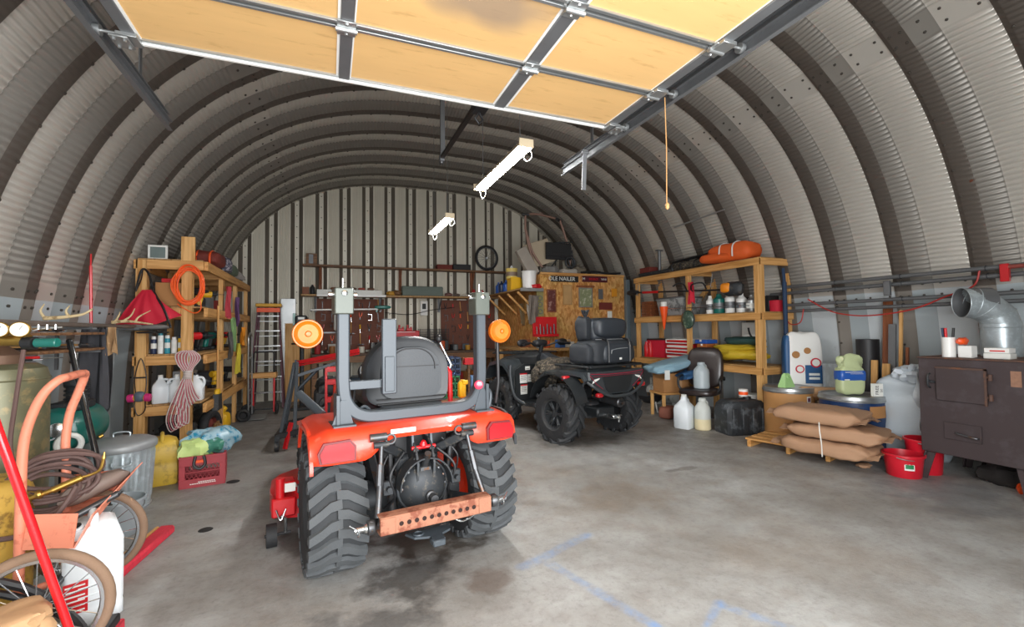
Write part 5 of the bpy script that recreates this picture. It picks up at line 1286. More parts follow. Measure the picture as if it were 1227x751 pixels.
b = MB(); b.lathe([(0, 0), (.13, 0), (.14, .008), (.13, .016), (0, .02)], n=30); one(b, 'round_griddle', m_cast, 'dark round metal plate jutting out below the red sling', 'plate', (-1.72, 5.87, 1.345))
# things on the shelves of the left rack (upper rack X -1.92..-1.30, Y from 6.0)
def can(lab, loc, r, h, m, cap, group=None, name='spray_can'):
    t = thing(name, lab, 'can', loc, 0, group)
    b = MB(); b.lathe([(r*.95, 0), (r, .004), (r, h*.8), (r*.95, h*.82), (r*.6, h*.86)], n=16); b.build('body', m, t)
    b = MB(); b.lathe([(r*.8, h*.82), (r*.78, h), (r*.6, h*1.01)], n=14); b.build('cap', cap, t)
    b = MB(); b.lathe([(r*1.01, h*.3), (r*1.01, h*.6)], n=16, cap=False); b.build('label_band', m_label, t)
    return t
pal = {'b': mat('blue_can', '2a58a8', rough=.3), 't': mat('teal_can', '2f8ea0', rough=.3), 'w': m_white, 'y': m_yellow, 'r': m_redd, 'n': mat('navy_can', '23304d', rough=.35), 's': m_galv}
for i, (c, cp, h) in enumerate((('n', 'w', .19), ('w', 't', .24), ('t', 'w', .2), ('w', 'w', .18), ('y', 'n', .2), ('w', 'b', .30))):
    can({0: 'dark navy spray can', 1: 'white can with teal cap', 2: 'teal can with white cap', 3: 'short white can', 4: 'yellow labelled can', 5: 'tall white can with blue cap'}[i]+' in the row on the upper left rack shelf', (-1.78+.062*i, 6.10, 1.12), .027, h, pal[c], pal[cp], 'cans on the left rack')
def gallon(lab, loc, rz, m=None, cap=None, group=None, sc=1.0):
    t = thing('plastic_jug', lab, 'jug', loc, rz, group)
    m = m or m_hdpe
    b = MB(); b.loft([[(x*k*sc, y*k*sc, z*sc) for x, y in ((-.06, -.075), (.06, -.075), (.075, -.06), (.075, .06), (.06, .075), (-.06, .075), (-.075, .06), (-.075, -.06))] for z, k in ((0, .92), (.01, 1), (.17, 1), (.2, .9), (.235, .55), (.26, .32), (.285, .3))]); b.build('body', m, t, ang=50)
    b = MB(); b.tube([(0.02*sc, 0, .255*sc), (.065*sc, 0, .25*sc), (.085*sc, 0, .20*sc), (.07*sc, 0, .14*sc)], .013*sc, 8, sm=4); b.build('grip', m, t)
    b = MB(); b.cyl((0, 0, .28*sc), (0, 0, .305*sc), .024*sc, n=14); b.build('cap', cap or m_redd, t)
    return t
gallon('white gallon jug at the left of the three on the left rack', (-1.72, 6.12, .58), .3, cap=m_label)
gallon('middle white gallon jug of the three on the left rack', (-1.57, 6.13, .58), R(200), cap=m_label)
gallon('white gallon jug behind the rope hank', (-1.41, 6.2, .58), 0, cap=m_black)
def carton(name, lab, cat, loc, w, d, h, m, rz=0, group=None, b_=.004, extra=None):
    t = thing(name, lab, cat, loc, rz, group); b = MB(); b.box(-w/2, w/2, -d/2, d/2, 0, h, b_); b.build('box', m, t)
    b = MB(); b.box(-w/2-.0006, w/2+.0006, -.02, .02, h-.03, h+.0008); b.build('tape', extra or m_kraft, t)
    return t
m_card = mat('cardboard', 'a87848', rough=.8, var=.06)
carton('cardboard_box', 'brown cardboard box on the top shelf of the left rack end', 'box', (-1.62, 6.2, 1.642), .28, .3, .26, m_card)
carton('tool_case', 'small bright red case on the cardboard box in the left rack', 'case', (-1.66, 6.18, 1.905), .13, .12, .05, m_redd, extra=m_white)
b = MB()
for (x0, x1, z0, z1) in ((-.09, .09, 0, .02), (-.09, .09, .14, .16), (-.09, -.07, .02, .14), (.07, .09, .02, .14)): b.box(x0, x1, -.01, .01, z0, z1, .002)
fr = thing('window_frame', 'small pale framed pane standing on top of the left rack', 'frame', (-1.76, 6.12, 2.16)); b.build('frame', m_label, fr)
b = MB(); b.box(-.07, .07, -.003, .003, .02, .14); b.build('glass', mat('dusty_glass', '6d7a78', rough=.2), fr)
def duffel(name, lab, cat, loc, rad, m, rz=0, seed=1, noise=.12, e=.6, strap=None):
    t = thing(name, lab, cat, loc, rz); b = MB(); b.blob((0, 0, rad[2]), rad, e=e, nu=26, nv=14, noise=noise, seed=seed); b.build('body', m, t)
    if strap:
        for x in (-.4, .4): b = MB(); b.tube([(rad[0]*x, -rad[1]*1.0, rad[2]*.3), (rad[0]*x, -rad[1]*.98, rad[2]*1.4), (rad[0]*x, -rad[1]*.4, rad[2]*2.02), (rad[0]*x, rad[1]*.4, rad[2]*2.02)], .012, 4, sm=4); b.build('strap', strap, t)
    return t
m_maroon = mat('maroon_fabric', '6e2a20', rough=.75, var=.15)
duffel('maroon_bag', 'maroon soft bag with orange stripe on top of the left rack', 'bag', (-1.42, 6.75, 2.16), (.17, .25, .10), m_maroon, 0, 2, strap=m_orange)
duffel('navy_bag', 'dark patterned bag on the left rack top behind the maroon bag', 'bag', (-1.42, 7.3, 2.16), (.17, .2, .11), mat('patterned_cloth', '3a3b4e', rough=.8, var=.3, scale=18, col2='a09aa0', amt=.5), 0, 5, strap=m_black)
duffel('green_tarp', 'folded grey green tarp on the left rack top', 'tarp', (-1.45, 7.8, 2.16), (.17, .22, .10), mat('green_tarp', '5c6a58', rough=.7), 0, 7)
duffel('white_rags', 'heap of white and grey rags on the far end of the left rack top', 'rags', (-1.45, 8.4, 2.16), (.16, .2, .07), mat('rags', 'a09a94', rough=.9, var=.35, scale=14), 0, 8, .4)
# side of the rack facing the aisle (X about -1.28)
XS = -1.275
def broom(lab, loc, L_, mh, hm, hcol=None, rz=0):
    t = thing('broom', lab, 'broom', loc, rz)
    b = MB(); b.cyl((0, 0, .22), (0, 0, L_), .012, n=10); b.build('handle', mh, t)
    b = MB(); b.blob((0, 0, .2), (.03, .08, .05), e=.7, nu=14, nv=8); b.build('collar', hcol or hm, t)
    b = MB(); b.loft([[(x*.03, y*w, z) for x, y in ((-1, -1), (1, -1), (1, 1), (-1, 1))] for z, w in ((.19, .08), (.1, .1), (0.0, .12))]); b.build('bristles', hm, t)
    return t
t = broom('broom with pale handle and yellow collar hanging on the left rack side', (XS+.03, 6.45, .42), 1.25, m_pineZ, m_cast, m_yellow)
random.seed(21)
hcols = [('green_glove', '6f8f5a', 'faded green work glove'), ('yellow_apron', 'c2b032', 'yellow apron'), ('grey_scarf', '4d4a48', 'dark grey sling'), ('orange_bag', 'e08a1c', 'orange mesh bag'), ('purple_cord', '5d3c66', 'purple cord bundle'), ('red_jacket', 'a5303a', 'dull red jacket')]
hp_ = [(7.35, 1.55, .16, .45), (7.75, 1.18, .2, .42), (7.15, 1.35, .13, .35), (8.1, 1.42, .17, .28), (7.62, 1.85, .1, .4), (7.0, 1.95, .12, .4)]
for (nm, cc, lb), (y, z, w, h) in zip(hcols, hp_):
    hung(nm, lb+' hanging on the aisle side of the left rack', 'cloth', (XS+.035, y, z), w, h, mat(nm+'_cloth', cc, rough=.8, var=.18, scale=10), int(y*10), .02, R(90))
def drill(lab, loc, rz, m, group=None, sc=1.0):
    t = thing('power_tool', lab, 'power tool', loc, rz, group)
    b = MB(); b.cyl((-.09*sc, 0, .15*sc), (.06*sc, 0, .15*sc), .036*sc, n=14, b=.008*sc); b.bar((-.03*sc, 0, .14*sc), (-.055*sc, 0, .02*sc), .045*sc, .035*sc, .008*sc); b.build('body', m, t)
    b = MB(); b.cyl((.06*sc, 0, .15*sc), (.11*sc, 0, .15*sc), .022*sc, .012*sc, n=12); b.cyl((.11*sc, 0, .15*sc), (.17*sc, 0, .15*sc), .004*sc, n=6); b.build('chuck', m_cast, t)
    b = MB(); b.box(-.11*sc, .0, -.035*sc, .035*sc, 0, .035*sc, .006*sc); b.build('battery', m_black, t)
    return t
dr = [(6.35, 1.642, m_cast), (6.75, 1.642, m_yellow), (6.3, 1.12, m_redd), (6.62, 1.12, m_black), (7.3, 1.12, m_cast), (7.0, 1.12, m_teal), (7.8, 1.12, m_redd), (6.35, .58, m_black), (7.5, .58, m_yellow), (8.3, .58, m_cast), (8.2, 1.12, m_yellow)]
DL = ['dark grey drill at the near end of the upper left rack shelf', 'yellow drill farther along the upper left rack shelf', 'red drill at the near end of the middle left rack shelf', 'black drill second along the middle left rack shelf', 'dark grey drill halfway along the middle left rack shelf', 'teal drill on the middle left rack shelf', 'red drill past the yellow apron on the left rack', 'black drill at the near end of the low left rack shelf', 'yellow drill halfway along the low left rack shelf', 'dark grey drill at the far end of the low left rack shelf', 'yellow drill at the far end of the middle left rack shelf']
for i, (y, z, m) in enumerate(dr): drill(DL[i], (-1.45, y, z), R(-20+40*(i % 3)), m, 'power tools on the left rack', 1.25)
bxs = [(6.6, .58, .2, .25, .2, '7d93a5'), (7.05, .58, .22, .2, .28, 'c9cdd0'), (7.9, .58, .25, .3, .2, '3d3f44'), (7.35, 1.642, .24, .3, .18, '35363c'), (7.9, 1.642, .22, .26, .24, '8d8f92'), (8.4, 1.642, .22, .22, .2, 'a43a30'), (8.55, 1.12, .2, .2, .25, '6d5440'), (6.7, 1.642, .1, .2, .3, '9d3040'), (8.0, .58, .1, .1, .1, 'bb9a44')]
for i, (y, z, w, d, h, c) in enumerate(bxs):
    if i == 8: continue
    carton('storage_box', ['slate blue', 'pale grey', 'black', 'charcoal', 'mid grey', 'brick red', 'brown', 'crimson'][i]+' storage box on a left rack shelf', 'box', (-1.72 if i not in (7,) else -1.8, y, z), w, d, h, mat('box_'+c, c, rough=.6), extra=m_label)
# floor level: tyres, brown bottles, yellow machine
def tyre_thing(name, lab, loc, R_, w, rot, rim=None):
    t = thing(name, lab, 'wheel', loc, 0, None, rot=rot); b = MB(); b.torus((0, 0, 0), (0, 0, 1), R_*.72, R_*.28, 32, 10, w/(R_*.56)); b.build('tyre', m_rubberd, t)
    b = MB(); b.lathe([(R_*.5, -w*.3), (R_*.42, 0), (R_*.15, .02), (0, .02)], n=24); b.lathe([(R_*.5, w*.3), (R_*.42, 0)], n=24, cap=False); b.build('rim', rim or m_galvd, t)
    return t
tyre_thing('barrow_wheel', 'small black tyre lying under the left rack near the rope', (-1.58, 6.3, .09), .2, .15, (0, 0, 0))
tyre_thing('spare_wheel', 'black tyre with maroon rim standing under the left rack', (-1.38, 6.75, .19), .19, .12, (R(90), 0, R(70)), m_maroon)
tyre_thing('barrow_wheel', 'second small tyre stacked on the one under the left rack', (-1.60, 6.32, .25), .18, .14, (0, 0, 0))
for i, y in enumerate((6.42, 6.56)):
    b = MB(); b.lathe([(.05, 0), (.055, .01), (.055, .19), (.045, .23), (.02, .25), (.02, .28)], n=18); one(b, 'brown_bottle', mat('amber_brown', '7a5a38', rough=.3), ('nearer' if i == 0 else 'farther')+' brown bottle on the floor beside the maroon rimmed tyre', 'bottle', (-1.24, y-.1, 0))
b = MB(); b.blob((0, 0, .12), (.13, .14, .12), e=.7, nu=20, nv=12, noise=.2, seed=3); b.cyl((0, 0, .2), (.05, .1, .28), .04); one(b, 'yellow_engine_part', m_yellow, 'yellow pump housing low in the left rack beyond the tyres', 'pump', (-1.42, 7.45, .0))
# aluminium hand truck leaning against the far end of the rack
HT = thing('hand_truck', 'silver hand truck leaning against the far end of the left rack', 'hand truck', (-1.13, 8.1, 0), rot=(0, R(-2), R(90)))
b = MB()
for x in (-.17, .17): b.tube([(x, 0, .05), (x, 0, 1.15), (x*.8, 0, 1.28), (0, 0, 1.33)], .013, 8, sm=3)
b.build('side_rail', m_galv, HT)
for z in (.2, .45, .7, .95):
    b = MB(); b.box(-.17, .17, -.008, .008, z-.012, z+.012, .003); b.build('rung', m_galv, HT)
b = MB(); b.box(-.2, .2, -.22, .02, .02, .03, .003); b.build('toe_plate', m_galv, HT)
for s in (-1, 1):
    b = MB(); b.torus((s*.21, .06, .10), (1, 0, 0), .072, .028, 24, 8); b.cyl((s*.19, .06, .10), (s*.23, .06, .10), .045, n=14); b.build('wheel', m_rubberd, HT)
# small dark cap on bin lid
b = MB(); b.cyl((0, 0, 0), (.02, .01, .012), .014, n=10); one(b, 'battery_cap', m_brass, 'tiny brass fitting lying on the bin lid', 'fitting', (-1.60, 4.36, .572))
# ================================================================ BACK OF THE BUILDING
m_peg = mat('pegboard_brown', '6d4131', rough=.75, var=.08)
m_osb = None
def osb():
    m = bpy.data.materials.new('osb_board'); m.use_nodes = True; t = m.node_tree; b = t.nodes['Principled BSDF']; L = t.links.new
    tc = nd(t, 'ShaderNodeTexCoord'); v = nd(t, 'ShaderNodeTexVoronoi'); v.inputs['Scale'].default_value = 34; v.inputs['Randomness'].default_value = 1
    mp = nd(t, 'ShaderNodeMapping'); mp.inputs['Scale'].default_value = (1, 1, .45); L(tc.outputs['Object'], mp.inputs[0]); L(mp.outputs[0], v.inputs['Vector'])
    cr = nd(t, 'ShaderNodeValToRGB'); e = cr.color_ramp.elements; e[0].color = hexc('b0722f')+(1,); e[1].color = hexc('e6b06a')+(1,)
    sp = nd(t, 'ShaderNodeSeparateColor'); L(v.outputs['Color'], sp.inputs[0]); L(sp.outputs[0], cr.inputs[0])
    n = nd(t, 'ShaderNodeTexNoise'); n.inputs['Scale'].default_value = 3; L(tc.outputs['Object'], n.inputs['Vector'])
    mx = nd(t, 'ShaderNodeMix', data_type='RGBA', blend_type='MULTIPLY'); mx.inputs[0].default_value = .35; L(cr.outputs[0], mx.inputs[6]); L(n.outputs['Color'], mx.inputs[7])
    L(mx.outputs[2], b.inputs['Base Color']); b.inputs['Roughness'].default_value = .7
    return m
m_osb = osb()
m_bench = mat('worn_bench_top', '4e3d30', rough=.7, var=.25, scale=8)
# upper plank shelf
sh = thing('wall_plank', 'long brown plank shelf high on the end wall', 'shelf', (-.48, 9.72, 2.63))
b = MB(); b.box(0, 4.4, -.0, .22, 0, .035, .003); b.build('plank', m_old, sh)
for x in (.32, 1.9, 3.5):
    b = MB(); b.box(x-.03, x+.03, .22, .26, -.45, .06); b.bar((x, .22, -.35), (x, .02, 0), .02, .03); b.build('bracket', m_brownw, sh)
b = MB(); b.box(-.1, .1, -.04, .02, 0, .22, .004); bx = thing('wood_block', 'small brown and grey wooden panel standing at the left end of the high plank', 'panel', (-.32, 9.84, 2.667)); b.build('panel', m_old, bx)
b = MB(); b.box(-.05, .03, -.05, -.04, .02, .2); b.build('grey_patch', m_galvd, bx)
carton('flat_case', 'reddish flat case on the high plank left of the spoked wheel', 'case', (2.35, 9.83, 2.667), .34, .2, .10, m_maroon, extra=m_black)
carton('black_case', 'black flat case next to the spoked wheel on the high plank', 'case', (2.74, 9.83, 2.667), .40, .2, .12, m_black, extra=m_redd)
W = thing('cycle_wheel', 'spoked cycle wheel with dark tyre on the high plank', 'wheel', (3.32, 9.74, 2.958))
wheel(None, 'tyre', .29, .028, W, (0, 0, 0), (0, 0, R(6)), m_rubberd, m_galvd, 24)
# lower plank shelf
sh = thing('wall_plank', 'long plank shelf above the workbench on the end wall', 'shelf', (-.5, 9.60, 2.03))
b = MB(); b.box(0, 4.05, 0, .33, 0, .035, .003); b.build('plank', m_ply, sh)
for x in (.25, 1.5, 2.75, 3.9):
    b = MB(); b.box(x-.02, x+.02, .3, .34, -.3, .0); b.bar((x, .3, -.25), (x, .03, 0), .02, .02); b.build('bracket', m_galvd, sh)
for i, (x, w) in enumerate(((.12, 1.24),)):
    b = MB(); b.box(0, w, -.06, .06, 0, .10, .004); o = thing('long_carton', 'long white flat carton lying on the shelf above the pegboard', 'box', (-.22, 9.74, 2.067)); b.build('carton', m_label, o)
b = MB(); b.box(0, 1.3, -.03, .03, 0, .045, .004); o = one(b, 'white_strip', m_white, 'slim white strip light casing below the long white carton', 'strip', (-.22, 9.575, 2.02))
o = thing('green_box', 'long grey green box on the shelf above the workbench', 'box', (1.85, 9.72, 2.067)); b = MB(); b.box(-.43, .43, -.09, .09, 0, .2, .01); b.build('box', mat('grey_green_box', '5f6b62', rough=.6), o); b = MB(); b.box(-.435, .435, -.095, .095, .15, .165, .002); b.build('lid_edge', MATS['grey_green_box'], o)
random.seed(31)
lo_items = [(-.42, .1, '7e4a2c', 'brown cardboard roll box'), (-.30, .13, '1d1d1f', 'black round tin'), (1.2, .08, 'b98b32', 'mustard yellow pouch'), (1.33, .1, '6b4a2e', 'brown leather pouch'), (2.42, .07, '6d4a44', 'brown bundle'), (2.6, .06, '5c5048', 'dark grey bundle'), (2.8, .05, 'b9b0a2', 'pale rope bundle'), (3.0, .11, 'b02026', 'red oil bottle'), (3.2, .1, '9a2c2a', 'dull red bottle')]
for x, h, c, lb in lo_items:
    m = mat('odd_'+c, c, rough=.6, var=.15)
    b = MB()
    if 'bottle' in lb or 'tin' in lb: b.lathe([(.04, 0), (.045, .01), (.045, h), (.03, h+.03), (.018, h+.04), (.018, h+.06), (0, h+.06)], n=16)
    elif 'box' in lb: b.box(-.06, .06, -.06, .06, 0, h+.04, .004)
    else: b.blob((0, 0, h*.55), (.08, .06, h*.55), e=.75, nu=16, nv=8, noise=.3, seed=int(x*10))
    one(b, lb.split()[-1], m, lb+' on the shelf above the workbench', lb.split()[-1], (x, 9.72, 2.067))
for i, (x, c) in enumerate(((.1, '7c5036'), (.28, '8c3b32'), (.45, '5e4a3e'), (.62, '96463a'), (.8, '6a4b3a'))):
    b = MB(); b.blob((0, 0, .025), (.07, .04, .025), e=.7, nu=14, nv=8, noise=.3, seed=i); one(b, 'rag', mat('rag_'+c, c, rough=.8, var=.2), ['tan', 'dull red', 'dark brown', 'rusty red', 'brown'][i]+' rag lying on top of the long white carton', 'rag', (x, 9.74, 2.168))
# pegboards with hung tools
for i, (x0, x1, z0, z1, lb) in enumerate(((-.25, 1.08, .95, 2.0, 'brown pegboard of tools left of the bare ribbed wall'), (2.30, 3.56, .9, 2.0, 'brown pegboard of tools right of the bare ribbed wall'))):
    b = MB(); b.box(0, x1-x0, 0, .015, 0, z1-z0, .002); P_ = thing('pegboard', lb, 'pegboard', (x0, 9.93, z0)); b.build('board', m_peg, P_)
    b = MB()
    for a in range(int((x1-x0)/.1)):
        for c in range(int((z1-z0)/.1)): b.box(.05+a*.1, .056+a*.1, -.001, .0, .05+c*.1, .056+c*.1)
    b.build('peg_hole', m_hole, P_)['kind'] = 'stuff'
random.seed(44)
hk = ['spanner', 'pliers', 'hammer', 'clamp', 'screwdriver']
num = ['first', 'second', 'third', 'fourth', 'fifth', 'sixth', 'seventh', 'eighth']
def hang_tool(i, x, z, lab, g, sc):
    t = tool(i, (x, 9.92, z), 0, lab, g, sc); t.rotation_euler = (R(90), R(90)+random.uniform(-.1, .1), 0); return t
for r_, z in enumerate((1.85, 1.62, 1.38, 1.15)):
    for c in range(7):
        hang_tool(r_*3+c*2, -.12+.18*c, z, hk[(r_*3+c*2) % 5]+' '+num[c]+' from left, '+['top', 'second', 'third', 'lowest'][r_]+' row, left pegboard', 'tools on the left pegboard', 1.0)
        hang_tool(r_*2+c*3+1, 2.4+.17*c, z-.02, hk[(r_*2+c*3+1) % 5]+' '+num[c]+' from left, '+['top', 'second', 'third', 'lowest'][r_]+' row, right pegboard', 'tools on the right pegboard', 1.0)
# workbench
WB = thing('workbench', 'long cluttered wooden workbench along the end wall', 'workbench', (-.3, 9.25, 0))
b = MB(); b.box(0, 3.7, -.02, .62, .86, .91, .004); b.build('top', m_bench, WB)
for x in (.05, 1.25, 2.45, 3.65):
    for y in (.03, .58): b = MB(); b.box(x-.045, x+.045, y-.045, y+.045, 0, .86, .003); b.build('leg', m_old, WB)
b = MB(); b.box(.1, 3.6, .02, .58, .22, .25, .003); b.build('lower_shelf', m_old, WB)
b = MB(); b.box(0, 3.7, -.04, -.02, .74, .86, .003); b.build('apron', m_old, WB)
random.seed(61)
cols = ['9e2b2b', '35424d', '6b6f70', 'c9c4b6', '27538a', '8a5a2e', '4b5b3e', 'b7862c', '2b2c2e', 'c4532a', '7d7a70', 'a9a49a']
cname = ['red', 'slate', 'grey', 'cream', 'blue', 'brown', 'olive', 'mustard', 'black', 'rusty orange', 'stone grey', 'pale grey']
def clutter(x, y, z, i, where, group, sc=1.0):
    """tins, cartons, jars and tool boxes in many colours"""
    c = cols[i % 12]; m = mat('clutter_'+c, c, rough=.55, var=.12); k = (i*7+i//5) % 4; h = sc*random.uniform(.08, .2)
    if k == 0:
        b = MB(); b.lathe([(.045*sc, 0), (.048*sc, .006), (.048*sc, h), (.04*sc, h+.008), (0, h+.008)], n=16); nm = 'tin'
    elif k == 1:
        b = MB(); b.box(-.09*sc, .09*sc, -.06*sc, .06*sc, 0, h*.8, .006); b.tube([(-.04*sc, 0, h*.8), (-.035*sc, 0, h*.8+.03), (.035*sc, 0, h*.8+.03), (.04*sc, 0, h*.8)], .006*sc, 6); nm = 'toolbox'
    elif k == 2:
        b = MB(); b.lathe([(.035*sc, 0), (.038*sc, .01), (.038*sc, h), (.02*sc, h+.03*sc), (.015*sc, h+.05*sc), (.015*sc, h+.07*sc), (0, h+.07*sc)], n=14); nm = 'bottle'
    else:
        b = MB(); b.box(-.06*sc, .06*sc, -.05*sc, .05*sc, 0, h, .003); b.box(-.061*sc, .061*sc, -.051*sc, .051*sc, h*.75, h*.78); nm = 'carton'
    return one(b, nm, m, cname[i % 12]+' '+nm+' '+where, nm, (x, y, z), random.uniform(-.4, .4), group)
for i in range(26):
    row = i // 13
    clutter(-.2+.27*(i % 13)+random.uniform(-.03, .03), 9.42+.24*row, .912, i*5+row, 'on the workbench, '+['front', 'back'][row]+' row, '+['first', 'second', 'third', 'fourth', 'fifth', 'sixth', 'seventh', 'eighth', 'ninth', 'tenth', 'eleventh', 'twelfth', 'last'][i % 13]+' from its left end', 'clutter on the workbench', 1.15)
for i in range(12):
    clutter(-.1+.29*i, 9.5, .252, i*5+3, 'on the lower shelf of the workbench, '+(['first', 'second', 'third', 'fourth', 'fifth', 'sixth', 'seventh', 'eighth', 'ninth', 'tenth', 'eleventh', 'last'][i])+' from its left end', 'things under the workbench', 1.7)
# red tool chest with small red things on it, behind the seat
TB = thing('tool_chest', 'low wide red tool chest on a stand at the bare part of the end wall', 'tool chest', (1.40, 9.62, .912))
b = MB(); b.box(-.34, .34, -.16, .16, 0, .42, .008); b.build('cabinet', m_redd, TB)
for k in range(4):
    b = MB(); b.box(-.32, .32, -.172, -.16, .02+.1*k, .11+.1*k, .004); d = b.build('drawer', m_redd, TB); b = MB(); b.box(-.25, .25, -.182, -.172, .09+.1*k, .1+.1*k, .002); b.build('handle', m_galv, d)
for i, x in enumerate((1.15, 1.38, 1.55)):
    b = MB(); b.box(-.06, .06, -.05, .05, 0, .05, .006); b.cyl((-.03, 0, .05), (-.03, 0, .12), .02); b.cyl((.04, 0, .05), (.04, 0, .08), .018); one(b, 'red_torch', m_redd, ['left', 'middle', 'right'][i]+' red charger unit on top of the red tool chest', 'charger', (x, 9.6, 1.334))
# grille box right, phone box, tube lamp below shelf, cable
b = MB()
for k in range(7): b.box(-.3, .3, -.13, .13, .008+.035*k, .018+.035*k)
for x in (-.3, -.1, .1, .3):
    for y in (-.13, .13): b.box(x-.005, x+.005, y-.005, y+.005, 0, .24)
one(b, 'wire_basket', m_black, 'black wire basket on the workbench right of the red tool chest', 'basket', (2.05, 9.55, 1.13))
b = MB(); b.box(-.3, .3, -.14, .14, 0, .21, .006); one(b, 'dark_box', m_cast, 'dark grey box under the wire basket', 'box', (2.05, 9.6, .912))
ph = thing('wall_phone', 'white wall box with small black panel on the bare ribbed wall', 'wall box', (1.93, 9.975, 1.66)); b = MB(); b.box(-.08, .08, -.04, .0, 0, .32, .006); b.build('box', m_white, ph); b = MB(); b.box(-.04, .04, -.05, -.04, .14, .26, .004); b.build('panel', m_black, ph)
b = MB(); b.tube([(1.1, 9.9, 1.72), (1.6, 9.9, 1.68), (2.1, 9.9, 1.78), (2.6, 9.9, 1.84)], .008, 6, sm=5); one(b, 'black_cable', m_black, 'black cable strung across the bare ribbed wall', 'cable')
tl = thing('arm_lamp', 'white swing arm with a hanging white cylinder before the left pegboard', 'lamp', (-.22, 9.2, 1.74)); b = MB(); b.cyl((-.1, 0, 0), (1.1, 0, .02), .015); b.build('arm', m_white, tl)
b = MB(); b.lathe([(.04, 0), (.075, .03), (.075, .30), (.05, .34), (.02, .36)], (.38, 0, -.40), n=18); b.build('canister', m_label, tl)
b = MB(); b.cyl((-.1, 0, 0), (-.1, .6, 0), .012); b.cyl((.38, 0, -.05), (.38, 0, .02), .01); b.build('hanger', m_galvd, tl)
b = MB(); b.blob((0, 0, 0), (.16, .04, .035), e=.6, nu=16, nv=8); b.bar((-.1, 0, -.01), (-.12, 0, -.10), .035, .03, .005); one(b, 'teal_tool', m_teal, 'teal power tool hanging beside the white arm', 'power tool', (.98, 9.22, 1.80))
# grinder / pillar drill at left
PD = thing('pillar_drill', 'black pillar drill with round table left of the workbench', 'pillar drill', (-.44, 8.75, 0))
b = MB(); b.box(-.16, .16, -.18, .18, 0, .05, .01); b.build('base', m_cast, PD); b = MB(); b.cyl((0, .08, .05), (0, .08, 1.62), .038, n=16); b.build('column', m_cast, PD)
b = MB(); b.cyl((0, -.03, 1.12), (0, -.03, 1.145), .16, n=28); b.build('table', m_black, PD)
b = MB(); b.box(-.09, .09, -.16, .14, 1.42, 1.62, .02); b.cyl((0, -.08, 1.42), (0, -.08, 1.28), .025); b.cyl((0, -.08, 1.28), (0, -.08, 1.2), .006); hd = b.build('head', m_black, PD)
b = MB(); b.box(-.05, .05, -.163, -.16, 1.55, 1.59); b.build('label', m_label, hd)
b = MB(); b.box(-.14, -.10, -.05, .1, 1.45, 1.66, .008); b.build('motor_cover', mat('mint_cover', '9fc4bf', rough=.4), PD)
b = MB()
for k in range(3): a = 2*PI*k/3; b.cyl((.1, -.1, 1.48), (.11, -.1+.12*math.cos(a), 1.48+.12*math.sin(a)), .006)
b.build('feed_lever', m_chrome, PD)
b = MB(); b.box(0, .45, -.02, 0, 0, 1.5, .003); one(b, 'plywood_sheet', m_pineZ, 'tan plywood sheet standing behind the pillar drill', 'board', (-.78, 9.72, 0))
b = MB(); b.box(0, .26, -.03, 0, 0, 1.98, .003); one(b, 'grey_sheet', m_galv, 'tall pale grey metal sheet standing between the ladder and the pillar drill', 'sheet', (-.86, 9.80, 0))
# ladder
LD = thing('step_ladder', 'step ladder with maroon rails and yellow top leaning on the end wall', 'ladder', (-1.02, 9.05, 0))
m_frp = mat('maroon_rail', '5d3340', rough=.5); m_yt = mat('ladder_yellow', 'd9a21c', rough=.45)
for s in (-1, 1):
    b = MB(); b.bar((s*.27, 0, 0), (s*.17, .35, 1.80), .03, .07, .004); b.build('rail', m_frp, LD)
    b = MB(); b.bar((s*.25, .58, 0), (s*.16, .42, 1.78), .025, .05, .004); b.build('rear_rail', m_frp, LD)
for k in range(6):
    z = .28+.27*k; f = z/1.8; w = .27-.10*f
    b = MB(); b.box(-w, w, .35*f-.05, .35*f+.04, z-.012, z+.012, .003); b.build('step', m_chrome, LD)
    if k: b = MB(); b.box(-w*.93, w*.93, .55-.12*f, .57-.12*f, z-.10, z-.085); b.build('rear_bar', m_galv, LD)
b = MB(); b.box(-.21, .21, .28, .50, 1.80, 1.86, .01); b.build('top_cap', m_yt, LD); b = MB(); b.box(-.19, .19, .27, .3, 1.70, 1.78, .004); b.build('label_strip', m_orange, LD)
# red dolly with wooden seat in front of the ladder
RDn = thing('red_trolley', 'red framed trolley with wooden shelf in front of the ladder', 'trolley', (-.98, 8.4, 0))
for s in (-1, 1):
    b = MB(); b.bar((s*.15, 0, .04), (s*.15, 0, .62), .028, .028, .003); b.build('leg', m_redd, RDn)
b = MB(); b.tube([(-.15, 0, .60), (-.15, 0, .98), (-.13, 0, 1.02), (.13, 0, 1.02), (.15, 0, .98), (.15, 0, .6)], .013, 8); b.build('handle', m_black, RDn)
b = MB(); b.box(-.19, .19, -.09, .12, .60, .68, .008); b.build('wooden_shelf', m_pineX, RDn)
b = MB(); b.cyl((-.17, .02, .09), (.17, .02, .09), .012); b.build('axle', m_cast, RDn)
for s in (-1, 1): b = MB(); b.torus((s*.19, .02, .09), (1, 0, 0), .066, .024, 22, 8); b.build('wheel', m_rubberd, RDn)
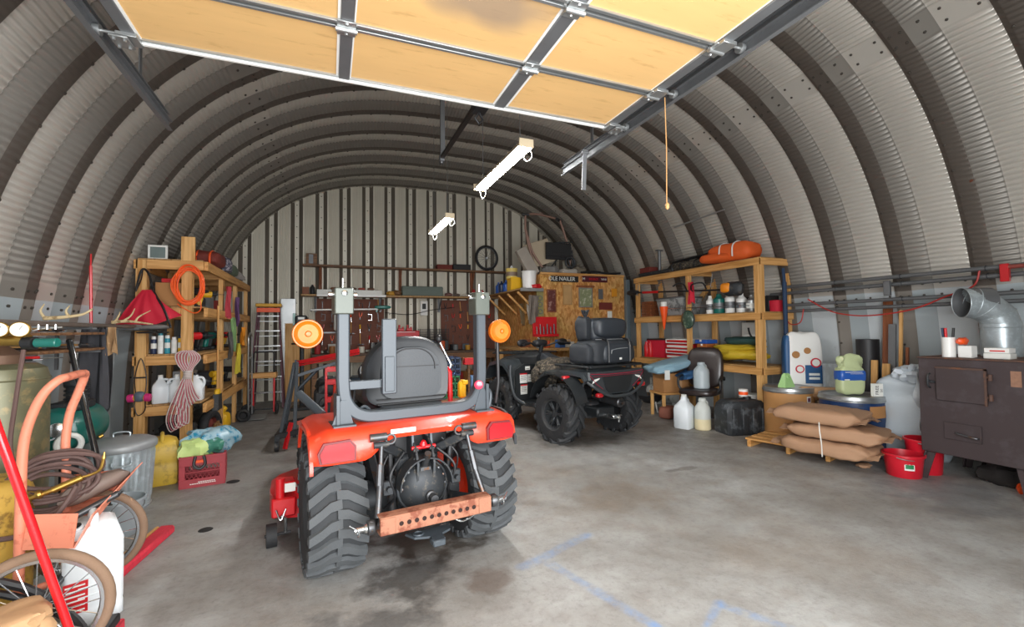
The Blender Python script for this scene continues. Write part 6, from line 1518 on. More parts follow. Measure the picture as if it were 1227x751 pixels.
# hoist / tiller machine
HM = thing('engine_hoist', 'grey and red wheeled frame with a long red boom left of the tractor', 'hoist', (-.10, 5.9, 0), R(0))
b = MB(); b.bar((-.42, .6, .12), (-.28, .55, .98), .045, .045, .004); b.bar((-.27, .0, .12), (-.27, .45, .96), .04, .04, .004); b.bar((-.42, 0, .12), (-.30, .45, .95), .035, .035, .004); b.build('mast', m_grey, HM)
b = MB(); b.bar((-.27, .5, .95), (.45, .1, 1.10), .03, .05, .004); b.bar((-.27, .5, .91), (.45, .1, 1.06), .02, .02, .002); b.build('boom', m_redd, HM)
b = MB(); b.bar((-.46, -.1, .16), (.35, .1, .26), .05, .06, .004); b.bar((-.46, .65, .16), (.35, .8, .26), .05, .06, .004); b.bar((-.44, -.1, .16), (-.42, .7, .16), .05, .05, .004); b.build('base_frame', m_black, HM)
b = MB(); b.bar((-.26, .35, .80), (.22, .35, .95), .03, .04, .004); b.cyl((-.26, .4, .62), (-.02, .4, .88), .022); b.build('brace', m_grey, HM)
for (x, y) in ((-.44, -.12), (-.42, .68), (.32, .1), (.32, .8)):
    b = MB(); b.cyl((x-.02, y, .06), (x+.02, y, .06), .06, n=16); b.bar((x, y, .06), (x, y, .17), .05, .02); b.build('castor', m_cast, HM)
b = MB(); b.bar((-.36, -.12, .02), (-.30, -.05, .30), .035, .035); b.build('red_leg', m_redd, HM)
EN = thing('engine_block', 'greasy dark engine with hoses standing in the hoist frame', 'engine', (.05, 6.25, .30))
b = MB(); b.box(-.22, .22, -.18, .2, 0, .32, .03); b.blob((0, -.05, .36), (.2, .16, .12), e=.6, nu=16, nv=8, noise=.2); b.lathe([(.11, -.03), (.12, 0), (.11, .03)], (-.05, -.2, .14), (0, 1, 0), 20); b.build('block', m_cast, EN)
b = MB(); b.tube([(-.2, -.1, .3), (-.1, -.2, .42), (.05, -.2, .38), (.15, -.15, .48), (.2, 0, .4)], .02, 8, sm=5); b.tube([(-.15, -.2, .1), (-.05, -.28, .2), (.1, -.25, .25)], .015, 8, sm=4); b.build('hose', m_black, EN)
for k, (x, z) in enumerate(((-.12, .1), (.02, .2), (.12, .08))):
    b = MB(); b.lathe([(.05, 0), (.055, .02), (.03, .05), (.0, .055)], (x, -.19, z), (0, -1, 0), 16); b.build('pulley', m_iron, EN)
b = MB(); b.cyl((.1, -.12, .48), (.12, -.14, .62), .012, n=8); b.build('orange_handle', m_orange, EN)
RJ = thing('workshop_press', 'bright red upright press with bottle jack beside the left roll bar post', 'press', (.04, 5.06, 0), 0)
for x in (-.065, .10): b = MB(); b.box(x-.012, x+.012, -.05, .05, 0, .97, .003); b.build('side_rail', m_redd, RJ)
for z in (.08, .62, .80, .93): b = MB(); b.box(-.06, .10, -.04, .04, z, z+.05, .003); b.build('cross_bar', m_redd, RJ)
b = MB(); b.cyl((.02, 0, .5), (.02, 0, .68), .045, .038, n=18); b.cyl((.02, 0, .67), (.02, 0, .8), .018, n=10); b.build('jack', m_red, RJ)
for x in (-.015, .05): b = MB(); b.cyl((x, -.03, .38), (x, -.03, .5), .015, n=10); b.build('yellow_valve', m_yellow, RJ)
b = MB(); b.box(-.12, .16, -.2, .2, 0, .04, .004); b.build('base', m_redd, RJ)
# blue / green crates right of tractor, seen between seat and roll bar
def lattice_crate(lab, loc, w, d, h, m):
    t = thing('plastic_crate', lab, 'crate', loc)
    for s in (-1, 1):
        for ax in (0, 1):
            b = MB(); u = w if ax == 0 else d; v = d if ax == 0 else w
            for k in range(4): z = h*k/3.2; (b.box(-u/2, u/2, s*v/2-.004, s*v/2+.004, z, z+.02) if ax == 0 else b.box(s*v/2-.004, s*v/2+.004, -u/2, u/2, z, z+.02))
            for k in range(6): x = -u/2+u*k/5; (b.box(x-.006, x+.006, s*v/2-.004, s*v/2+.004, 0, h) if ax == 0 else b.box(s*v/2-.004, s*v/2+.004, x-.006, x+.006, 0, h))
            b.build('side', m, t)
    b = MB(); b.box(-w/2, w/2, -d/2, d/2, 0, .008); b.build('base', m, t)
    return t
m_blue = mat('blue_plastic', '1f3557', rough=.45); m_grn = mat('green_plastic', '1e7a4a', rough=.45)
lattice_crate('green lattice crate below the blue one right of the tractor seat', (1.50, 6.2, .42), .3, .3, .30, m_grn)
lattice_crate('dark blue lattice crate stacked on the green one', (1.49, 6.2, .725), .34, .32, .24, m_blue)
b = MB(); b.box(-.2, .2, -.2, .2, .36, .42, .004)
for x in (-.17, .17):
    for y in (-.17, .17): b.box(x-.02, x+.02, y-.02, y+.02, 0, .36)
one(b, 'low_stand', m_old, 'low dark wooden stand under the green and blue crates', 'stand', (1.50, 6.2, 0))
# mid-floor stand with jack handle etc.
b = MB(); b.lathe([(.15, 0), (.15, .02), (.02, .04), (.02, .82)], n=20); one(b, 'pipe_stand', m_old, 'rusty brown pipe stand between the crates and the quad bike', 'stand', (1.95, 6.6, 0))
carton('red_box', 'rusty red box topping the pipe stand', 'box', (1.95, 6.6, .822), .16, .14, .10, m_redd)
b = MB(); b.box(-.1, .1, -.1, .1, 0, .62, .01); one(b, 'blue_drum_box', mat('pale_blue_box', '6c8fb5', rough=.5), 'pale blue box standing right of the pipe stand', 'box', (2.15, 6.9, 0))
# ---------------------------------------------------------------- OSB room at the right rear
OW = thing('osb_partition', 'orange chipboard partition hung with plates and pictures', 'partition', (0, 0, 0))
for (x0, x1) in ((3.62, 4.55), (4.556, 5.47)):
    b = MB(); b.box(x0, x1, 7.58, 7.6, .02, 2.35, .002); b.build('panel', m_osb, OW)
b = MB(); b.box(3.62, 3.64, 7.602, 9.85, .02, 2.35, .002); b.build('panel', m_osb, OW)
b = MB(); b.box(3.62, 5.47, 7.56, 7.6, 2.352, 2.39, .003); b.build('top_plate', m_pineX, OW)
for x in (4.0, 4.6, 5.2):
    b = MB(); b.box(x-.02, x+.02, 7.61, 9.8, 2.31, 2.35); b.build('joist', m_pineY, OW)
b = MB(); b.box(3.64, 5.45, 7.6, 9.84, 2.352, 2.37); b.build('loft_board', m_ply, OW)
b = MB(); b.box(0, .09, 0, .09, 0, 2.3, .004); one(b, 'steel_post', mat('blue_grey_steel', '75838a', rough=.45, metal=.3), 'blue grey steel post between the chipboard partition and the right rack', 'post', (5.48, 7.52, 0))
m_pb = mat('plate_black', '16171a', rough=.4)
def plate(lab, x, z, w, h, m, txts, cat='sign', name='number_plate', group=None):
    t = thing(name, lab, cat, (x, 7.572, z), 0, group)
    b = MB(); b.box(-w/2, w/2, -.004, .004, -h/2, h/2, .002); b.build('plate', m, t)
    for (s, size, dx, dz, mm, sx) in txts: text(s, size, mm, t, (dx, -.0052, dz), (R(90), 0, 0), sx=sx)
    return t
plate('black plate with white lettering on the chipboard partition', 4.130, 2.275, 0.589, 0.114, m_pb, [('OLE NAILER', .105, -.06, 0, m_label, 1.0)])
plate('dark red plate with pale lettering on the chipboard partition', 4.792, 2.289, 0.570, 0.114, mat('plate_red', '4b1420', rough=.4), [('M', .07, -.25, .0, m_label, 1), ('BIG BACK', .06, -.03, 0, m_redd, .8), ('WHI', .06, .2, 0, m_label, 1)])
def picture(lab, x, z, w, h, mf, mi, bars=0, name='picture'):
    t = thing(name, lab, 'picture', (x, 7.57, z)); b = MB()
    for (a, c, d, e) in ((-w/2, w/2, -h/2, -h/2+.02), (-w/2, w/2, h/2-.02, h/2), (-w/2, -w/2+.02, -h/2+.02, h/2-.02), (w/2-.02, w/2, -h/2+.02, h/2-.02)): b.box(a, c, -.008, .006, d, e, .001)
    b.build('frame', mf, t); b = MB(); b.box(-w/2+.02, w/2-.02, -.002, .004, -h/2+.02, h/2-.02); b.build('face', mi, t)
    return t
picture('tall maroon picture with a pale top half on the chipboard partition', 3.844, 1.860, 0.198, 0.432, m_brownw, mat('picture_maroon', '5a2a26', rough=.5, var=.3, col2='a08078', amt=.3))
picture('tan notice left of the silver framed picture', 4.184, 1.976, 0.198, 0.378, mat('tan_card', 'a98350', rough=.7), mat('tan_card2', 'b28d5c', rough=.7, var=.25, scale=9))
picture('silver framed green picture on the chipboard partition', 4.577, 1.931, 0.306, 0.378, m_galv, mat('picture_green', '7f8663', rough=.4, var=.35, scale=9, col2='c9c8b4', amt=.3))
b = MB(); b.box(-.2, .2, -.01, .01, -.018, .018, .004); one(b, 'short_rule', m_brownw, 'short dark wooden rule above the silver framed picture', 'rule', (4.577, 7.569, 2.146))
b = MB(); b.box(-.15, .15, -.01, .006, -.07, .07, .003); one(b, 'dark_plaque', m_maroon, 'dark maroon plaque above the cargo bag on the partition', 'plaque', (5.024, 7.572, 1.770))
b = MB(); b.box(-.06, .06, -.01, .006, -.1, .1, .003); one(b, 'yellow_card', m_yellow, 'small yellow card low on the right side of the partition', 'card', (5.230, 7.572, 1.261))
b = MB(); b.box(-.06, .06, -.01, .006, -.08, .08, .003); one(b, 'orange_card', mat('amber_card', 'cf8a1e', rough=.6), 'small amber card high at the right of the partition', 'card', (5.230, 7.572, 2.038))
b = MB(); b.box(-.05, .05, -.01, .006, -.10, .10, .003); one(b, 'grey_card', m_galvd, 'small grey notice right of the silver framed picture', 'notice', (4.917, 7.572, 2.003))
b = MB(); b.box(-.05, .05, -.01, .006, -.08, .08, .003); one(b, 'white_card', m_label, 'small white notice under the maroon plaque', 'notice', (5.114, 7.572, 1.591))
tt = thing('skull_plaque', 'tall olive plaque with rings left of the maroon picture', 'plaque', (3.594, 7.545, 1.806)); b = MB(); b.box(-.07, .07, -.01, .01, -.24, .24, .004); b.build('board', mat('olive_board', '8c8452', rough=.6, var=.2), tt)
for z in (-.15, -.02, .1): b = MB(); b.torus((0, -.013, z), (0, 1, 0), .04, .008, 20, 6); b.build('ring', m_galvd, tt)
# red parts bin rack
PB = thing('parts_bin', 'red tool holder with silver tools on the partition behind the quad bike', 'tool holder', (3.665, 7.510, 1.198)); b = MB(); b.box(-.24, .24, -.02, .02, 0, .36, .004); b.box(-.24, .24, -.1, -.02, 0, .05, .003); b.build('panel', m_redd, PB)
for k in range(6): b = MB(); b.cyl((-.18+.07*k, -.05, .05), (-.18+.07*k, -.04, .18+.05*(k % 2)), .012, n=8); b.build('tool', m_iron, PB)
carton('brown_small_box', 'small brown box left of the red tool holder', 'box', (3.38, 7.75, 1.002), .16, .12, .15, m_brownw)
# bench under partition (behind the quad bike) carrying things
WB2 = thing('side_bench', 'low wooden bench along the chipboard partition behind the quad bike', 'bench', (2.593, 7.13, 0)); b = MB(); b.box(.75, 2.8, -.05, .42, .95, 1.0, .004); b.box(.6, 1.0, .43, 1.6, .95, 1.0, .004); b.build('top', m_ply, WB2)
for (x, y) in ((.8, 0), (2.75, 0), (2.75, .38), (.65, 1.55), (.8, .4)): b = MB(); b.box(x-.04, x+.04, y-.04, y+.04, 0, .95, .003); b.build('leg', m_pineZ, WB2)
for i in range(9):
    clutter(3.42+.21*i, 7.25+.1*(i % 2), 1.002, i*7+2, 'on the bench by the chipboard partition, '+(num[i]+' from its left' if i < 8 else 'the last at its right'), 'things on the partition bench', 1.2)
# side shelf with diagonal brackets
SS = thing('bracket_shelf', 'deep shelf on diagonal timber brackets along the side of the chipboard partition', 'shelf', (3.16, 7.45, 2.047)); b = MB(); b.box(0, .455, 0, 2.1, 0, .025, .003); b.build('board', m_ply, SS)
for y in (.25, .75, 1.25, 1.9):
    b = MB(); b.bar((.05, y, -.02), (.44, y, -.40), .05, .035, .003); b.build('bracket', m_pineX, SS)
b = MB(); b.box(-.0, .455, -.02, .0, -.03, .03, .003); b.build('front_edge', m_galv, SS)
pail('white_bucket', 'white plastic bucket on the shelf beside the yellow boxes', (3.451, 7.706, 2.071), .12, .14, .34, m_white, True)
carton('yellow_box', 'bright yellow carton with red corner on the bracket shelf', 'box', (3.308, 8.100, 2.071), .2, .22, .26, m_yellow, extra=m_redd)
carton('yellow_label_box', 'yellow and pale green carton beside the white bucket', 'box', (3.513, 8.225, 2.071), .2, .18, .24, mat('lemon_box', 'e0c83a', rough=.5, var=.25, scale=12), extra=m_redd)
b = MB(); b.lathe([(.10, 0), (.11, .01), (.11, .18), (.118, .182), (.118, .2), (.0, .21)], n=24); o = thing('yellow_tub', 'yellow lidded tub standing on the bright yellow carton', 'tub', (3.272, 8.125, 2.307)); b.build('tub', mat('pale_yellow_tub', 'd8c16a', rough=.45, var=.2), o)
b = MB(); b.lathe([(.112, .05), (.112, .13)], n=24, cap=False); b.build('label', mat('tub_label', '7e6a5a', rough=.5, var=.4, scale=20), o)
b = MB(); b.lathe([(.03, 0), (.04, .03), (.02, .07), (.0, .09)], n=14); one(b, 'white_bottle', m_white, 'small white bottle on the yellow tub', 'bottle', (3.272, 8.125, 2.482))
for i, (x, y, m, lb) in enumerate(((3.27, 8.42, pal['b'], 'blue bottle nearest the yellow cartons'), (3.25, 8.62, pal['n'], 'navy bottle behind the blue one'), (3.44, 8.50, m_redd, 'small red bottle by the blue ones'), (3.27, 8.85, pal['b'], 'farthest blue bottle'))):
    b = MB(); b.lathe([(.06, 0), (.065, .01), (.065, .16), (.03, .2), (.02, .21), (.02, .24), (0, .24)], n=18); one(b, 'bottle', m, lb+' on the bracket shelf', 'bottle', (x, y, 2.073))
b = MB(); b.blob((0, 0, .05), (.12, .1, .05), e=.8, nu=18, nv=8, noise=.3); one(b, 'cloth_hat', m_redd, 'red cloth cap on the near end of the bracket shelf', 'cap', (3.531, 7.599, 2.071) if 0 else (3.558, 7.626, 2.071))
# hanging things under shelf on the partition side
for i, (y, z, w, h, c, lb) in enumerate(((7.50, 1.95, .2, .5, '6d635a', 'grey brown coat'), (8.0, 1.9, .1, .4, 'b7b2a6', 'pale strap'), (8.35, 1.85, .12, .42, '7c6a4c', 'tan bag'))):
    hung('hung_cloth', lb+' hanging under the bracket shelf', 'cloth', (3.58 if i else 3.44, y, z), w, h, mat('hung_'+c, c, rough=.8, var=.25, scale=10), 30+i, .03, R(90) if i else 0)
# --- loft junk: rusty cycle frame, boxes, black folded chair
TF = thing('tiller_frame', 'rusty tubular cycle frame standing on the loft above the partition', 'frame', (3.397, 7.822, 2.372))
b = MB()
for pts in ([(.28, 0, .02), (.12, 0, .5), (.05, 0, .85), (.05, 0, 1.13)], [(.05, 0, 1.13), (.3, 0, 1.16), (.72, 0, 1.1), (.78, 0, 1.08)], [(.78, 0, 1.08), (.9, 0, .75), (1.0, 0, .4), (.95, 0, .02)], [(.05, 0, .85), (.2, .0, .4), (.5, 0, .02)]): b.tube(pts, .022, 8, sm=4)
b.build('tube_frame', mat('rusty_tube', '8d6f62', rough=.6, metal=.3, var=.25, scale=10), TF)
b = MB(); b.cyl((-.02, 0, 1.13), (.12, 0, 1.13), .028); b.cyl((.68, -.06, 1.08), (.84, .06, 1.08), .03); b.build('joint', m_iron, TF)
b = MB(); b.box(-.28, .28, -.01, .01, -.24, .24, .004); o = one(b, 'cream_board_sheet', mat('cream_board', 'b8a88f', rough=.6), 'cream square panel leaning among the loft junk', 'panel', (3.773, 7.921, 2.800), rot=(R(-12), R(-18), 0))
b = MB(); b.box(-.11, .11, -.06, .06, 0, .55, .01); one(b, 'folding_screen', mat('grey_beige', '9a9186', rough=.6, var=.15), 'grey beige folding panel leaning below the cycle frame', 'panel', (3.558, 7.706, 2.350), rot=(R(-6), R(-28), 0))
FC = thing('folded_chair', 'black folded camp chair on the loft above the partition', 'chair', (4.130, 7.796, 2.372))
b = MB()
for k in range(4): b.box(-.28, .28, -.03+.012*k, -.02+.012*k, .36+.07*k, .42+.07*k, .003)
b.box(-.28, .26, -.02, .02, .30, .62, .008); b.build('fabric', m_black, FC)
b = MB(); b.cyl((-.3, 0, .0), (.26, 0, .66), .014); b.cyl((.3, 0, .0), (.1, 0, .66), .014); b.cyl((.32, 0, .1), (.28, 0, .5), .02); b.cyl((-.28, 0, .6), (.3, 0, .66), .014); b.build('frame', m_cast, FC)
b = MB(); b.torus((.22, -.05, .25), (0, 1, 0), .10, .02, 24, 8); b.build('ring', m_cast, FC)
for i, (x, c, lb, r3) in enumerate(((4.35, '72706c', 'grey bundle', (.16, .1, .08)), (4.8, 'a29c92', 'pale bundle', (.2, .12, .06)), (5.05, '6b6254', 'brown bundle', (.14, .1, .08)))):
    b = MB(); b.blob((0, 0, r3[2]), r3, e=.7, nu=18, nv=10, noise=.3, seed=i+40); one(b, 'bundle', mat('bundle_'+c, c, rough=.8, var=.2), lb+' lying on the loft under the folded chair', 'bundle', (x*.9, 7.75, 2.374))
b = MB(); b.tube([(0, 0, .02), (.3, 0, .05), (.6, 0, .02), (.9, 0, .04)], .02, 8, sm=4); one(b, 'black_hose', m_black, 'black hose lying along the top of the partition', 'hose', (4.515, 7.617, 2.395))
b = MB(); b.lathe([(.12, 0), (.11, .3), (.03, .38), (.03, .42)], n=20); one(b, 'blue_jug', mat('deep_blue', '1f3f6e', rough=.4), 'dark blue jug behind the white bucket', 'jug', (3.379, 7.885, 2.071) if 0 else (3.487, 8.600, 2.071))
# ================================================================ RIGHT SIDE
_before = set(bpy.data.objects)
# ---- on the right rack (X 5.08-5.64, Y 4.15-6.77; shelves at .818, 1.538, 2.258)
XR = 5.08
DB = thing('orange_duffel', 'orange duffel bag on the near end of the right rack top', 'bag', (5.20, 4.55, 2.262), R(8))
b = MB(); b.blob((0, .1, .13), (.19, .34, .13), e=.6, nu=26, nv=14, noise=.15, seed=3); b.blob((-.08, .3, .07), (.17, .25, .07), e=.7, nu=20, nv=10, noise=.2, seed=8); b.build('body', mat('orange_fabric', 'd0571c', rough=.7, var=.1, bump=.15), DB)
for y in (0, .2): b = MB(); b.tube([(-.2, y, .05), (-.19, y, .2), (-.08, y, .27), (.08, y, .27)], .009, 5, sm=4); b.build('strap', m_label, DB)
b = MB(); b.blob((0, 0, .07), (.17, .55, .07), e=.8, nu=24, nv=12, noise=.25, seed=6); cm = thing('camo_bag', 'long camouflage gun bag on top of the right rack', 'bag', (5.24, 5.50, 2.262)); b.build('bag', m_camo, cm)
for y in (-.2, .1, .3): b = MB(); b.tube([(-.17, y, .0), (-.165, y, .1), (-.05, y, .15), (.08, y, .145)], .01, 5, sm=4); b.build('strap', m_black, cm)
cb = thing('crossbow', 'black folded tripod lying on the camouflage bag', 'tripod', (5.20, 5.45, 2.42)); b = MB()
for s in (-.02, .02, .0): b.tube([(s, -.4, .04+s), (s*2, .0, .02), (s, .45, .0)], .015, 6, sm=3)
b.build('legs', m_black, cb); b = MB(); b.blob((0, -.42, .05), (.04, .08, .04), e=.7, nu=14, nv=8); b.build('head', m_cast, cb)
b = MB(); b.box(-.17, .17, -.45, .45, 0, .06, .01); one(b, 'dark_case', m_cast, 'long dark flat case on the far half of the right rack top', 'case', (5.32, 6.28, 2.262) if 0 else (5.26, 6.25, 2.262), ang=30)
b = MB(); b.cyl((0, 0, 0), (0, 0, .36), .028, n=12); b.box(-.06, .06, -.04, .04, .36, .38, .004); one(b, 'grey_post', m_galvd, 'short grey steel prop standing on the dark case', 'prop', (5.25, 6.3, 2.324))
b = MB(); b.box(-.1, .1, -.14, .14, 0, .10, .01); one(b, 'brown_case', m_maroon, 'brown case at the far end of the right rack top', 'case', (5.42, 6.62, 2.324) if 0 else (5.24, 6.58, 2.324))
# brush cutter across the front of the rack
BCt = thing('brush_cutter', 'long black brush cutter with orange motor hung along the right rack front', 'brush cutter', (5.0, 5.5, 1.86))
b = MB(); b.cyl((0, 1.28, .12), (0, -.85, -.0), .014, n=10); b.build('shaft', m_black, BCt)
b = MB(); b.blob((0, 1.24, .12), (.05, .16, .045), e=.7, nu=16, nv=8); b.build('cutter_head', m_black, BCt)
b = MB(); b.cyl((0, .55, .08), (0, .95, .1), .022, n=10); b.build('red_grip', m_redd, BCt)
b = MB(); b.blob((0, -.98, .0), (.07, .16, .10), e=.7, nu=18, nv=10, noise=.1); b.build('motor', m_cast, BCt)
b = MB(); b.blob((-.02, -.90, .02), (.07, .09, .07), e=.6, nu=18, nv=10); b.build('motor_cover', mat('amber_cover', 'e0861a', rough=.4), BCt)
b = MB(); b.tube([(0, -.1, .06), (-.07, -.12, .14), (-.12, -.05, .16), (-.16, .02, .12)], .012, 7, sm=4); b.tube([(0, -.2, .04), (-.08, -.3, .12), (0, -.42, .14), (0, -.5, .04)], .012, 7, sm=4); b.build('handle_loop', m_black, BCt)
for y in (1.1, -.6): b = MB(); b.tube([(.02, y, .25), (.0, y, .14), (-.02, y, .07), (.02, y, .06)], .005, 5, sm=4); b.build('hook', m_galv, BCt)
# hanging orange cone flag, green float
b = MB(); b.lathe([(.0, 0), (.012, .02), (.07, .38), (.065, .385)], n=16); cn = thing('orange_cone', 'orange traffic cone hung point down from the right rack', 'cone', (4.98, 5.9, 1.30)); b.build('cone', m_orange, cn); b = MB(); b.cyl((.0, 0, .385), (.0, 0, .46), .05, n=16); b.build('white_cap', m_label, cn)
GB = thing('green_lantern', 'round dark green glass float hung on the right rack middle post', 'float', (4.96, 5.34, 1.46)); b = MB(); b.blob((0, 0, 0), (.06, .13, .145), nu=28, nv=16); b.build('shell', mat('green_float', '3b4f42', rough=.2, var=.3, scale=9, coat=.5, col2='8a9a82', amt=.2), GB)
b = MB(); b.torus((0, 0, -.0), (1, 0, 0), .135, .008, 30, 6); b.build('rim', m_cast, GB); b = MB(); b.cyl((.05, 0, .1), (.1, 0, .16), .006); b.build('hook', m_galv, GB)
# silver rod + blue rolled things near post
b = MB(); b.cyl((0, 0, 0), (0, 1.6, .03), .006, n=6); one(b, 'long_rod', m_chrome, 'thin silver rod hung along the right rack above its middle shelf', 'rod', (5.035, 4.3, 1.62))
hung('red_pouch', 'red nylon pouch hanging at the middle post of the right rack', 'pouch', (4.99, 5.30, 2.03), .14, .32, m_redcl, 4, .02, R(90))
# middle shelf
def bin_(name, lab, cat, loc, w, d, h, m, lid=None, rz=0):
    t = thing(name, lab, cat, loc, rz); b = MB(); b.loft([[(x*k, y*k, z) for x, y in ((-w/2, -d/2), (w/2, -d/2), (w/2, d/2), (-w/2, d/2))] for z, k in ((0, .86), (h, 1))]); b.box(-w/2-.01, w/2+.01, -d/2-.01, d/2+.01, h-.02, h, .004); b.build('tub', m, t)
    if lid: b = MB(); b.box(-w/2-.012, w/2+.012, -d/2-.012, d/2+.012, h, h+.025, .008); b.build('lid', lid, t)
    return t
m_clear = mat('cloudy_tub', '9da09f', rough=.3, var=.25, scale=5, col2='5f6464', amt=.4)
bin_('storage_tub', 'cloudy grey storage tub on the middle shelf of the right rack', 'tub', (5.34, 5.95, 1.54), .42, .62, .28, m_clear, m_galvd)
st = thing('wood_stack', 'small stack of brown slats at the far end of the right rack middle shelf', 'wood', (5.3, 6.53, 1.54))
for k in range(9):
    b = MB(); b.box(-.18, .18, -.14+.005*(k % 3), .12+.006*(k % 2), .03*k, .03*k+.024, .002); b.build('slat', m_brownw, st)
ms = [(5.22, 4.98, 'b', .1, .26, 'blue green spray bottle'), (5.2, 5.13, 'w', .07, .24, 'white jug with round label'), (5.24, 4.80, 'w', .08, .27, 'tall white container'), (5.26, 4.62, 'w', .08, .24, 'white container with black lid'), (5.24, 4.44, 's', .08, .2, 'silver tin near the front post')]
for i, (x, y, c, r, h, lb) in enumerate(ms):
    b = MB(); b.lathe([(r*.8, 0), (r*.85, .01), (r*.85, h*.8), (r*.5, h*.92), (r*.35, h), (r*.35, h+.03), (0, h+.03)], n=20); t = thing('container', lb+' on the middle shelf of the right rack', 'container', (x, y, 1.54)); b.build('body', pal[c] if c != 'b' else m_teal, t)
    b = MB(); b.lathe([(r*.86, h*.25), (r*.86, h*.6)], n=20, cap=False); b.build('label', m_galvd if c != 's' else m_label, t)
carton('black_case_box', 'black plastic case on the middle shelf behind the brush cutter motor', 'case', (5.5, 4.55, 1.54), .2, .5, .22, m_black, extra=m_cast)
b = MB(); b.blob((0, 0, .08), (.12, .2, .08), e=.7, nu=18, nv=10, noise=.3); one(b, 'tan_bundle', mat('tan_bundle', 'a08b72', rough=.8, var=.2), 'tan canvas bundle on the right rack middle shelf under the motor', 'bundle', (5.2, 4.25, 1.545) if 0 else (5.46, 5.2, 1.54))
# chainsaw case on end, red bucket at end
b = MB(); b.lathe([(.09, 0), (.10, .15), (.02, .16)], n=18); one(b, 'red_tin', m_redcl, 'dark red tin on the end shelf behind the front post', 'tin', (5.50, 4.27, 1.54))
b = MB(); b.cyl((0, 0, 0), (.02, .02, 1.62), .028, n=10); b.cyl((.02, .02, 1.62), (.03, .04, 1.8), .02, n=8); one(b, 'blue_umbrella', mat('navy_fabric', '1d3552', rough=.7), 'long rolled navy umbrella leaning at the end of the right rack', 'umbrella', (5.36, 4.03, .30))
# lower shelf
bin_('red_tool_bag', 'red fabric tool bag on the lower shelf of the right rack', 'bag', (5.30, 6.34, .82), .3, .42, .3, m_redcl, m_black)
ltop = [(6.58, 'r', 'red flask'), (6.48, 'r', 'red lidded flask')]
for y, c, lb in ltop: b = MB(); b.lathe([(.045, 0), (.05, .01), (.05, .2), (.03, .24), (.03, .27), (0, .27)], n=16); one(b, 'flask', pal[c], lb+' at the far end of the right rack lower shelf', 'flask', (5.16, y, .82))
b = MB(); b.lathe([(.09, 0), (.1, .01), (.1, .18), (.02, .19)], n=20); one(b, 'grey_tin', m_galvd, 'grey tin between the flasks and the red tool bag', 'tin', (5.16, 6.32 if 0 else 6.0, .82)) if 0 else None
AK = thing('parts_organiser', 'red stacked parts organiser on the lower shelf of the right rack', 'organiser', (5.35, 5.80, .82))
for k in range(4):
    b = MB(); b.box(-.2, .2, -.28, .28, .085*k, .085*k+.075, .006); o = b.build('tray', m_redd if k % 2 == 0 else m_label, AK)
    b = MB(); b.box(-.208, -.2, -.24, .24, .085*k+.02, .085*k+.055, .003); b.build('drawer_front', m_label if k % 2 == 0 else m_redd, o)
carton('small_parts_box', 'pale box of small parts beside the red parts organiser', 'box', (5.25, 5.28, .82), .2, .22, .16, m_label)
carton('orange_parts_box', 'orange and white box on the pale parts box', 'box', (5.25, 5.28, .984), .18, .2, .1, mat('orange_box', 'b7682e', rough=.6), extra=m_white)
carton('upper_blue_box', 'flat blue box on the orange and white box', 'box', (5.25, 5.28, 1.088), .22, .24, .06, pal['b'], extra=m_white)
b = MB(); b.blob((0, 0, .1), (.19, .40, .075), e=.6, nu=24, nv=12, noise=.3, seed=12); one(b, 'yellow_raft', mat('yellow_vinyl', 'c2a52a', rough=.45, var=.12), 'folded yellow vinyl sheet on the lower shelf of the right rack', 'sheet', (5.28, 4.68, .85))
b = MB(); b.blob((0, 0, .05), (.18, .36, .05), e=.6, nu=24, nv=12, noise=.2, seed=14); one(b, 'yellow_fold', MATS['yellow_vinyl'], 'upper fold of yellow vinyl laid on the larger one', 'sheet', (5.30, 4.72, .99))
b = MB(); b.blob((0, 0, .06), (.14, .28, .06), e=.6, nu=20, nv=10, noise=.25, seed=15); one(b, 'green_case', mat('bottle_green', '24423f', rough=.5), 'dark green folded tarp above the yellow vinyl', 'tarp', (5.32, 4.62, 1.08))
sg = thing('white_sign', 'white board with a dark cut-out mark leaning at the back of the right rack', 'board', (5.60, 4.72, .822)); b = MB(); b.box(-.008, .008, -.2, .2, 0, .58, .003); b.build('board', m_label, sg)
b = MB(); b.tube([(-.012, .08, .5), (-.012, .05, .4), (-.012, -.02, .34), (-.012, -.14, .36)], .014, 6, sm=4); b.build('mark', m_black, sg)
b = MB(); b.blob((0, 0, .09), (.1, .14, .09), e=.6, nu=16, nv=10, noise=.3); one(b, 'grey_pack', m_cloth, 'dark grey pack between the parts boxes and the yellow vinyl', 'pack', (5.2, 5.05 if 0 else 5.50, 1.17) if 0 else (5.50, 5.2, .82))
for _o in set(bpy.data.objects)-_before:      # everything stored in the rack follows the rack's final place
    if not _o.parent: _o.location = (_o.location[0]+.15, _o.location[1]+.13, _o.location[2])
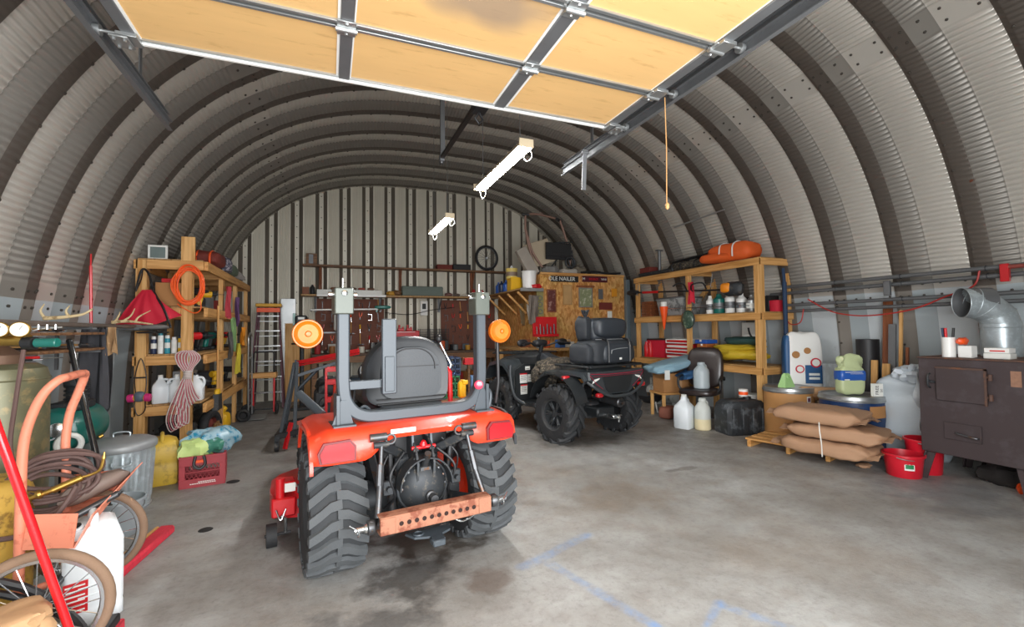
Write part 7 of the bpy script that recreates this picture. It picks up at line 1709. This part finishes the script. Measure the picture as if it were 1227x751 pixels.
# ---- floor under / in front of the right rack
def propane(lab, loc):
    t = thing('propane_tank', lab, 'gas bottle', loc, 0, 'white propane bottles')
    b = MB(); b.lathe([(.11, .0), (.115, .03), (.0, .031)], n=24, cap=False); b.lathe([(.09, .02), (.14, .06), (.155, .11), (.155, .24), (.14, .29), (.09, .33), (.03, .345), (0, .345)], n=28); b.build('body', mat('propane_white', 'b9bdba', rough=.45, var=.12, col2='7e807c', amt=.3), t)
    b = MB()
    for k in range(3):
        a0 = 2*PI*k/3; pts = []
        b.sheet(lambda u, v: (.085*math.cos(a0+1.3*u), .085*math.sin(a0+1.3*u), .325+.12*v), 8, 1, .004)
    b.torus((0, 0, .445), (0, 0, 1), .083, .006, 24, 6); b.build('collar', MATS['propane_white'], t)
    b = MB(); b.cyl((0, 0, .34), (0, 0, .40), .02, n=10); b.cyl((0, 0, .39), (.0, -.05, .39), .012, n=8); b.torus((0, 0, .41), (0, 0, 1), .02, .006, 14, 6); b.build('valve', m_brass, t)
    return t
propane('nearer white propane bottle under the far end of the right rack', (5.40, 6.62, 0)); propane('farther white propane bottle behind the nearer one', (5.70, 6.62, 0)); propane('third white propane bottle between the rack posts', (5.62, 6.28, 0))
# side table with chain box, cushions
WT = thing('wooden_side_table', 'small orange brown wooden table holding a cardboard box', 'table', (4.88, 5.58, 0), R(-10))
b = MB(); b.box(-.28, .28, -.2, .2, .34, .37, .004); b.build('top', m_pineX, WT)
for (x, y) in ((-.25, -.17), (.25, -.17), (-.25, .17), (.25, .17)): b = MB(); b.box(x-.02, x+.02, y-.02, y+.02, 0, .34 if x < 0 else .62, .003); b.build('leg', m_pineZ, WT)
b = MB(); b.box(-.22, .2, -.16, .16, 0, .28, .004); t = thing('cardboard_box', 'brown cardboard box with open flap on the small wooden table', 'box', (4.86, 5.58, .372), R(-10)); b.build('box', m_card, t)
b = MB(); b.box(.02, .07, -.175, -.165, .0, .28, .002); b.build('flap', m_kraft, t)
cu = thing('seat_cushion', 'pale blue outdoor cushion draped over the cardboard box', 'cushion', (4.84, 5.52, .70), R(-10))
b = MB(); b.blob((0, 0, .08), (.37, .26, .075), e=.55, nu=30, nv=14, noise=.25, seed=9, M=Matrix.Rotation(R(-12), 4, 'Y')); b.build('cushion', mat('pale_blue_canvas', '7f9fae', rough=.8, var=.1), cu)
b = MB(); b.box(-.28, -.20, -.25, -.245, -.12, .02, .001); b.build('label', m_label, cu)
b = MB(); b.blob((0, 0, .05), (.26, .22, .05), e=.55, nu=26, nv=12, noise=.25, seed=13, M=Matrix.Rotation(R(-20), 4, 'Y')); one(b, 'blue_cushion', mat('navy_canvas', '28527c', rough=.8, var=.12), 'deep blue cushion sliding off beside the pale blue one', 'cushion', (5.02, 5.24, .64), R(-10))
# charcoal grill
GR = thing('kettle_grill', 'low black kettle grill with white legs under the wooden table', 'grill', (4.84, 6.05, 0))
b = MB(); b.lathe([(0, .12), (.1, .13), (.19, .2), (.21, .26), (.0, .262)], n=26); b.torus((0, 0, .26), (0, 0, 1), .21, .008, 26, 6); b.build('bowl', m_black, GR)
for k in range(3): a = 2*PI*k/3+.4; b = MB(); b.cyl((.14*math.cos(a), .14*math.sin(a), .16), (.2*math.cos(a), .2*math.sin(a), 0), .012, n=8); b.build('leg', m_label, GR)
b = MB(); b.blob((0, 0, .09), (.15, .1, .09), e=.5, nu=16, nv=8); one(b, 'clay_brick', mat('terracotta', '8c5544', rough=.8), 'reddish brown clay block on the floor before the wooden table', 'block', (4.66, 5.45, 0), R(30))
# office chair
OC = thing('office_chair', 'dark leather office chair, its seat holding a jug', 'chair', (4.84, 4.98, 0), R(-62))
m_leath = mat('brown_black_leather', '2c2220', rough=.35, var=.2, coat=.2)
b = MB(); b.blob((0, 0, .44), (.26, .27, .05), e=.6, nu=26, nv=12); b.build('seat', m_leath, OC)
b = MB(); b.blob((0, .24, .76), (.25, .06, .29), e=.55, nu=26, nv=14, M=Matrix.Rotation(R(-8), 4, 'X')); b.build('backrest', m_leath, OC)
b = MB(); b.cyl((0, 0, .1), (0, 0, .40), .025); b.build('column', m_black, OC)
for s in (-1, 1): b = MB(); b.tube([(s*.2, -.05, .42), (s*.28, -.05, .5), (s*.28, -.05, .62), (s*.28, .12, .64), (s*.26, .22, .6)], .018, 8, sm=4); b.build('armrest', m_black, OC)
for k in range(5):
    a = 2*PI*k/5+.3; b = MB(); b.bar((0, 0, .10), (.24*math.cos(a), .24*math.sin(a), .075), .04, .025, .004); lg = b.build('base_arm', m_black, OC)
    b = MB(); b.cyl((.24*math.cos(a)-.015, .24*math.sin(a), .028), (.24*math.cos(a)+.015, .24*math.sin(a), .028), .028, n=14); b.cyl((.24*math.cos(a), .24*math.sin(a), .03), (.24*math.cos(a), .24*math.sin(a), .08), .008); b.build('castor', m_black, lg)
def chem_jug(lab, loc, r=.10, h=.36, m=None, fill=None, name='round_jug'):
    t = thing(name, lab, 'jug', loc)
    b = MB(); b.lathe([(r*.9, 0), (r, .012), (r, h*.62), (r*.92, h*.72), (r*.55, h*.85), (r*.4, h*.9), (r*.5, h*.905), (r*.5, h*.93), (r*.45, h*.97), (r*.45, h), (0, h)], n=26); b.build('body', m or m_hdpe, t)
    if fill: b = MB(); b.lathe([(r*.9, -.0), (r*1.008, .012), (r*1.008, h*.35)], n=26, cap=False); b.build('filled_part', fill, t)
    b = MB(); b.tube([(r*.45, 0, h*.9), (r*.8, 0, h*.86), (r*.9, 0, h*.72)], .012, 6, sm=4); b.build('grip', m or m_hdpe, t)
    return t
m_jugc = mat('cloudy_jug', 'c2c6c0', rough=.4, var=.06)
chem_jug('cloudy white round jug standing on the office chair seat', (4.82, 4.93, .492), .105, .36, mat('bluish_jug', 'a9b4b8', rough=.4))
chem_jug('cloudy round jug with cream contents on the floor by the black tote', (4.56, 4.66, 0), .10, .41, m_jugc, mat('cream_liquid', 'd9cba4', rough=.4))
gallon('white oval jug with grip beside the cream filled jug', (4.42, 4.84, 0), R(20), m_hdpe, m_label, None, 1.45)
# black fuel tote
BT = thing('black_tote', 'large black moulded plastic tank on the floor beside the brown drum', 'tank', (4.86, 4.33, 0), R(-12))
m_bt = mat('dusty_black_plastic', '26292c', rough=.55, var=.25, scale=4, col2='51565a', amt=.3)
b = MB(); b.loft([[(x*k, y*k, z) for x, y in ((-.28, -.13), (-.24, -.17), (.24, -.17), (.28, -.13), (.28, .13), (.24, .17), (-.24, .17), (-.28, .13))] for z, k in ((0, .95), (.03, 1), (.30, 1), (.37, .93), (.41, .78), (.42, .6))]); b.build('body', m_bt, BT)
for x in (-.2, -.07, .07, .2): b = MB(); b.box(x-.035, x+.035, -.19, -.16, .02, .33, .012); b.build('rib', m_bt, BT)
b = MB(); b.cyl((.1, 0, .41), (.1, 0, .45), .045, n=18); b.build('cap', m_black, BT)
b = MB(); b.lathe([(.05, 0), (.055, .01), (.055, .09), (.0, .095)], n=18); o = thing('label_tin', 'white tin with orange label beside the office chair', 'tin', (5.32, 4.42, .425) if 0 else (4.93, 4.34, .452)); b.build('tin', m_white, o); b = MB(); b.lathe([(.056, .02), (.056, .06)], n=18, cap=False); b.build('label', m_orange, o)
b = MB(); b.lathe([(.13, 0), (.14, .4), (0, .41)], n=20); one(b, 'white_pail', m_label, 'white pail behind the black tank under the rack', 'bucket', (5.48, 4.72, 0))
# ---- drums
def drum(lab, loc, r, h, m, name='fibre_drum'):
    t = thing(name, lab, 'drum', loc)
    b = MB(); b.lathe([(r, 0), (r, h)], n=48); b.build('body', m, t, ang=30)
    b = MB(); b.lathe([(r+.004, h-.05), (r+.01, h-.045), (r+.01, h-.02), (r+.004, h), (r+.006, h+.012), (r-.02, h+.014), (r-.03, h+.004), (0, h+.004)], n=48, cap=False); b.torus((0, 0, h-.032), (0, 0, 1), r+.008, .008, 48, 6); b.build('lid_ring', m_galv, t)
    b = MB(); b.torus((0, 0, .015), (0, 0, 1), r+.001, .01, 48, 6); b.build('base_ring', m_galv, t)
    return t
D1 = drum('tan fibre drum with silver rim behind the paper sacks', (5.20, 3.92, 0), .27, .60, mat('tan_drum', 'b68550', rough=.6, var=.06))
def curved_text(txt, r, ang, z, size, m, parent, up=True):
    o = text(txt, size, m, parent, ((r+.0015)*math.cos(ang), (r+.0015)*math.sin(ang), z), (R(90), R(-90) if up else 0, ang+PI/2), 'lettering', .0006)
    return o
b = MB(); a0, a1 = R(-152), R(-142)
b.sheet(lambda u, v: (.2715*math.cos(R(-101+12*u)), .2715*math.sin(R(-101+12*u)), .24+.28*v), 6, 1, .001); lbm = b.build('label', m_label, D1)
curved_text('OIL', .272, R(-95), .37, .075, m_ink, D1)
b = MB(); b.sheet(lambda u, v: (.2725*math.cos(R(-99+8*u)), .2725*math.sin(R(-99+8*u)), .46+.045*v), 4, 1, .001); b.build('label_flag', mat('flag_print', '6b3f5a', rough=.5, var=.5, scale=60), lbm)
D2 = drum('dark blue fibre drum with silver rim and brown patch', (5.20, 3.20, 0), .29, .60, mat('navy_drum', '17335c', rough=.45, var=.1, col2='0e1f38', amt=.3))
b = MB(); b.sheet(lambda u, v: (.2920*math.cos(R(-118+42*u)), .2920*math.sin(R(-118+42*u)), .40+.12*v), 10, 1, .001); b.build('brown_patch', m_card, D2)
b = MB()
for k in range(5):
    for j in range(3): a = R(-92+5*j); b.box(-.006, .006, -.001, .001, -.008, .008, 0, Matrix.Translation((.2935*math.cos(a), .2935*math.sin(a), .28-.03*k)) @ Matrix.Rotation(a+PI/2, 4, 'Z'))
b.build('white_print', m_label, D2)['kind'] = 'stuff'
pail('plain_drum', 'plain cream drum between the tan and blue drums', (5.44, 3.58, 0), .13, .14, .47, mat('cream_drum', 'b5a48c', rough=.6), False)
b = MB(); b.blob((0, 0, .07), (.13, .34, .07), e=.75, nu=24, nv=12, noise=.3, seed=22, M=Matrix.Rotation(R(0), 4, 'Z')); one(b, 'rolled_paper_bag', m_kraft, 'rolled brown paper bag across the cream drum', 'bag', (5.42, 3.62, .475), R(35))
def weight(lab, loc):
    t = thing('green_weight', lab, 'weight', loc); b = MB(); b.loft([[(x*k, y*k*.6, z) for x, y in ((-.08, -.08), (.08, -.08), (.08, .08), (-.08, .08))] for z, k in ((0, 1), (.02, 1), (.11, .62), (.15, .5), (.165, .3))]); b.build('body', mat('mint_plastic', 'a5cf8a', rough=.4), t)
    b = MB(); b.torus((0, -.035, .125), (0, 1, -.3), .024, .006, 18, 6); b.build('ring', MATS['mint_plastic'], t)
weight('pale green plastic pot on the tan drum', (5.06, 3.84, .616))
# bag with blue label on blue drum
GBg = thing('pale_green_sack', 'upright pale green bag with blue label on the blue drum', 'bag', (5.12, 3.16, .616), R(-25))
b = MB(); b.blob((0, 0, .15), (.13, .07, .15), e=.45, nu=24, nv=14, noise=.06, seed=3); b.blob((.0, 0, .33), (.11, .07, .09), e=.8, nu=22, nv=12, noise=.35, seed=8); b.build('bag', mat('pale_green_plastic', 'b4bf92', rough=.4, var=.12), GBg)
b = MB(); b.blob((0, 0, .2), (.133, .073, .06), e=.3, nu=24, nv=8); b.build('label', pal['b'], GBg); b = MB(); b.box(-.09, .08, -.0765, -.0735, .235, .24); b.box(-.04, .09, -.0765, -.0735, .22, .223); b.box(-.1, -.05, -.0765, -.0735, .155, .165); b.build('label_print', m_label, GBg)['kind'] = 'stuff'
# dog food bag
DF = thing('feed_bag', 'tall white and blue feed bag with oval emblems behind the tan drum', 'bag', (5.50, 4.20, .62) if 0 else (5.60, 4.02, .0), R(-35))
b = MB(); b.blob((0, 0, .63), (.21, .08, .63), e=.32, nu=28, nv=16, noise=.04, seed=4); b.build('bag', m_white, DF)
b = MB(); b.blob((-.14, 0.002, .63), (.085, .078, .6), e=.32, nu=22, nv=14); b.build('blue_side', mat('deep_blue_print', '1e4f7d', rough=.45), DF)
b = MB(); b.box(.0, .19, -.088, -.083, .62, .85, .002); b.build('blue_panel', MATS['deep_blue_print'], DF)
for (x, z, s) in ((-.06, .80, .05), (.12, .88, .06)):
    b = MB(); b.lathe([(s, 0), (s, .004)], (x, -.086, z), (0, -1, 0), 28); em = b.build('emblem', m_redcl, DF); em.scale = (1, 1, 1)
    b = MB(); b.lathe([(s*.72, 0), (s*.72, .003)], (x, -.090, z), (0, -1, 0), 28); b.build('emblem_centre', m_label, em)
for (x, z, r) in ((-.1, .98, .045), (.03, 1.03, .04)): b = MB(); b.lathe([(r, 0), (r, .003)], (x, -.084, z), (0, -1, 0), 20); b.build('biscuit_print', m_card, DF)
for k in range(2): b = MB(); b.box(.04+.0*k, .16, -.0895, -.0882, .72-.05*k, .75-.05*k); b.build('print_line', m_label, DF)
# duct and pipe
b = MB(); pr = []
for k in range(13): pr += [(.155+(.004 if k % 2 else 0), .03*k)]
b.lathe(pr, n=30); du = thing('duct_section', 'ribbed galvanised duct standing on end behind the cream drum', 'duct', (5.62, 3.86, .52)); b.build('duct', m_zinc, du)
b = MB(); b.box(-.16, .16, -.16, .16, 0, .515, .01); one(b, 'hidden_crate', m_old, 'dark wooden crate carrying the galvanised duct', 'crate', (5.62, 3.95 if 0 else 3.86, 0) if 0 else (5.68, 3.95, 0), ang=30) if 0 else None
du.location = (5.72, 3.66, .0); 
for o in bpy.data.objects:
    if o.parent == du: o.scale = (1, 1, 2.45)
b = MB(); b.lathe([(.11, 0), (.11, 1.18), (.10, 1.18), (.10, .02)], n=28, cap=False); b.lathe([(0, .02), (.1, .02)], n=28, cap=False); one(b, 'black_pipe', m_black, 'black pipe standing upright against the right wall', 'pipe', (5.78, 3.36, 0))
# white bag bundle
WBg = thing('white_bulk_bag', 'big white plastic sack with tied top beside the blue drum', 'sack', (5.52, 2.78, 0))
def wb(p):
    k = 1+.06*math.sin(p.z*26+p.x*6); return Vector((p.x*k, p.y*k, p.z))
b = MB(); b.blob((0, 0, .42), (.26, .26, .42), e=.5, nu=34, nv=28, noise=.12, seed=31, zf=wb); b.build('sack', mat('grey_white_film', 'b3bcc2', rough=.35, var=.08, bump=.4, bscale=18), WBg)
b = MB(); b.sheet(lambda u, v: (-.30+.30*u+.03*math.sin(v*12), -.16-.12*math.sin(u*1.5)+.02*math.sin(u*14+v*5), .86-.75*v*(.7+.3*u)+.04*math.sin(u*9)), 16, 14, .006); b.blob((-.14, -.04, .86), (.16, .12, .07), e=.8, nu=22, nv=12, noise=.6, seed=2); b.blob((.14, .0, .88), (.15, .10, .05), e=.8, nu=22, nv=12, noise=.6, seed=5); b.build('outer_film', mat('white_film', 'd2dbe2', rough=.35, var=.05, bump=.4, bscale=22), WBg)
text('FREE', .07, m_ink, WBg, (-.27, -.235, .70), (R(80), R(-70), R(-25)), name='lettering') if 0 else None
bt = thing('printed_box', 'small white printed carton between the blue drum and the white sack', 'carton', (5.06, 2.86, .616) if 0 else (5.20, 2.95, .616), R(-20)); b = MB(); b.box(-.05, .05, -.02, .02, 0, .13, .002); b.build('carton', m_label, bt); text('FREE', .045, m_ink, bt, (-.015, -.0208, .065), (R(90), R(-90), 0)); text('50', .035, m_ink, bt, (.03, -.0208, .06), (R(90), R(-90), 0))
# wood offcuts against wall
wo = [(5.70, 3.16, 1.64, .09, m_brownw, 'tall dark brown board'), (5.62, 3.07, 1.35, .07, m_galvd, 'grey board'), (5.58, 3.22, .95, .06, m_pineZ, 'short pale board'), (5.60, 2.98, 1.50, .03, m_pineZ, 'thin tall pale lath'), (5.57, 3.10, .92, .07, m_pineZ, 'short wide pale board'), (5.62, 2.93, 1.1, .025, m_brownw, 'short brown lath')]
for i, (x, y, h, w, m, lb) in enumerate(wo):
    b = MB(); b.box(-.012, .012, -w/2, w/2, 0, h, .002); one(b, 'timber_board', m, lb+' leaning on the right wall behind the white sack', 'board', (x, y, 0.005), rot=(0, R(4.5), 0))
# pallet and sacks
PL = thing('wooden_pallet', 'short timber pallet under the brown paper sacks', 'pallet', (4.74, 3.50, 0), R(-74))
for k in range(4): b = MB(); b.box(-.42, .42, -.28+.15*k, -.17+.15*k, .075, .095, .003); b.build('slat', m_pineX, PL)
for x in (-.40, 0, .36): b = MB(); b.box(x, x+.04, -.28, .28, 0, .075, .003); b.build('bearer', m_pineY, PL)
def sack(lab, loc, rad, rz, seed, tilt=0, tie=False):
    t = thing('paper_sack', lab, 'sack', loc, 0, 'brown paper sacks on the pallet'); t.rotation_euler = (0, R(tilt), rz)
    def f(p):
        ex = abs(p.x)/rad[0]; k = 1-.35*max(0, ex-.72)/.28; w = 1+.10*max(0, ex-.8)/.2
        return Vector((p.x, p.y*w, p.z*k+.008*math.sin(p.x*23+seed)*math.cos(p.y*17)+.005*math.sin(p.x*41+p.y*29)))
    b = MB(); b.blob((0, 0, rad[2]), rad, e=.42, nu=44, nv=18, noise=.08, seed=seed, zf=f); b.build('sack', m_kraftd, t, ang=60)
    for s in (-1, 1):
        b = MB(); b.sheet(lambda u, v: (s*(rad[0]-.03+.08*v), (u-.5)*rad[1]*2.0*(1-.06*v)+.01*math.sin(v*9), rad[2]*(.9-.1*v)+.006*math.sin(u*19+seed)+.03*v*math.sin(u*5)), 18, 4, .004); b.build('folded_end', m_kraftd, t)
    return t
m_kraftd = mat('brown_sack_paper', 'a37f62', rough=.75, var=.08, scale=4, bump=.5, bscale=9)
sack('top brown paper sack of the pile with a green tie', (4.58, 3.12, .385), (.38, .25, .075), R(-74), 3)
sack('middle brown paper sack of the pile', (4.64, 2.99, .243), (.40, .25, .07), R(-71), 8)
sack('bottom brown paper sack of the pile', (4.58, 3.04, .097), (.40, .26, .072), R(-75), 5)
b = MB(); b.blob((0, 0, 0), (.05, .02, .012), e=.8, nu=14, nv=6, noise=.4); one(b, 'green_tie', mat('mint_tie', '8fd2b0', rough=.5), 'mint green tag tied to the top paper sack', 'tag', (4.48, 2.76, .52) if 0 else (4.46, 2.93, .515), R(-40))
b = MB(); b.tube([(0, 0, .33), (-.04, -.03, .26), (-.05, -.05, .15), (-.03, -.04, .02)], .005, 5, sm=5); one(b, 'white_string', m_label, 'loose white string hanging down the pile of sacks', 'string', (4.31, 2.95, .10))
# red buckets
def muck(lab, loc, r, h):
    t = thing('red_bucket', lab, 'bucket', loc, 0, 'red feed buckets'); b = MB(); b.lathe([(r*.84, 0), (r*.86, .005), (r, h), (r+.012, h), (r+.012, h-.018), (r+.002, h-.02)], n=36, cap=False); b.lathe([(r-.006, h), (r*.83, .01), (0, .01)], n=36, cap=False); b.build('shell', mat('bucket_red', 'c81a2c', rough=.35, coat=.2, var=.05), t)
    b = MB(); b.tube([((r+.012)*math.cos(a), -.03-.10*math.sin(a), h-.02-.02*math.sin(a)) for a in [PI*k/12 for k in range(13)]], .004, 6); b.build('bail_handle', m_galv, t)
    return t
B1 = muck('nearer red bucket with an oval label beside the stove leg', (4.78, 2.52, 0), .145, .20)
b = MB(); b.sheet(lambda u, v: ((.137)*math.cos(R(-150+30*u)), (.137)*math.sin(R(-150+30*u)), .075+.07*v), 8, 1, .001); ov = b.build('label', m_label, B1)
b = MB(); b.sheet(lambda u, v: ((.1385)*math.cos(R(-147+24*u)), (.1385)*math.sin(R(-147+24*u)), .09+.035*v), 8, 1, .001); b.build('label_print', m_grn, ov)
muck('farther red bucket behind the labelled one', (5.02, 2.44 if 0 else 2.72 if 0 else 2.47, 0), .14, .30).location = (5.06, 2.50, 0)
b = MB(); b.blob((0, 0, .02), (.07, .05, .02), e=.7, nu=14, nv=8, noise=.3); one(b, 'clay_lump', m_kraftd, 'small crumpled brown paper on the floor before the red buckets', 'paper', (4.70, 2.80, 0))
# ---- stove
SV = thing('wood_stove', 'dark rusty steel wood stove on splayed legs against the right wall', 'stove', (4.86, 2.13, 0))
m_stove = mat('rusty_stove_steel', '463c3d', rough=.6, metal=.35, var=.12, scale=3, col2='4d4547', amt=.35)
m_stovet = mat('rusty_stove_top', '584239', rough=.7, metal=.2, var=.15, scale=5, col2='7a4f36', amt=.4)
b = MB(); b.box(0, .72, -.38, .29, .24, 1.05, .004); b.build('body', m_stove, SV)
b = MB(); b.box(-.01, .73, -.39, .30, 1.05, 1.062, .002); b.build('top_plate', m_stovet, SV)
b = MB(); b.box(-.022, -.004, -.17, .16, .70, .98, .003); dr_ = b.build('door', m_stove, SV)
b = MB(); b.box(-.03, -.02, -.17, -.155, .69, .99); b.box(-.03, -.02, -.17, .16, .97, .985); b.build('door_strap', m_stovet, dr_)
b = MB()
for z in (.76, .92): b.cyl((-.02, -.19, z-.025), (-.02, -.19, z+.025), .013, n=10); b.box(-.022, -.012, -.19, -.15, z-.008, z+.008)
b.build('hinge', m_stovet, dr_)['kind'] = 'stuff'
b = MB(); b.bar((-.035, .16, .85), (-.035, .22, .86), .018, .018, .003); b.tube([(-.02, .2, .80), (-.05, .2, .82), (-.05, .2, .9), (-.02, .2, .92)], .008, 8, sm=4); b.build('latch', m_cast, SV)
b = MB(); b.box(-.012, -.002, -.12, .12, .38, .52, .002); ad = b.build('ash_door', m_stove, SV)
b = MB(); b.tube([(-.012, .03, .44), (-.04, .02, .44), (-.045, -.09, .425), (-.012, -.10, .42)], .008, 8, sm=4); b.build('handle', m_iron, ad)
for (x, y) in ((.04, .26), (.68, .26), (.04, -.35), (.68, -.35)):
    sx = -1 if x < .3 else 1; sy = 1 if y > 0 else -1
    b = MB(); b.bar((x, y, .26), (x+sx*.035, y+sy*.05, .0), .06, .012, .001, up=(0, 1, 0)); b.bar((x-sx*.0, y-sy*.03, .26), (x+sx*.035, y+sy*.03, .0), .012, .06, .001, up=(0, 1, 0)); b.build('leg', m_stove, SV)
b = MB(); b.box(-.003, .0, -.36, -.30, .86, .98, 0); b.build('rust_patch', mat('bare_rust', '8e6a55', rough=.8, var=.3, scale=40), SV)
# items on the stove
cupt = thing('paint_tin', 'white tin crammed with tools on the stove top', 'tin', (4.95, 2.24, 1.063)); b = MB(); b.lathe([(.045, 0), (.045, .17), (.042, .17), (.042, .01)], n=20, cap=False); b.lathe([(0, .01), (.045, 0)], n=20, cap=False); b.build('tin', m_white, cupt)
for k, (dx, dy, c) in enumerate(((.0, .02, m_blue), (-.02, .0, m_redd), (.02, -.01, m_black))): b = MB(); b.cyl((dx, dy, .02), (dx*2, dy*2, .25), .01, n=8); b.build('brush', c, cupt)
b = MB(); b.blob((0, 0, .03), (.06, .03, .03), e=.7, nu=14, nv=8, noise=.2); one(b, 'orange_plug', m_orange, 'orange and white plug lying over the square white box', 'plug', (4.98, 2.16, 1.17))
b = MB(); b.box(-.045, .045, -.045, .045, 0, .10, .004); one(b, 'white_square_box', m_white, 'square white box beside the white tin', 'box', (4.98, 2.13, 1.063))
b = MB(); b.box(-.05, .05, -.08, .08, 0, .045, .003); one(b, 'lower_flat_box', m_label, 'lower flat white box on the stove top', 'box', (5.0, 1.94, 1.063))
o = thing('upper_flat_box', 'upper flat white box with red print on the stove top', 'box', (5.0, 1.94, 1.11)); b = MB(); b.box(-.05, .05, -.075, .075, 0, .04, .003); b.build('box', m_white, o); b = MB(); b.box(-.0515, -.05, -.05, .04, .012, .022); b.build('red_print', m_redd, o)
b = MB()
for k in range(8): b.blob((.03*math.cos(k*2.1), .05*math.sin(k*1.7), .012), (.025, .02, .012), nu=8, nv=6)
one(b, 'dark_scraps', m_cast, 'little heap of dark scraps at the right of the stove top', 'scraps', (5.2, 1.80, 1.062))
b = MB(); b.blob((0, 0, .08), (.12, .14, .08), e=.6, nu=18, nv=10, noise=.4); one(b, 'charred_wood', mat('charred', '211d1b', rough=.9, var=.3), 'charred lumps on the floor under the stove', 'wood', (5.25, 2.05, 0))
b = MB(); b.blob((0, 0, .04), (.05, .03, .04), nu=12, nv=8, noise=.3); one(b, 'orange_lump', m_orange, 'small orange thing under the stove near its right leg', 'thing', (5.08, 1.88, 0))
# stove pipe elbow
SP = thing('stove_pipe', 'big galvanised stove pipe with elbow standing on the stove top', 'pipe', (5.40, 2.08, 1.063))
R_p = .13
b = MB(); b.lathe([(R_p, 0), (R_p, .28), (R_p-.004, .28)], n=36, cap=False); b.torus((0, 0, .25), (0, 0, 1), R_p, .005, 36, 6); b.build('straight_section', m_zinc, SP)
cs = []
seg = [((0, 0, .28), (0, 0, 1)), ((-.03, .0, .36), (-.38, 0, .92)), ((-.11, 0, .43), (-.75, 0, .65)), ((-.19, .0, .465), (-.97, .0, .2)), ((-.27, .0, .47), (-1, 0, 0))]
rings = []
for p, d in seg:
    p = Vector(p); d = Vector(d).normalized(); y = Vector((0, 1, 0)); x = d.cross(y).normalized()
    rings.append([p+x*(R_p*math.cos(2*PI*i/36))+y*(R_p*math.sin(2*PI*i/36)) for i in range(36)])
for i in range(4):
    b = MB(); b.loft([rings[i], rings[i+1]], cap=False); b.torus(seg[i+1][0], seg[i+1][1], R_p+.001, .004, 36, 6); b.build('elbow_section', m_zinc, SP, ang=50)
b = MB(); b.lathe([(R_p-.003, 0), (R_p-.003, .2)], (-.27, 0, .47), (1, 0, 0), 36, cap=False); b.build('inner_sleeve', m_galvd, SP)
SP.rotation_euler = (0, 0, R(-38))
b = MB(); b.box(-.01, .01, -.015, .015, 0, 1.62, .002); one(b, 'thin_lath', m_pineZ, 'thin pale lath leaning on the wall behind the stove', 'board', (5.66, 1.93, .0), rot=(0, R(3), 0))
# horizontal wall pipes
for i, (z, y0, y1, x, r) in enumerate(((1.86, .4, 4.3, 5.66, .022), (1.79, .4, 4.5, 5.68, .022), (1.62, .4, 4.4, 5.68, .02), (1.55, .4, 4.4, 5.68, .02))):
    t = thing('wall_conduit', ['highest', 'second', 'third', 'lowest'][i]+' grey pipe running along the right wall above the stove', 'pipe', (x, 0, z), 0); b = MB(); b.cyl((0, y0, 0), (0, y1, -.012*(i % 2)), r, n=12); b.build('pipe', m_galvd, t)
    for y in [y0+.5+.68*k for k in range(5)]: b = MB(); b.box(-.004, .24, y-.015, y+.015, -.006, .006); b.torus((0, y, 0), (0, 1, 0), r+.003, .004, 14, 5); b.build('clip', m_cast, t)
b = MB(); b.cyl((0, 0, 0), (0, 1.6, .02), .02, n=12); one(b, 'copper_pipe', mat('copper_red', '9c5048', rough=.4, metal=.4), 'reddish pipe above the grey ones over the stove', 'pipe', (5.62, .5, 1.83))
b = MB(); b.tube([(0, 1.6, .18), (.02, 1.4, .05), (0, 1.2, -.02), (0, .9, -.05), (0, .5, .0), (0, .2, .12), (0, 0, .2), (0, -.05, .34)], .008, 6, sm=6); b.tube([(0, 1.95, .06), (0, 1.88, -.1), (0, 1.8, -.14), (0, 1.7, -.1), (0, 1.66, .06)], .007, 6, sm=5)
one(b, 'red_cable', mat('red_cable', 'b33028', rough=.5), 'red cable looped between the wall pipes', 'cable', (5.64, 2.35, 1.50))
for i, (y, z) in enumerate(((2.12, 1.72), (3.05, 1.66))): b = MB(); b.box(-.02, .02, -.03, .03, 0, .16, .004); one(b, 'junction_box', m_redd if i == 0 else m_galvd, ['red bracket on the pipes above the stove pipe', 'grey clamp on the pipes above the boards'][i], 'bracket', (5.62, y, z))
# small strap / bar high on vault
b = MB(); b.cyl((0, 0, 0), (.25, -.75, .12), .012, n=8); one(b, 'vault_rod', m_galv, 'thin grey rod fixed under the vault above the right rack', 'rod', (5.0, 5.6, 2.90))
b = MB(); b.blob((0, 0, 0), (.012, .03, .09), nu=12, nv=8, noise=.3); one(b, 'rust_drip', mat('rust_patch', '6a3c28', rough=.9), 'rusty bracket on a vault rib above the stove', 'bracket', (5.53, 2.28, 2.75))
